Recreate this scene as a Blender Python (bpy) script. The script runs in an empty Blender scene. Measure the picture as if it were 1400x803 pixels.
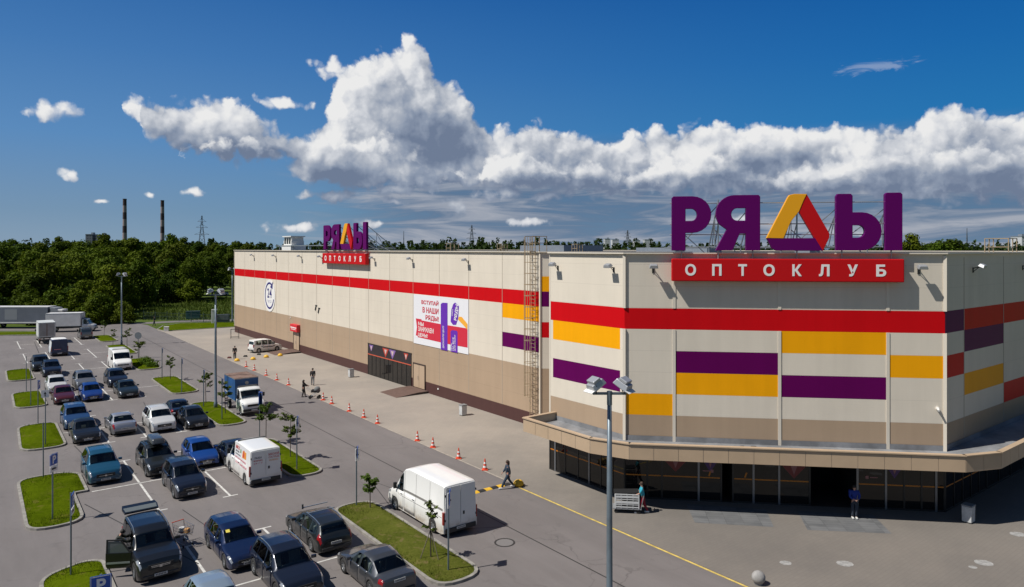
import bpy, bmesh, math, random
from math import sin, cos, pi, radians, sqrt, atan, atan2
from mathutils import Vector, Matrix
random.seed(7)
S = bpy.context.scene
COL = S.collection

# ------------------------------------------------------------------ camera
F, CX, HY, H = 960.0, 700.0, 340.2, 14.5           # lens in photo pixels, horizon row, eye height (m)
cam = bpy.data.cameras.new('camera')
cam.sensor_width = 36.0
cam.lens = F / 1400 * 36
cam.shift_y = -(401.5 - HY) / 1400
cam.clip_start = 0.2
cam.clip_end = 12000
camo = bpy.data.objects.new('camera', cam)
COL.objects.link(camo)
camo.location = (0, 0, H)
camo.rotation_euler = (radians(90), 0, 0)
S.camera = camo

# ------------------------------------------------------------------ light
SUN_EL, SUN_AZ = 53.5, 21.5                        # sun stands left of and a little behind the camera
sd = Vector((-cos(radians(SUN_AZ)) * cos(radians(SUN_EL)), -sin(radians(SUN_AZ)) * cos(radians(SUN_EL)), sin(radians(SUN_EL))))
sl = bpy.data.lights.new('sun', 'SUN')
sl.energy = 5.0
sl.angle = radians(0.53)
sl.color = (1.0, 0.955, 0.88)
so = bpy.data.objects.new('sun', sl)
COL.objects.link(so)
so.location = (-60, -30, 90)
so.rotation_euler = (-sd).to_track_quat('-Z', 'Y').to_euler()

vs = S.view_settings
vs.view_transform = 'Standard'
vs.look = 'None'
vs.gamma = 1
vs.use_curve_mapping = False
vs.exposure = 0.05
S.cycles.max_bounces = 6
S.cycles.diffuse_bounces = 3
S.cycles.glossy_bounces = 3
S.cycles.transparent_max_bounces = 6
S.cycles.caustics_reflective = False
S.cycles.caustics_refractive = False


def pxdir(px, py):
    az = atan((px - CX) / F)
    return az * 1000, atan((HY - py) / F * cos(az)) * 1000


class NT:
    def __init__(self, tree):
        self.t = tree

    def n(self, typ, **kw):
        nd = self.t.nodes.new(typ)
        ins = kw.pop('ins', {})
        for k, v in kw.items():
            setattr(nd, k, v)
        for k, v in ins.items():
            self.put(nd, k, v)
        return nd

    def put(self, nd, k, v):
        if isinstance(v, bpy.types.NodeSocket):
            self.t.links.new(v, nd.inputs[k])
        else:
            nd.inputs[k].default_value = v

    def m(self, op, *a, clamp=False):
        nd = self.t.nodes.new('ShaderNodeMath')
        nd.operation = op
        nd.use_clamp = clamp
        for i, v in enumerate(a):
            self.put(nd, i, v)
        return nd.outputs[0]

    def vm(self, op, *a):
        nd = self.t.nodes.new('ShaderNodeVectorMath')
        nd.operation = op
        for i, v in enumerate(a):
            self.put(nd, i, v)
        return nd.outputs['Value'] if op in ('LENGTH', 'DOT_PRODUCT') else nd.outputs[0]

    def sstep(self, x, a, b):
        nd = self.t.nodes.new('ShaderNodeMapRange')
        nd.interpolation_type = 'SMOOTHSTEP'
        self.put(nd, 'Value', x)
        self.put(nd, 'From Min', a)
        self.put(nd, 'From Max', b)
        return nd.outputs[0]

    def mixc(self, f, a, b, typ='MIX'):
        nd = self.t.nodes.new('ShaderNodeMix')
        nd.data_type = 'RGBA'
        nd.blend_type = typ
        for i, v in ((0, f), (6, a), (7, b)):
            if isinstance(v, bpy.types.NodeSocket):
                self.t.links.new(v, nd.inputs[i])
            else:
                nd.inputs[i].default_value = v if i == 0 else (*v[:3], 1)
        return nd.outputs[2]


def curve_node(N, x, pts):
    """Float Curve of sky heights: pts in photo pixels -> milliradians over the azimuth range."""
    fc = N.n('ShaderNodeFloatCurve')
    cu = fc.mapping.curves[0]
    q = sorted(pxdir(a, b) for a, b in pts)
    q = [((a + 800) / 1600, b / 400) for a, b in q]
    while len(cu.points) < len(q):
        cu.points.new(0.5, 0.5)
    for p, (a, b) in zip(cu.points, q):
        p.location = (a, b)
        p.handle_type = 'AUTO_CLAMPED'
    fc.mapping.extend = 'HORIZONTAL'
    fc.mapping.update()
    N.put(fc, 'Value', N.m('MULTIPLY_ADD', x, 1 / 1600, 0.5))
    return N.m('MULTIPLY', fc.outputs[0], 400.0)


def cloud_group(name, tops, bots, blobs, soft, seed, warp=16.0, rough=0.6):
    g = bpy.data.node_groups.new(name, 'ShaderNodeTree')
    g.interface.new_socket('P', in_out='INPUT', socket_type='NodeSocketVector')
    g.interface.new_socket('D', in_out='OUTPUT', socket_type='NodeSocketFloat')
    N = NT(g)
    gi = N.n('NodeGroupInput')
    go = N.n('NodeGroupOutput')
    P = gi.outputs[0]
    sh = N.vm('ADD', P, (seed * 137.0, seed * 71.0, seed * 13.0))
    w1 = N.n('ShaderNodeTexNoise', noise_dimensions='2D', ins={'Vector': sh, 'Scale': 1 / 42.0, 'Detail': 5.0, 'Roughness': rough})
    wv = N.vm('MULTIPLY', N.vm('SUBTRACT', w1.outputs['Color'], (0.5, 0.5, 0.5)), (warp * 2, warp * 2, 0))
    Q = N.vm('ADD', P, wv)
    Q2 = N.vm('ADD', P, N.vm('MULTIPLY', wv, (0.5, 0.4, 0)))
    vo = N.n('ShaderNodeTexVoronoi', feature='F1', voronoi_dimensions='2D', ins={'Vector': N.vm('ADD', Q, (seed * 50.0, 0, 0)), 'Scale': 1 / 30.0, 'Detail': 2.0, 'Roughness': 0.5})
    bill = N.m('MULTIPLY', N.m('SUBTRACT', 0.45, vo.outputs['Distance']), 0.9)
    sx = N.n('ShaderNodeSeparateXYZ', ins={0: Q})
    x, y = sx.outputs[0], sx.outputs[1]
    d = None
    if tops:
        t = N.m('DIVIDE', N.m('SUBTRACT', curve_node(N, x, tops), y), soft)
        b = N.m('DIVIDE', N.m('SUBTRACT', y, curve_node(N, x, bots)), soft)
        d = N.m('MINIMUM', t, b)
        d = N.m('MINIMUM', d, 1.6)
    for (px, py, rx, ry) in blobs:
        cx, cy = pxdir(px, py)
        k = cos(atan((px - CX) / F))
        v = N.vm('MULTIPLY', N.vm('SUBTRACT', Q2, (cx, cy, 0)), (1 / (rx * k * k * 1.05), 1 / (ry * k * 1.05), 0))
        e = N.m('MULTIPLY', N.m('SUBTRACT', 1.0, N.vm('LENGTH', v)), 1.0)
        d = e if d is None else N.m('MAXIMUM', d, e)
    N.put(go, 0, N.m('ADD', d, bill))
    return g


K1, K2, BIGN = 0.22, 0.20, 0.85


def make_world():
    w = bpy.data.worlds.new('World')
    S.world = w
    w.use_nodes = True
    w.cycles.sampling_method = 'MANUAL'
    w.cycles.sample_map_resolution = 512
    T = w.node_tree
    T.nodes.clear()
    N = NT(T)
    out = N.n('ShaderNodeOutputWorld')
    sky = N.n('ShaderNodeTexSky', sky_type='NISHITA', sun_disc=False, sun_elevation=radians(SUN_EL), sun_rotation=radians(-90 - SUN_AZ),
              altitude=0.0, air_density=1.0, dust_density=0.6, ozone_density=2.2)
    tint = N.mixc(1.0, sky.outputs[0], SKY_TINT, 'MULTIPLY')
    bg = N.n('ShaderNodeBackground', ins={'Color': tint, 'Strength': SKY_STR})
    # clouds: functions of direction (azimuth, elevation in milliradians)
    tc = N.n('ShaderNodeTexCoord')
    sp = N.n('ShaderNodeSeparateXYZ', ins={0: tc.outputs['Generated']})
    az = N.m('MULTIPLY', N.m('ARCTAN2', sp.outputs[0], sp.outputs[1]), 1000.0)
    el = N.m('MULTIPLY', N.m('ARCSINE', sp.outputs[2]), 1000.0)
    P = N.n('ShaderNodeCombineXYZ', ins={0: az, 1: el}).outputs[0]
    inwin = N.m('MULTIPLY', N.m('LESS_THAN', N.m('ABSOLUTE', az), 1150.0),
                N.m('MULTIPLY', N.m('LESS_THAN', el, 640.0), N.m('GREATER_THAN', el, -40.0)))
    back = cloud_group('cloud_back',
        [(-300, 330), (130, 330), (157, 300), (164, 150), (175, 128), (215, 126), (262, 122), (300, 122), (330, 132), (352, 150), (385, 168), (405, 182), (425, 172), (448, 140), (458, 105), (470, 84), (500, 66), (535, 56), (560, 50), (585, 72), (602, 96), (625, 112), (645, 140), (658, 164), (690, 166), (735, 163), (775, 168), (800, 178), (832, 184), (862, 172), (905, 166), (960, 162), (1020, 160), (1080, 162), (1130, 168), (1170, 162), (1215, 168), (1250, 158), (1275, 138), (1300, 130), (1330, 148), (1345, 152), (1375, 156), (1420, 150), (1600, 190), (1900, 330)],
        [(-300, 330), (130, 330), (160, 160), (190, 185), (230, 205), (270, 220), (330, 228), (390, 230), (420, 262), (480, 268), (560, 268), (640, 268), (760, 272), (900, 276), (1100, 280), (1400, 288), (1600, 288), (1900, 330)],
        [(72, 150, 44, 19), (100, 239, 24, 13), (456, 93, 40, 17), (385, 143, 66, 11), (267, 264, 22, 8), (207, 269, 12, 6), (540, 276, 30, 9), (620, 280, 24, 15), (560, 58, 14, 22), (455, 268, 60, 12), (690, 262, 60, 18), (745, 268, 30, 12), (540, 258, 50, 14), (1255, 262, 60, 12), (1345, 258, 50, 14), (1090, 262, 60, 12), (870, 262, 50, 12), (400, 310, 62, 10), (720, 303, 45, 8), (500, 306, 40, 8), (137, 277, 14, 4), (1010, 300, 60, 7), (1180, 318, 60, 7)],
        24.0, 1, warp=13.0)
    front = cloud_group('cloud_front',
        [(-300, 330), (230, 330), (255, 190), (300, 178), (345, 182), (400, 205), (430, 190), (470, 172), (520, 176), (560, 200), (600, 215), (650, 232), (670, 205), (700, 196), (735, 206), (800, 215), (860, 222), (890, 205), (925, 196), (955, 190), (985, 196), (1015, 216), (1060, 226), (1100, 210), (1150, 190), (1185, 176), (1230, 184), (1260, 196), (1310, 190), (1350, 186), (1400, 192), (1600, 200), (1900, 330)],
        [(-300, 330), (230, 330), (255, 212), (300, 216), (345, 222), (400, 226), (430, 225), (520, 222), (600, 250), (700, 262), (780, 256), (900, 270), (1000, 262), (1100, 272), (1250, 262), (1330, 270), (1400, 264), (1600, 264), (1900, 330)],
        [], 22.0, 5, warp=17.0)

    def field(g, p):
        nd = N.n('ShaderNodeGroup')
        nd.node_tree = g
        N.put(nd, 0, p)
        return nd.outputs[0]
    L1, L2 = (-9.0, 10.0, 0), (-24.0, 28.0, 0)
    d0, d1, d2 = field(back, P), field(back, N.vm('ADD', P, L1)), field(back, N.vm('ADD', P, L2))
    e0, e1, e2 = field(front, P), field(front, N.vm('ADD', P, L1)), field(front, N.vm('ADD', P, L2))
    rel = N.m('DIVIDE', N.m('SUBTRACT', el, 60.0), 160.0, clamp=True)
    big = N.n('ShaderNodeTexNoise', noise_dimensions='2D', ins={'Vector': P, 'Scale': 1 / 105.0, 'Detail': 3.0})
    bigv = N.m('MULTIPLY', N.m('SUBTRACT', big.outputs[0], 0.5), BIGN)

    dk = None
    for (px, py, rx, ry, w_) in ((588, 188, 78, 52, 0.55), (540, 120, 45, 40, 0.18), (335, 212, 95, 22, 0.4), (930, 190, 85, 22, 0.3), (1010, 232, 70, 25, 0.3), (800, 255, 150, 22, 0.25), (1330, 240, 120, 26, 0.25), (1120, 215, 50, 25, 0.2), (470, 240, 80, 14, 0.3)):
        cx, cy = pxdir(px, py)
        g_ = N.m('SUBTRACT', 1.0, N.vm('LENGTH', N.vm('MULTIPLY', N.vm('SUBTRACT', P, (cx, cy, 0)), (1 / rx, 1 / ry, 0))))
        g_ = N.m('MULTIPLY', N.sstep(g_, -0.1, 0.8), w_)
        dk = g_ if dk is None else N.m('MAXIMUM', dk, g_)
    bigv = N.m('SUBTRACT', bigv, dk)

    def shade(a, b, c2, base, g):
        l = N.m('ADD', N.m('MULTIPLY', N.m('SUBTRACT', a, b), K1), base)
        l = N.m('ADD', l, N.m('MULTIPLY', N.m('SUBTRACT', a, c2), K2))
        l = N.m('ADD', l, N.m('ADD', bigv, N.m('MULTIPLY', rel, g)), clamp=True)
        cr = N.n('ShaderNodeValToRGB', ins={0: l})
        r = cr.color_ramp
        r.elements[0].position, r.elements[0].color = 0.0, (0.15, 0.195, 0.29, 1)
        r.elements[1].position, r.elements[1].color = 1.0, (0.80, 0.80, 0.80, 1)
        for pos, c in ((0.3, (0.26, 0.31, 0.405)), (0.55, (0.42, 0.455, 0.52)), (0.78, (0.63, 0.65, 0.69))):
            e = r.elements.new(pos)
            e.color = (*c, 1)
        return cr.outputs[0]
    cb = shade(d0, d1, d2, 0.30, 0.34)
    cf = shade(e0, e1, e2, 0.38, 0.34)
    ab = N.sstep(d0, -0.05, 0.55)
    af = N.sstep(e0, 0.0, 0.75)
    # layered grey sheet under the cumulus, and faint wisps
    st = N.n('ShaderNodeTexNoise', noise_dimensions='2D', ins={'Vector': N.vm('MULTIPLY', P, (1 / 190.0, 1 / 21.0, 1)), 'Scale': 1.0, 'Detail': 6.0, 'Roughness': 0.62, 'Distortion': 0.5})
    lay = N.m('MULTIPLY', N.sstep(el, -30.0, 8.0), N.m('SUBTRACT', 1.0, N.sstep(el, 110.0, 165.0)))
    lay = N.m('MULTIPLY', lay, N.sstep(N.m('ADD', az, N.m('MULTIPLY', N.m('SUBTRACT', st.outputs[0], 0.5), 300.0)), -330.0, -120.0))
    lay = N.m('MULTIPLY', lay, N.m('MULTIPLY_ADD', N.sstep(st.outputs[0], 0.22, 0.5), 0.3, 0.7))
    lc = N.n('ShaderNodeValToRGB', ins={0: N.m('ADD', N.sstep(st.outputs[0], 0.36, 0.74), N.m('MULTIPLY', N.m('SUBTRACT', 70.0, el), 0.002))})
    lc.color_ramp.elements[0].color = (0.105, 0.17, 0.275, 1)
    lc.color_ramp.elements[1].color = (0.36, 0.385, 0.445, 1)
    wsp = N.n('ShaderNodeTexNoise', noise_dimensions='2D', ins={'Vector': N.vm('MULTIPLY', P, (1 / 60.0, 1 / 18.0, 1)), 'Scale': 1.0, 'Detail': 7.0, 'Roughness': 0.65, 'Distortion': 0.7})
    wx, wy = pxdir(1185, 91)
    wm = N.m('SUBTRACT', 1.0, N.vm('LENGTH', N.vm('MULTIPLY', N.vm('SUBTRACT', P, (wx + 15, wy, 0)), (1 / 75.0, 1 / 17.0, 0))))
    wa = N.m('MULTIPLY', N.sstep(N.m('ADD', wm, N.m('MULTIPLY', N.m('SUBTRACT', wsp.outputs[0], 0.5), 3.4)), 0.55, 1.3), N.sstep(wm, 0.0, 0.3))
    # blue of the clear sky: deeper upwards and to the right, paler and greyer at the horizon
    er = N.n('ShaderNodeValToRGB', ins={0: N.m('DIVIDE', el, 400.0, clamp=True)})
    stops = [(0.0, (0.205, 0.30, 0.42)), (0.12, (0.15, 0.26, 0.41)), (0.35, (0.088, 0.225, 0.47)), (0.62, (0.048, 0.165, 0.42)), (0.87, (0.024, 0.118, 0.36)), (1.0, (0.02, 0.11, 0.345))]
    for i, (pos, c_) in enumerate(stops):
        e = er.color_ramp.elements[0] if i == 0 else er.color_ramp.elements[-1] if i == len(stops) - 1 else er.color_ramp.elements.new(pos)
        e.position = pos
        e.color = (*c_, 1)
    side = N.sstep(az, -700.0, 700.0)
    blue = N.mixc(side, (1.16, 1.10, 1.03), (0.22, 0.78, 0.92))
    blue = N.mixc(1.0, er.outputs[0], blue, 'MULTIPLY')
    skyc = N.mixc(1.0, tint, (SKY_STR, SKY_STR, SKY_STR), 'MULTIPLY')
    edge = N.m('MULTIPLY', N.m('SUBTRACT', 1.0, N.sstep(N.m('ABSOLUTE', az), 760.0, 1140.0)), N.m('SUBTRACT', 1.0, N.sstep(el, 380.0, 630.0)))
    edge = N.m('MULTIPLY', edge, N.sstep(el, -39.0, -5.0))
    c = N.mixc(edge, skyc, blue)
    ab, af = N.m('MULTIPLY', ab, edge), N.m('MULTIPLY', af, edge)
    lay = N.m('MULTIPLY', lay, edge)
    c = N.mixc(N.m('MULTIPLY', wa, 0.3), c, (0.62, 0.66, 0.74))
    c = N.mixc(N.m('MULTIPLY', lay, 0.97), c, lc.outputs[0])
    c = N.mixc(ab, c, cb)
    c = N.mixc(N.m('MULTIPLY', af, 0.97), c, cf)
    # the cloud base dissolves in the layered sheet
    bgc = N.n('ShaderNodeBackground', ins={'Color': c, 'Strength': CLOUD_STR})
    mx = N.n('ShaderNodeMixShader', ins={0: inwin, 1: bg.outputs[0], 2: bgc.outputs[0]})
    N.put(out, 0, mx.outputs[0])


SKY_STR = 0.052
SKY_TINT = (0.62, 0.80, 1.0)
CLOUD_STR = 1.0
make_world()

# ------------------------------------------------------------------ site frame: u = away from the car park, v = along the long wall
TH = radians(37.56)
C0 = Vector((2.3, 56.5, 0))
RU = Vector((cos(TH), sin(TH), 0))
RV = Vector((-sin(TH), cos(TH), 0))


def W(u, v, z=0.0):
    return C0 + RU * u + RV * v + Vector((0, 0, z))


def G(px, py, z=0.0):                               # ground point under a photo pixel
    y = F * (H - z) / (py - HY)
    return Vector(((px - CX) / F * y, y, z))


def UV(px, py):
    p = G(px, py) - C0
    return p.dot(RU), p.dot(RV)


# ------------------------------------------------------------------ materials
MATS = {}


def mat(name, col, rough=0.6, metal=0.0, var=0.0, scale=3.0, bump=0.0, bscale=40.0, coat=0.0, spec=0.5, ior=1.5):
    if name in MATS:
        return MATS[name]
    m = bpy.data.materials.new(name)
    m.use_nodes = True
    t = m.node_tree
    b = t.nodes['Principled BSDF']
    b.inputs['Base Color'].default_value = (*col, 1)
    b.inputs['Roughness'].default_value = rough
    b.inputs['Metallic'].default_value = metal
    b.inputs['Coat Weight'].default_value = coat
    b.inputs['Coat Roughness'].default_value = 0.05
    b.inputs['Specular IOR Level'].default_value = spec
    N = NT(t)
    if var or bump:
        tc = N.n('ShaderNodeTexCoord')
    if var:
        nz = N.n('ShaderNodeTexNoise', ins={'Vector': tc.outputs['Object'], 'Scale': scale, 'Detail': 5.0, 'Roughness': 0.65})
        f = N.sstep(nz.outputs[0], 0.3, 0.72)
        lo = tuple(c * (1 - var) for c in col)
        hi = tuple(min(1, c * (1 + var)) for c in col)
        N.put(b, 'Base Color', N.mixc(f, lo, hi))
    if bump:
        nb = N.n('ShaderNodeTexNoise', ins={'Vector': tc.outputs['Object'], 'Scale': bscale, 'Detail': 4.0})
        bp = N.n('ShaderNodeBump', ins={'Height': nb.outputs[0], 'Strength': bump, 'Distance': 0.02})
        N.put(b, 'Normal', bp.outputs[0])
    MATS[name] = m
    return m


def surf_mat(name, fn, rough=0.8, spec=0.3):
    """Material whose colour (and bump height) come from a node function of object coordinates."""
    m = bpy.data.materials.new(name)
    m.use_nodes = True
    t = m.node_tree
    b = t.nodes['Principled BSDF']
    b.inputs['Roughness'].default_value = rough
    b.inputs['Specular IOR Level'].default_value = spec
    N = NT(t)
    tc = N.n('ShaderNodeTexCoord')
    col, height, st = fn(N, tc.outputs['Object'])
    N.put(b, 'Base Color', col)
    if height is not None:
        bp = N.n('ShaderNodeBump', ins={'Height': height, 'Strength': st, 'Distance': 0.03})
        N.put(b, 'Normal', bp.outputs[0])
    MATS[name] = m
    return m


def noise(N, p, sc, det=4.0, rough=0.6, dist=0.0):
    return N.n('ShaderNodeTexNoise', ins={'Vector': p, 'Scale': sc, 'Detail': det, 'Roughness': rough, 'Distortion': dist}).outputs[0]


def asphalt_fn(base):
    def fn(N, p):
        a = noise(N, p, 0.09, 5, 0.6)
        b = noise(N, N.vm('MULTIPLY', p, (1.0, 0.12, 1)), 0.9, 5, 0.7)       # wheel-track streaks along the lanes
        c = noise(N, p, 28.0, 3, 0.7)
        d = noise(N, p, 0.55, 6, 0.7, 1.2)
        f = N.m('ADD', N.m('MULTIPLY', a, 0.45), N.m('ADD', N.m('MULTIPLY', b, 0.3), N.m('MULTIPLY', c, 0.25)))
        col = N.mixc(N.sstep(f, 0.3, 0.7), tuple(x * 0.80 for x in base), tuple(x * 1.2 for x in base))
        col = N.mixc(N.m('MULTIPLY', N.sstep(d, 0.58, 0.74), 0.45), col, tuple(x * 0.55 for x in base))   # oil and patch stains
        ck = N.n('ShaderNodeTexVoronoi', feature='DISTANCE_TO_EDGE', ins={'Vector': N.vm('ADD', p, N.vm('MULTIPLY', N.n('ShaderNodeTexNoise', ins={'Vector': p, 'Scale': 0.7, 'Detail': 4.0}).outputs['Color'], (2.2, 2.2, 0))), 'Scale': 0.13}).outputs['Distance']
        cm = N.m('MULTIPLY', N.m('SUBTRACT', 1.0, N.sstep(ck, 0.001, 0.006)), N.sstep(a, 0.42, 0.6))
        col = N.mixc(N.m('MULTIPLY', cm, 0.4), col, tuple(x * 0.35 for x in base))
        e = noise(N, p, 1.7, 5, 0.65)
        col = N.mixc(N.m('MULTIPLY', N.sstep(e, 0.6, 0.8), 0.25), col, tuple(min(1, x * 1.5) for x in base))
        return col, N.n('ShaderNodeTexNoise', ins={'Vector': p, 'Scale': 60.0}).outputs[0], 0.25
    return fn


def paver_fn(c1, c2):
    def fn(N, p):
        br = N.n('ShaderNodeTexBrick', ins={'Vector': p, 'Scale': 1.0, 'Color1': (*c1, 1), 'Color2': (*c2, 1), 'Mortar': (*[x * 0.88 for x in c1], 1),
                 'Mortar Size': 0.012, 'Brick Width': 0.40, 'Row Height': 0.20, 'Mortar Smooth': 0.2})
        a = noise(N, p, 0.12, 5, 0.65)
        b = noise(N, p, 1.1, 6, 0.7, 0.8)
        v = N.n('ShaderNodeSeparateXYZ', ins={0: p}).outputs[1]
        vignette = N.sstep(N.m('ADD', v, N.m('MULTIPLY', a, 14.0)), 14.0, -14.0)            # vignetting painted into the paver colour: darker and greyer before the main doors
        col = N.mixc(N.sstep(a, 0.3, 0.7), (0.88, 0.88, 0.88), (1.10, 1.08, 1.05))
        col = N.mixc(1.0, col, N.mixc(vignette, (1.06, 1.06, 1.06), (0.62, 0.63, 0.65)), 'MULTIPLY')
        col = N.mixc(1.0, br.outputs['Color'], col, 'MULTIPLY')
        col = N.mixc(N.m('MULTIPLY', N.sstep(b, 0.58, 0.75), 0.25), col, tuple(x * 0.6 for x in c1))
        return col, br.outputs['Fac'], -0.15
    return fn


def grass_fn(c1, c2, c3, sc=1.0):
    def fn(N, p):
        a = noise(N, p, 0.35 * sc, 5, 0.65)
        b = noise(N, p, 4.5 * sc, 5, 0.75)
        c = noise(N, p, 1.3 * sc, 4, 0.6, 0.6)
        col = N.mixc(N.sstep(N.m('ADD', N.m('MULTIPLY', a, 0.5), N.m('MULTIPLY', b, 0.5)), 0.34, 0.66), c1, c2)
        col = N.mixc(N.m('MULTIPLY', N.sstep(c, 0.55, 0.72), 0.6), col, c3)
        return col, noise(N, p, 22.0, 4, 0.7), 0.9
    return fn


surf_mat('asphalt', asphalt_fn((0.165, 0.149, 0.144)), 0.75, 0.35)
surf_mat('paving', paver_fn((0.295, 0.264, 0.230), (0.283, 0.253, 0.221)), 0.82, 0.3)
surf_mat('grass', grass_fn((0.045, 0.070, 0.002), (0.085, 0.118, 0.004), (0.135, 0.112, 0.028)), 0.95, 0.0)
surf_mat('grass_dry', grass_fn((0.055, 0.070, 0.010), (0.105, 0.112, 0.022), (0.17, 0.125, 0.06), 1.6), 0.95, 0.0)
surf_mat('meadow', grass_fn((0.035, 0.065, 0.008), (0.085, 0.12, 0.018), (0.15, 0.14, 0.05), 0.35), 0.9, 0.15)
mat('concrete_kerb', (0.25, 0.235, 0.21), 0.85, var=0.25, scale=2.5, bump=0.2)
mat('white_marking', (0.56, 0.55, 0.52), 0.7, var=0.22, scale=3.0)
mat('yellow_marking', (0.60, 0.44, 0.12), 0.7, var=0.25, scale=3.0)
mat('steel', (0.42, 0.45, 0.47), 0.4, 0.7, var=0.12, scale=1.5)
mat('pole_grey', (0.17, 0.21, 0.24), 0.45, 0.5, var=0.15, scale=1.5)
mat('dark_metal', (0.03, 0.033, 0.036), 0.45, 0.3)
mat('black_plastic', (0.016, 0.016, 0.017), 0.6)
mat('rubber', (0.018, 0.018, 0.018), 0.85)
mat('white_paint', (0.78, 0.77, 0.74), 0.4, var=0.06)
mat('glass_dark', (0.010, 0.013, 0.014), 0.04, spec=0.6)


def cladding(name, col, rough=0.42):
    """Painted sandwich panel: fine horizontal micro-ribs, a joint every 1.245 m, rain streaks and dust."""
    m = bpy.data.materials.new(name)
    m.use_nodes = True
    t = m.node_tree
    b = t.nodes['Principled BSDF']
    b.inputs['Roughness'].default_value = rough
    b.inputs['Specular IOR Level'].default_value = 0.1
    N = NT(t)
    tc = N.n('ShaderNodeTexCoord')
    p = tc.outputs['Object']
    z = N.n('ShaderNodeSeparateXYZ', ins={0: p}).outputs[2]
    fr = N.m('FRACT', N.m('DIVIDE', N.m('SUBTRACT', z, 4.853), 1.245))
    joint = N.m('MAXIMUM', N.m('LESS_THAN', fr, 0.012), N.m('GREATER_THAN', fr, 0.991))
    st = noise(N, N.vm('MULTIPLY', p, (1.2, 1.2, 0.09)), 1.0, 5, 0.65)
    du = noise(N, p, 0.22, 4, 0.6)
    f = N.m('ADD', N.m('MULTIPLY', st, 0.5), N.m('MULTIPLY', du, 0.5))
    c = N.mixc(N.sstep(f, 0.3, 0.7), tuple(x * 0.93 for x in col), tuple(min(1, x * 1.05) for x in col))
    c = N.mixc(N.m('MULTIPLY', joint, 0.22), c, tuple(x * 0.45 for x in col))
    N.put(b, 'Base Color', c)
    rib = N.m('PINGPONG', z, 0.07)
    bp = N.n('ShaderNodeBump', ins={'Height': N.m('ADD', N.m('MULTIPLY', rib, 2.0), N.m('MULTIPLY', joint, -0.5)), 'Strength': 0.18, 'Distance': 0.02})
    N.put(b, 'Normal', bp.outputs[0])
    MATS[name] = m
    return m


cladding('cream_panel', (0.675, 0.612, 0.515))
cladding('tan_panel', (0.40, 0.295, 0.205))
cladding('brown_panel', (0.085, 0.043, 0.040))
cladding('red_panel', (0.56, 0.004, 0.008))
cladding('yellow_panel', (0.86, 0.37, 0.004))
cladding('purple_panel', (0.105, 0.001, 0.078))
mat('cream_trim', (0.675, 0.612, 0.515), 0.45)
mat('roof_membrane', (0.115, 0.12, 0.135), 0.8, var=0.35, scale=0.3)
mat('deck_membrane', (0.21, 0.215, 0.225), 0.7, var=0.3, scale=0.6)
mat('fascia_tan', (0.45, 0.335, 0.225), 0.45, var=0.06, scale=0.5)
mat('sign_purple', (0.100, 0.002, 0.100), 0.45, spec=.1)
mat('sign_yellow', (0.80, 0.36, 0.006), 0.35)
mat('sign_red', (0.50, 0.006, 0.009), 0.4, spec=.2)
mat('sign_white', (0.80, 0.79, 0.77), 0.5)
mat('beige_steel', (0.36, 0.275, 0.17), 0.55, 0.1)


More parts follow.
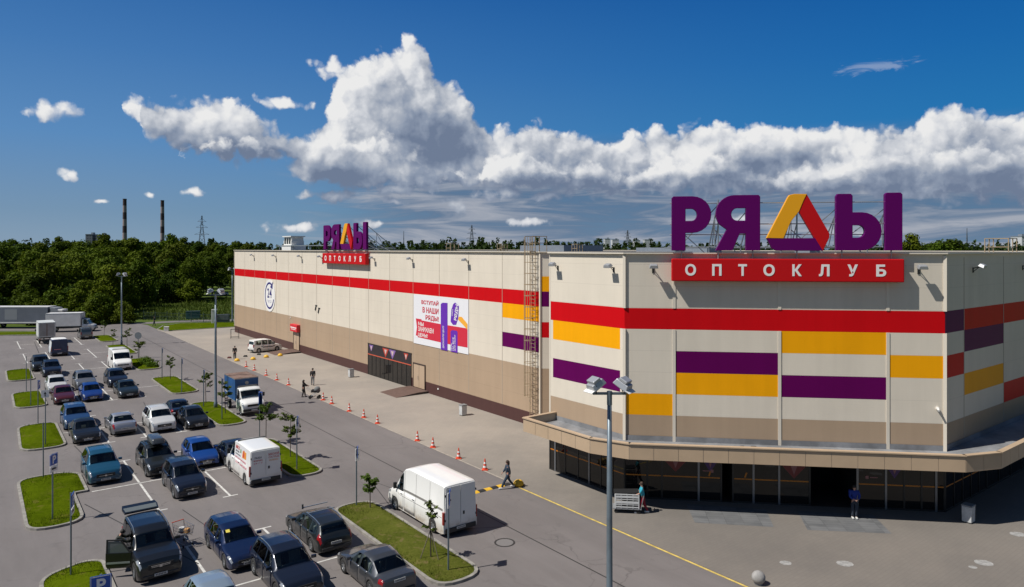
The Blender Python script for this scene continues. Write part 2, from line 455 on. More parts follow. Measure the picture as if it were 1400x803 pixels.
# ------------------------------------------------------------------ mesh helpers
class MB:
    def __init__(self):
        self.v, self.f, self.mi = [], [], []

    def poly(self, pts, mi=0):
        n = len(self.v)
        self.v += [tuple(p) for p in pts]
        self.f.append(tuple(range(n, n + len(pts))))
        self.mi.append(mi)

    def box(self, c, s, rot=None, mi=0, taper=1.0):
        x, y, z = (a / 2 for a in s)
        n = len(self.v)
        for dz in (-z, z):
            k = taper if dz > 0 else 1.0
            for dx, dy in ((-x, -y), (x, -y), (x, y), (-x, y)):
                p = Vector((dx * k, dy * k, dz))
                if rot is not None:
                    p = rot @ p
                self.v.append((c[0] + p.x, c[1] + p.y, c[2] + p.z))
        for q in ((0, 3, 2, 1), (4, 5, 6, 7), (0, 1, 5, 4), (1, 2, 6, 5), (2, 3, 7, 6), (3, 0, 4, 7)):
            self.f.append(tuple(n + i for i in q))
            self.mi.append(mi)

    def tube(self, p0, p1, r0, r1=None, seg=8, mi=0, cap=True):
        p0, p1 = Vector(p0), Vector(p1)
        r1 = r0 if r1 is None else r1
        d = (p1 - p0)
        if d.length < 1e-6:
            return
        q = d.to_track_quat('Z', 'Y')
        n = len(self.v)
        for p, r in ((p0, r0), (p1, r1)):
            for i in range(seg):
                a = 2 * pi * i / seg
                w = p + q @ Vector((cos(a) * r, sin(a) * r, 0))
                self.v.append(tuple(w))
        for i in range(seg):
            j = (i + 1) % seg
            self.f.append((n + i, n + j, n + seg + j, n + seg + i))
            self.mi.append(mi)
        if cap:
            self.f.append(tuple(n + i for i in reversed(range(seg))))
            self.f.append(tuple(n + seg + i for i in range(seg)))
            self.mi += [mi, mi]

    def path(self, pts, r, seg=6, mi=0):
        for a, b in zip(pts, pts[1:]):
            self.tube(a, b, r, r, seg, mi)

    def lathe(self, prof, seg=20, axis='Z', c=(0, 0, 0), mi=0, caps=True):
        n = len(self.v)
        for r, h in prof:
            for i in range(seg):
                a = 2 * pi * i / seg
                x, y = cos(a) * r, sin(a) * r
                p = {'Z': (x, y, h), 'Y': (x, h, y), 'X': (h, x, y)}[axis]
                self.v.append((p[0] + c[0], p[1] + c[1], p[2] + c[2]))
        for k in range(len(prof) - 1):
            for i in range(seg):
                j = (i + 1) % seg
                a, b = n + k * seg, n + (k + 1) * seg
                self.f.append((a + i, a + j, b + j, b + i))
                self.mi.append(mi)
        if caps:
            self.f.append(tuple(n + i for i in reversed(range(seg))))
            self.f.append(tuple(n + (len(prof) - 1) * seg + i for i in range(seg)))
            self.mi += [mi, mi]

    def prism(self, outline, z0, z1, fr=None, mi=0, side=None):
        """outline in 2D extruded z0..z1; fr maps (x, y, z) -> point."""
        fr = fr or (lambda x, y, z: (x, y, z))
        n, k = len(self.v), len(outline)
        for z in (z0, z1):
            for x, y in outline:
                self.v.append(tuple(fr(x, y, z)))
        self.f.append(tuple(n + i for i in reversed(range(k))))
        self.f.append(tuple(n + k + i for i in range(k)))
        self.mi += [mi, mi]
        for i in range(k):
            j = (i + 1) % k
            self.f.append((n + i, n + j, n + k + j, n + k + i))
            self.mi.append(mi if side is None else side)

    def build(self, name, mats, parent=None, smooth=False, bevel=0.0, fix=True, loc=None, rotz=None, seg=2):
        me = bpy.data.meshes.new(name)
        me.from_pydata(self.v, [], self.f)
        for m in (mats if isinstance(mats, (list, tuple)) else [mats]):
            me.materials.append(MATS[m] if isinstance(m, str) else m)
        me.polygons.foreach_set('material_index', self.mi)
        if fix:
            bm = bmesh.new()
            bm.from_mesh(me)
            bmesh.ops.recalc_face_normals(bm, faces=bm.faces)
            bm.to_mesh(me)
            bm.free()
        if smooth:
            me.shade_smooth()
        me.update()
        o = bpy.data.objects.new(name, me)
        COL.objects.link(o)
        if parent is not None:
            o.parent = parent
        if loc is not None:
            o.location = loc
        if rotz is not None:
            o.rotation_euler = (0, 0, rotz)
        if bevel:
            b = o.modifiers.new('bevel', 'BEVEL')
            b.width = bevel
            b.segments = seg
            b.limit_method = 'ANGLE'
            b.angle_limit = radians(35)
        return o


def tag(o, label=None, cat=None, group=None, kind=None):
    if label:
        o['label'] = label
    if cat:
        o['category'] = cat
    if group:
        o['group'] = group
    if kind:
        o['kind'] = kind
    return o


def empty(name, loc, rotz=0.0, label=None, cat=None, group=None):
    o = bpy.data.objects.new(name, None)
    COL.objects.link(o)
    o.empty_display_size = 0.3
    o.location = loc
    o.rotation_euler = (0, 0, rotz)
    return tag(o, label, cat, group)


def children(o):
    return [c for c in bpy.data.objects if c.parent == o]


def copy_tree(o, parent=None):
    c = o.copy()
    COL.objects.link(c)
    if parent is not None:
        c.parent = parent
    for ch in list(o.children):
        copy_tree(ch, c)
    return c


def text_mesh(txt, size, depth=0.01, bold=0.0, sx=1.0, align='LEFT', spacing=1.0):
    cu = bpy.data.curves.new('txt', 'FONT')
    cu.body = txt
    cu.size = size
    cu.extrude = depth / 2
    cu.offset = bold
    cu.align_x = align
    cu.space_character = spacing
    cu.resolution_u = 4
    o = bpy.data.objects.new('txt', cu)
    COL.objects.link(o)
    bpy.context.view_layer.update()
    me = bpy.data.meshes.new_from_object(o.evaluated_get(bpy.context.evaluated_depsgraph_get()))
    bpy.data.objects.remove(o)
    bpy.data.curves.remove(cu)
    vs_, fs_ = [(v.co.x * sx, v.co.y, v.co.z) for v in me.vertices], [tuple(p.vertices) for p in me.polygons]
    bpy.data.meshes.remove(me)
    return vs_, fs_


def add_text(mb, txt, size, fr, depth=0.01, bold=0.0, mi=0, fit=None, align='LEFT', spacing=1.0, h=None):
    """Text into mb; fr maps (x, y, z) to the surface; fit = (x0, x1, y0, y1) box to fill."""
    v, f = text_mesh(txt, size, depth, bold, 1.0, align, spacing)
    if fit:
        xs, ys = [p[0] for p in v], [p[1] for p in v]
        x0, x1, y0, y1 = fit
        kx = (x1 - x0) / (max(xs) - min(xs))
        ky = (y1 - y0) / (max(ys) - min(ys))
        mx, my = min(xs), min(ys)
        v = [(x0 + (p[0] - mx) * kx, y0 + (p[1] - my) * ky, p[2]) for p in v]
    n = len(mb.v)
    mb.v += [tuple(fr(*p)) for p in v]
    mb.f += [tuple(n + i for i in q) for q in f]
    mb.mi += [mi] * len(f)


# ------------------------------------------------------------------ ground
def sheet(name, pts, z, m, sub=0):
    mb = MB()
    mb.poly([(p[0], p[1], z) for p in pts])
    o = mb.build(name, m, fix=False)
    me = o.data
    if me.polygons[0].normal.z < 0:
        me.flip_normals()
    return tag(o, kind='structure')


def uvsheet(name, pts, z, m):
    """sheet in the site frame (object rotated so streaks and pavers follow it)"""
    mb = MB()
    mb.poly([(p[0], p[1], 0) for p in pts])
    o = mb.build(name, m, fix=False, loc=W(0, 0, z), rotz=TH)
    if o.data.polygons[0].normal.z < 0:
        o.data.flip_normals()
    return tag(o, kind='structure')


sheet('ground', [(-7000, -400), (7000, -400), (7000, 8000), (-7000, 8000)], -0.02, 'meadow')
uvsheet('parking_lot', [(-75, -60), (-9.85, -60), (-9.85, 104.5), (-11.5, 110.5), (-27.2, 104), (-27.2, 97.6), (-60, 122), (-75, 122)], 0.0, 'asphalt')
sheet('back_road', [G(-500, 453.5), G(62, 452.5), G(125, 451), G(190, 443.5), G(245, 440.8), G(330, 438.8), G(420, 437), G(420, 434.5), G(330, 436.4), G(268, 437.6), G(228, 439.3), G(116, 445.2), G(40, 447.5), G(-500, 448.5)], 0.004, 'asphalt')
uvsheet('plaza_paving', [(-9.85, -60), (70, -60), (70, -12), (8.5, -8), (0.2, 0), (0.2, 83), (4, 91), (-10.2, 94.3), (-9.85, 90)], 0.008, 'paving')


def kerb_poly(name, pts, zt=0.12, w=0.16, top='grass', parent=None, world=False):
    """Raised planted island: concrete kerb ring with a grass top, pts in the site frame."""
    c = Vector((sum(p[0] for p in pts) / len(pts), sum(p[1] for p in pts) / len(pts)))
    n = len(pts)
    area = sum(pts[i][0] * pts[(i + 1) % n][1] - pts[(i + 1) % n][0] * pts[i][1] for i in range(n))
    if area < 0:
        pts = pts[::-1]
    P = [Vector(p) for p in pts]
    inn = []
    for i in range(n):
        a, b, d = P[i - 1], P[i], P[(i + 1) % n]
        e1, e2 = (b - a).normalized(), (d - b).normalized()
        n1, n2 = Vector((-e1.y, e1.x)), Vector((-e2.y, e2.x))
        m = (n1 + n2)
        m = m / max(0.35, m.length_squared / 2) if m.length > 1e-6 else n1
        inn.append(b + m * w * (1.0))
    mb = MB()
    for i in range(n):
        j = (i + 1) % n
        mb.poly([(*P[i], -0.015), (*P[j], -0.015), (*P[j], zt), (*P[i], zt)])
        mb.poly([(*P[i], zt), (*P[j], zt), (*inn[j], zt), (*inn[i], zt)])
        mb.poly([(*inn[i], zt), (*inn[j], zt), (*inn[j], zt - 0.05), (*inn[i], zt - 0.05)])
    k = mb.build('kerb', 'concrete_kerb', loc=W(0, 0), rotz=TH, fix=False)
    tag(k, kind='structure')
    mg = MB()
    ic = sum(inn, Vector((0, 0))) / n
    for i in range(n):
        j = (i + 1) % n
        a1, a2 = inn[i], inn[j]
        m1, m2 = ic + (a1 - ic) * 0.6, ic + (a2 - ic) * 0.6
        mg.poly([(*a1, zt - 0.03), (*a2, zt - 0.03), (*m2, zt + 0.06), (*m1, zt + 0.06)])
        mg.poly([(*m1, zt + 0.06), (*m2, zt + 0.06), (*ic, zt + 0.09)])
    g = mg.build('lawn', top, loc=W(0, 0), rotz=TH, fix=False, smooth=True)
    tag(g, kind='structure')
    LAWNS.append((inn, zt))
    return k


LAWNS = []


def rounded(pts, r, seg=5):
    """round the corners of a polygon; r a number or one per corner"""
    out = []
    n = len(pts)
    for i in range(n):
        a, b, c = (Vector(pts[k % n]) for k in (i - 1, i, i + 1))
        rr = r[i] if isinstance(r, (list, tuple)) else r
        d1, d2 = (a - b), (c - b)
        rr = min(rr, d1.length * 0.48, d2.length * 0.48)
        p, q = b + d1.normalized() * rr, b + d2.normalized() * rr
        for k in range(seg + 1):
            t = k / seg
            out.append(tuple(p * (1 - t) ** 2 + b * 2 * t * (1 - t) + q * t * t))
    return out


# right-hand islands beside the road, left-hand islands beside the access lane
for v0, v1, u0, u1 in ((-17.9, -6.3, -20.55, -18.05), (0.0, 10.3, -20.3, -18.05), (16.2, 26.8, -20.4, -18.0), (32.2, 43.2, -20.6, -17.9), (49.6, 59.8, -20.7, -18.0), (65.0, 76.5, -20.6, -18.0), (81.5, 91.0, -20.6, -18.0)):
    kerb_poly('island', rounded([(u0, v0), (u1, v0), (u1, v1), (u0, v1)], [1.1, 1.2, 1.2, 1.1]), top='grass_dry' if v0 < -10 else 'grass')
kerb_poly('island', rounded([(-34.1, -0.1), (-31.45, -0.1), (-31.45, 5.2), (-30.75, 5.2), (-30.75, 9.4), (-31.6, 10.2), (-34.1, 10.2)], [1.6, 1.3, 0.15, 0.15, 0.5, 0.6, 2.4]))
kerb_poly('island', rounded([(-33.6, 17.3), (-30.7, 17.3), (-30.7, 26.3), (-33.4, 26.3)], [1.4, 1.0, 1.0, 1.4]))
kerb_poly('island', rounded([(-33.3, 34.0), (-30.7, 34.0), (-30.7, 42.6), (-33.2, 42.6)], [1.4, 0.8, 0.8, 1.4]))
kerb_poly('island', rounded([(-33.3, 50.3), (-30.7, 50.3), (-30.7, 59.2), (-33.2, 59.2)], [1.4, 0.8, 0.8, 1.4]))
kerb_poly('island', rounded([(-34.0, -17), (-31.4, -17), (-31.4, -6.0), (-32.2, -5.6), (-34.0, -6.4)], [1.3, 1.0, 0.9, 0.8, 1.6]))
# lawn triangle and verge at the far end of the plaza
kerb_poly('verge', [tuple((UV(*p))) for p in ((214, 451), (222, 446), (245, 442.5), (300, 441), (345, 440), (345, 444.8), (320, 447.6), (225, 453.3))], zt=0.1)
kerb_poly('verge', [tuple((UV(*p))) for p in ((-300, 462), (0, 459.2), (55, 458), (64, 456), (60, 454), (0, 454.5), (-300, 456))], zt=0.1)

# bay markings: lines run along v, short T bars at their ends
mk = MB()


def line(u0, v0, u1, v1, w=0.12):
    d = Vector((u1 - u0, v1 - v0)).normalized()
    q = Vector((-d.y, d.x)) * w / 2
    mk.poly([(u0 + q.x, v0 + q.y, 0), (u1 + q.x, v1 + q.y, 0), (u1 - q.x, v1 - q.y, 0), (u0 - q.x, v0 - q.y, 0)])


for vc, hl, us in ((-12.2, 5.5, (-28.0, -24.3)), (5.1, 5.7, (-28.05, -24.25)),
                   (21.9, 5.2, (-28.15, -25.6, -23.1)), (38.5, 5.2, (-28.15, -25.6, -23.1)), (54.9, 5.2, (-28.15, -25.6, -23.1)),
                   (69.5, 4.8, (-30.7, -28.15, -25.6, -23.1)), (85.6, 5.0, (-30.7, -28.15, -25.6, -23.1))):
    for u in us:
        line(u, vc - hl, u, vc - 0.15)
        line(u, vc + 0.15, u, vc + hl)
        for e in (-1, 1):
            line(u - 0.42, vc + e * (hl + 0.06), u + 0.42, vc + e * (hl + 0.06))
    line(-30.6, vc, -20.6, vc, 0.11)
for u in (-37.5, -40.0, -42.5):
    line(u, 58, u, 72)
o = mk.build('bay_marking', 'white_marking', loc=W(0, 0, 0.004), rotz=TH, fix=False)
for p in o.data.polygons:
    if p.normal.z < 0:
        p.flip()
tag(o, kind='structure')
mk = MB()
line(-9.95, -9.4, -9.95, -60, 0.13)
tag(mk.build('edge_line', 'yellow_marking', loc=W(0, 0, 0.012), rotz=TH, fix=False), kind='structure')
# tarred construction joints in the road, and the kerb stones flush along the plaza
mat('tar', (0.03, 0.028, 0.027), 0.7)
mat('plaza_edge', (0.33, 0.29, 0.245), 0.85, var=0.2)
mk = MB()
line(-14.1, 96, -14.1, -60, 0.07)
line(-18.0, -12, -14.1, -14.2, 0.04)
line(-27.0, -1.3, -25.0, -16, 0.05)
line(-31.2, 3.0, -28.0, -9.0, 0.06)
line(-30.3, 17.2, -29.6, 8.0, 0.06)
line(-23.4, 30.5, -24.4, 20.4, 0.05)
line(-16.6, -2.6, -15.2, -10.5, 0.05)
line(-16.2, -1.9, -17.7, -8.3, 0.05)
line(-28.6, 88, -28.9, 74, 0.08)
tag(mk.build('road_joint', 'tar', loc=W(0, 0, 0.004), rotz=TH, fix=False), kind='structure')
mk = MB()
line(-9.78, 90, -9.78, -9.3, 0.14)
tag(mk.build('plaza_edge', 'plaza_edge', loc=W(0, 0, 0.012), rotz=TH, fix=False), kind='structure')

# ------------------------------------------------------------------ the store
ZB = (0.0, 1.1, 4.853, 6.098, 7.343, 8.588, 9.833, 11.05, 12.27, 14.2)      # courses of the cladding
CREAM, TAN, BROWN, RED, YEL, PUR = range(6)
PANELS = ['cream_panel', 'tan_panel', 'brown_panel', 'red_panel', 'yellow_panel', 'purple_panel']
store = empty('supermarket_building', W(0, 0), TH, 'long cream and tan superstore clad in red, yellow and purple panels', 'supermarket')


def facade(p0, p1, cuts, paint, z0=0.0, base=True):
    """wall sheet from p0 to p1 in the site frame; cuts = metres along it; paint {(column, course): colour}"""
    a, b = Vector(p0), Vector(p1)
    L_ = (b - a).length
    ts = [0.0] + list(cuts) + [L_]
    d = (b - a) / L_
    mb = MB()
    for i in range(len(ts) - 1):
        for k in range(len(ZB) - 1):
            lo, hi = max(ZB[k], z0), ZB[k + 1]
            if hi <= lo:
                continue
            c = BROWN if k == 0 else TAN if k == 1 else RED if k == 6 else CREAM
            if k == 0 and not base:
                c = TAN
            c = paint.get((i, k), c)
            q0, q1 = a + d * ts[i], a + d * ts[i + 1]
            mb.poly([(q0.x, q0.y, lo), (q1.x, q1.y, lo), (q1.x, q1.y, hi), (q0.x, q0.y, hi)], c)
    return mb.build('facade', PANELS, store, fix=False)


def strips(name, p0, p1, ts, n, z0, z1, w=0.12, d=0.03, m='cream_trim'):
    a, b = Vector(p0), Vector(p1)
    e = (b - a).normalized()
    rot = Matrix.Rotation(atan2(e.y, e.x), 3, 'Z')
    for t in ts:
        mb = MB()
        q = a + e * t + Vector(n) * d / 2
        mb.box((q.x, q.y, (z0 + z1) / 2), (w, d, z1 - z0), rot)
        mb.build(name, m, store)


SQ = sqrt(0.5)
PA, PB = (-6.13, -14.96), (6.18, -27.28)            # corners of the entrance block
PL = (-6.13, -8.3)
PM = (8.3, -8.3)                                    # where the cut corner of the hall meets the block
NL, NC, NR = (-1, 0), (-SQ, -SQ), (0, -1)
# long wall, from its near corner to the far end
facade((0, 83), (0, 0), [83 - 5.15], {(1, 5): YEL, (1, 3): PUR})
facade((0, 0), PM, [0.95], {(0, 7): YEL, (0, 6): PUR, (0, 4): RED})
facade(PM, PL, [], {})
facade(PL, PA, [0.3, 6.3], {(1, 5): YEL, (1, 3): PUR}, 3.0)
facade(PA, PB, [2.82, 8.67, 14.45], {(0, 2): YEL, (1, 4): PUR, (1, 3): YEL, (2, 5): YEL, (2, 3): PUR, (3, 4): YEL}, 3.0)
facade(PB, (46, -27.28), [2.61, 8.8, 14.9], {(0, 6): PUR, (0, 4): RED, (1, 5): PUR, (1, 3): YEL, (2, 2): RED, (3, 4): YEL}, 3.0)
facade((46, -27.28), (46, 83), [], {})
facade((46, 83), (0, 83), [], {})
# vertical joints: thin dark on the long wall, white cover strips on the entrance block
mat('joint_dark', (0.37, 0.325, 0.26), 0.6)
strips('panel_joint', (0, 83), (0, 0), [83 - 5.15 * k for k in range(1, 16)], NL, 1.1, 14.2, 0.05, 0.012, 'joint_dark')
strips('cover_strip', PA, PB, [2.82, 8.67, 14.45], NC, 3.35, 9.833, 0.17, 0.035)
strips('cover_strip', PA, PB, [2.82, 8.67, 14.45], NC, 11.05, 14.0, 0.17, 0.035)
for (x, y) in (PA, PB):
    for z0_, z1_ in ((3.15, 9.833), (11.05, 14.1)):
        mb = MB()
        mb.box((x, y, (z0_ + z1_) / 2), (0.17, 0.17, z1_ - z0_), Matrix.Rotation(radians(22.5), 3, 'Z'))
        mb.build('cover_strip', 'cream_trim', store)
strips('panel_joint', PB, (46, -27.28), [2.61, 8.8, 14.9, 21], NR, 3.35, 14.0, 0.06, 0.012, 'joint_dark')
for x, y, z0_, z1_ in ((PL[0] + 0.06, PL[1], 3.05, 14.1), (-0.02, 0.02, 1.1, 14.1), (0, 83.0, 1.1, 14.1)):
    mb = MB()
    mb.box((x, y, (z0_ + z1_) / 2), (0.14, 0.14, z1_ - z0_))
    mb.build('corner_trim', 'cream_trim', store)
# coping around the parapet
ring = [(0, 83), (0, 0), PM, PL, PA, PB, (46, -27.28), (46, 83)]
mb = MB()
for i in range(len(ring)):
    a, b = Vector(ring[i]), Vector(ring[(i + 1) % len(ring)])
    e = (b - a).normalized()
    c = (a + b) / 2
    mb.box((c.x, c.y, 14.235), ((b - a).length + 0.14, 0.36, 0.07), Matrix.Rotation(atan2(e.y, e.x), 3, 'Z'))
    o_ = Vector((e.y, -e.x))
mb.build('parapet_coping', 'cream_trim', store)
mb = MB()
mb.poly([(x, y, 13.95) for x, y in ring])
mb.build('roof', 'roof_membrane', store, fix=False)
# parapet inner side
mb = MB()
for i in range(len(ring)):
    a, b = ring[i], ring[(i + 1) % len(ring)]
    mb.poly([(*b, 13.95), (*a, 13.95), (*a, 14.2), (*b, 14.2)])
# canopy round the entrance block
OV = 2.6
off = OV * math.tan(radians(22.5))
c1 = (-6.13 - OV, -8.75)
c2 = (-6.13 - OV, -14.96 - off + 1.3)
c2b = (-6.13 - OV + 1.3 * SQ, -14.96 - off - 1.3 * SQ)
c3b = (6.18 - off - 0.0 - 1.3 * SQ + 2 * off, -27.28 - OV + 1.3 * SQ)
# front line passes PA + NC*OV and runs along (1,-1): find its meeting with the side lines
fa = Vector(PA) + Vector(NC) * OV
s1 = fa.x - (-6.13 - OV)
k2 = Vector((-6.13 - OV, fa.y + s1))
fb = Vector(PB) + Vector(NC) * OV
s2 = fb.y - (-27.28 - OV)
k3 = Vector((fb.x + s2, -27.28 - OV))
can = [Vector(c1), k2 + Vector((0, 1.25)), k2 + Vector((SQ, -SQ)) * 1.25, k3 - Vector((SQ, -SQ)) * 1.25, k3 + Vector((1.25, 0)), Vector((46, -27.28 - OV))]
canopy_z0, canopy_z1, deck_z = 3.0, 3.82, 3.36
mb, mc = MB(), MB()
FP = []
for i in range(len(can) - 1):
    a, b = can[i], can[i + 1]
    e = (b - a).normalized()
    nn = Vector((e.y, -e.x))
    if nn.dot(Vector((-1, -1))) < 0:
        nn = -nn
    r = Matrix.Rotation(atan2(e.y, e.x), 3, 'Z')
    q = [(a.x, a.y), (b.x, b.y), (b.x - nn.x * 0.16, b.y - nn.y * 0.16), (a.x - nn.x * 0.16, a.y - nn.y * 0.16)]
    mb.prism(q, canopy_z0, canopy_z1)
    L_ = (b - a).length
    n = max(1, round(L_ / 1.28))
    for k in range(n + 1):
        p = a + e * L_ * k / n + nn * 0.004
        if k < n:
            pm_ = a + e * L_ * (k + .5) / n + nn * 0.008
            FP.append((pm_, L_ / n, r))
    c = (a + b) / 2 - nn * 0.07
    mc.box((c.x, c.y, canopy_z1 + 0.03), (L_ + 0.06, 0.30, 0.06), r)
end = Vector(c1)
FP.append((Vector((c1[0] + OV / 2, c1[1] + .006)), OV, Matrix.Rotation(0, 3, 'Z')))
mb.prism([(c1[0], c1[1]), (c1[0] + OV, c1[1]), (c1[0] + OV, c1[1] - 0.16), (c1[0], c1[1] - 0.16)], canopy_z0, canopy_z1)
mc.box((c1[0] + OV / 2, c1[1] - 0.07, canopy_z1 + 0.031), (OV, 0.28, 0.06))
can_o = mb.build('entrance_canopy', 'joint_dark', store)
for p, w_, r in FP:
    mj = MB()
    mj.box((p.x, p.y, (canopy_z0 + canopy_z1) / 2 - 0.02), (w_ - 0.028, 0.014, canopy_z1 - canopy_z0 - 0.05), r)
    mj.build('fascia_panel', 'fascia_tan', can_o)
mc.build('fascia_capping', 'fascia_tan', can_o)
inner = [Vector(PL) + Vector((0, -0.45)), Vector(PA), Vector(PB), Vector((46, -27.28))]
outer = [can[0], can[1], can[2], can[3], can[4], can[5]]
md = MB()
for zz in (deck_z, canopy_z0 + 0.05):
    md.poly([(*outer[0], zz), (*outer[1], zz), (*inner[1], zz), (*inner[0], zz)])
    md.poly([(*outer[1], zz), (*outer[2], zz), (*inner[1], zz)])
    md.poly([(*outer[2], zz), (*outer[3], zz), (*inner[2], zz), (*inner[1], zz)])
    md.poly([(*outer[3], zz), (*outer[4], zz), (*inner[2], zz)])
    md.poly([(*outer[4], zz), (*outer[5], zz), (*inner[3], zz), (*inner[2], zz)])
# upstand of the membrane against the wall
for a, b, n in ((inner[0], inner[1], NL), (inner[1], inner[2], NC), (inner[2], inner[3], NR)):
    o1, o2 = a + Vector(n) * 0.03, b + Vector(n) * 0.03
    md.poly([(*o1, deck_z), (*o2, deck_z), (*o2, deck_z + 0.3), (*o1, deck_z + 0.3)])
md.build('canopy_deck', 'deck_membrane', can_o, fix=False)
mat('puddle_debris', (0.06, 0.06, 0.06), 0.9)
mb = MB()
rr = random.Random(3)
for t, sd_ in ((6.5, 0.9), (6.9, 1.15), (7.1, 0.8), (13.2, 1.3), (10.2, 1.6)):
    p = Vector(PA) + (Vector(PB) - Vector(PA)).normalized() * t + Vector(NC) * sd_
    mb.box((p.x, p.y, deck_z + 0.06), (rr.uniform(.2, .6), rr.uniform(.12, .3), 0.1), Matrix.Rotation(rr.random() * 3, 3, 'Z'))
mb.build('roof_debris', 'puddle_debris', can_o)

# ---- glazing under the canopy
mat('shop_glass', (0.012, 0.011, 0.011), 0.03, spec=0.42)
mat('frame_black', (0.02, 0.019, 0.019), 0.4)
mat('stripe_orange', (0.50, 0.17, 0.012), 0.5)
mat('poster_red', (0.16, 0.012, 0.018), 0.3)
mat('poster_purple', (0.06, 0.018, 0.13), 0.3)
mat('poster_pink', (0.30, 0.12, 0.13), 0.4)
mat('interior_dark', (0.008, 0.007, 0.007), 0.9)
mat('silver_frame', (0.22, 0.23, 0.25), 0.35, 0.6)
mat('plinth', (0.05, 0.038, 0.035), 0.6)


def glazing(p0, p1, posts, n, openings=(), silver=(), stripe=True, z1=3.05, z0=0.10):
    a, b = Vector(p0), Vector(p1)
    e = (b - a).normalized()
    n = Vector(n)
    r = Matrix.Rotation(atan2(e.y, e.x), 3, 'Z')
    L_ = (b - a).length
    ts = [0.0] + list(posts) + [L_]

    def bx(mb, t0, t1, za, zb, out, dep, mi=0):
        p = a + e * (t0 + t1) / 2 + n * (out - dep / 2)
        mb.box((p.x, p.y, (za + zb) / 2), (t1 - t0, dep, zb - za), r, mi)
    for i in range(len(ts) - 1):
        t0, t1 = ts[i], ts[i + 1]
        mid = (t0 + t1) / 2
        if any(x0 < mid < x1 for x0, x1 in openings):
            continue
        mg = MB()
        bx(mg, t0 + 0.05, t1 - 0.05, z0, z1, 0.0, 0.03)
        g = mg.build('glass_panel', 'shop_glass', store)
        if stripe:
            ms = MB()
            bx(ms, t0 + 0.06, t1 - 0.06, 1.33, 1.40, 0.006, 0.004)
            ms.build('orange_stripe', 'stripe_orange', g)
    mf = MB()
    for t in ts:
        if any(x0 + 0.1 < t < x1 - 0.1 for x0, x1 in openings):
            continue
        bx(mf, t - 0.05, t + 0.05, 0, z1, 0.03, 0.09)
    bx(mf, 0, L_, z1 - 0.12, z1, 0.032, 0.07)
    lo = sorted(openings)
    cur = 0.0
    for x0, x1 in lo + [(L_, L_)]:
        if x0 > cur:
            bx(mf, cur, x0, 0.0, z0, 0.034, 0.08)
        cur = x1
    mf.build('mullion', 'frame_black', store)
    if silver:
        for t in silver:
            mf = MB()
            bx(mf, t - 0.055, t + 0.055, 0.02, z1 - 0.1, 0.05, 0.06)
            mf.build('door_post', 'silver_frame', store)
    for x0, x1 in openings:
        mi = MB()
        for k, (ta, tb, da, db) in enumerate(((x0, x0, 0, 4), (x1, x1, 0, 4), (x0, x1, 4, 4))):
            q0, q1 = a + e * ta - n * da, a + e * tb - n * db
            mi.poly([(*q0, 0.02), (*q1, 0.02), (*q1, z1), (*q0, z1)])
        q = [a + e * x0, a + e * x1, a + e * x1 - n * 4, a + e * x0 - n * 4]
        mi.poly([(*p, z1 - 0.01) for p in q])
        mi.poly([(*p, 0.014) for p in q], 1)
        mi.build('doorway', ['interior_dark', 'plinth'], store, fix=False)
    return a, e, n


LEN_F = (Vector(PB) - Vector(PA)).length
fa_, fe_, fn_ = glazing(PA, PB, [1.3, 2.13, 4.2, 5.46, 6.11, 7.24, 8.64, 10.3, 12.84, 14.34, 15.3, 16.2], NC, openings=((5.46, 6.11), (10.3, 12.84)), silver=(4.2, 7.24, 8.64, 12.84, 14.34, 16.95))
glazing(PL, PA, [0.5, 1.5, 2.7, 3.7, 4.7, 5.7], NL, silver=(0.55, 3.72))
glazing(PB, (46, -27.28), [1.2, 2.4, 3.6, 4.8, 6.0, 8, 10, 12, 14, 17, 20], NR)
# poster shapes stuck on the panes: splashes of colour in downward triangles, small discs
for t, w_, z0_, z1_, m in ((2.9, 0.85, 1.62, 2.5, 'poster_red'), (4.85, 0.6, 1.7, 2.6, 'poster_purple'), (9.45, 0.85, 1.5, 2.45, 'poster_red'), (14.8, 0.45, 1.75, 2.4, 'poster_purple')):
    mb = MB()

    def fr(x, y, z, t=t):
        p = fa_ + fe_ * (t + x) + fn_ * (0.008 + z)
        return (p.x, p.y, y)
    mb.prism([(-w_, z1_), (0, z0_), (w_, z1_)], 0, 0.004, fr)
    mb.prism([(-w_ * .25, z1_ - .1), (0, z0_ + .22), (w_ * .25, z1_ - .1), (w_ * .05, z1_ - .22)], 0.005, 0.008, fr, 1)
    mb.build('window_poster', [m, 'poster_pink'], store)
for t, z_, m in ((4.95, 1.75, 'poster_pink'), (13.35, 1.75, 'poster_pink'), (5.7, 0, None)):
    if m is None:
        continue
    mb = MB()
    for k in range(2):
        p = fa_ + fe_ * (t + (0.0 if k == 0 else (-0.32 if t < 6 else 0.36))) + fn_ * 0.012
        rr_ = Matrix.Rotation(atan2(fe_.y, fe_.x), 3, 'Z')
        mb.box((p.x, p.y, z_), (0.17 if k == 0 else 0.4, 0.01, 0.17 if k == 0 else 0.05), rr_)
    mb.build('window_sticker', m, store)
# door leaf signs by the small doorway
for t in (4.62, 6.62):
    mb = MB()
    rr_ = Matrix.Rotation(atan2(fe_.y, fe_.x), 3, 'Z') @ Matrix.Rotation(radians(20), 3, 'Y')
    p = fa_ + fe_ * (t + 0.2) + fn_ * 0.012
    mb.box((p.x, p.y, 1.6), (0.09, 0.01, 0.30), rr_)
    mb.build('window_sticker', 'stripe_orange', store)
# lamps hanging inside the open doorway
mat('lamp_glow', (0.25, 0.26, 0.27), 0.4)
mb = MB()
for k in range(9):
    p = fa_ + fe_ * (11.1 + 0.16 * k) - fn_ * (1.2 + 0.2 * (k % 3))
    mb.tube((p.x, p.y, 2.2), (p.x + 0.03, p.y, 2.55), 0.018, 0.018, 5)
mb.build('pendant', 'lamp_glow', store)

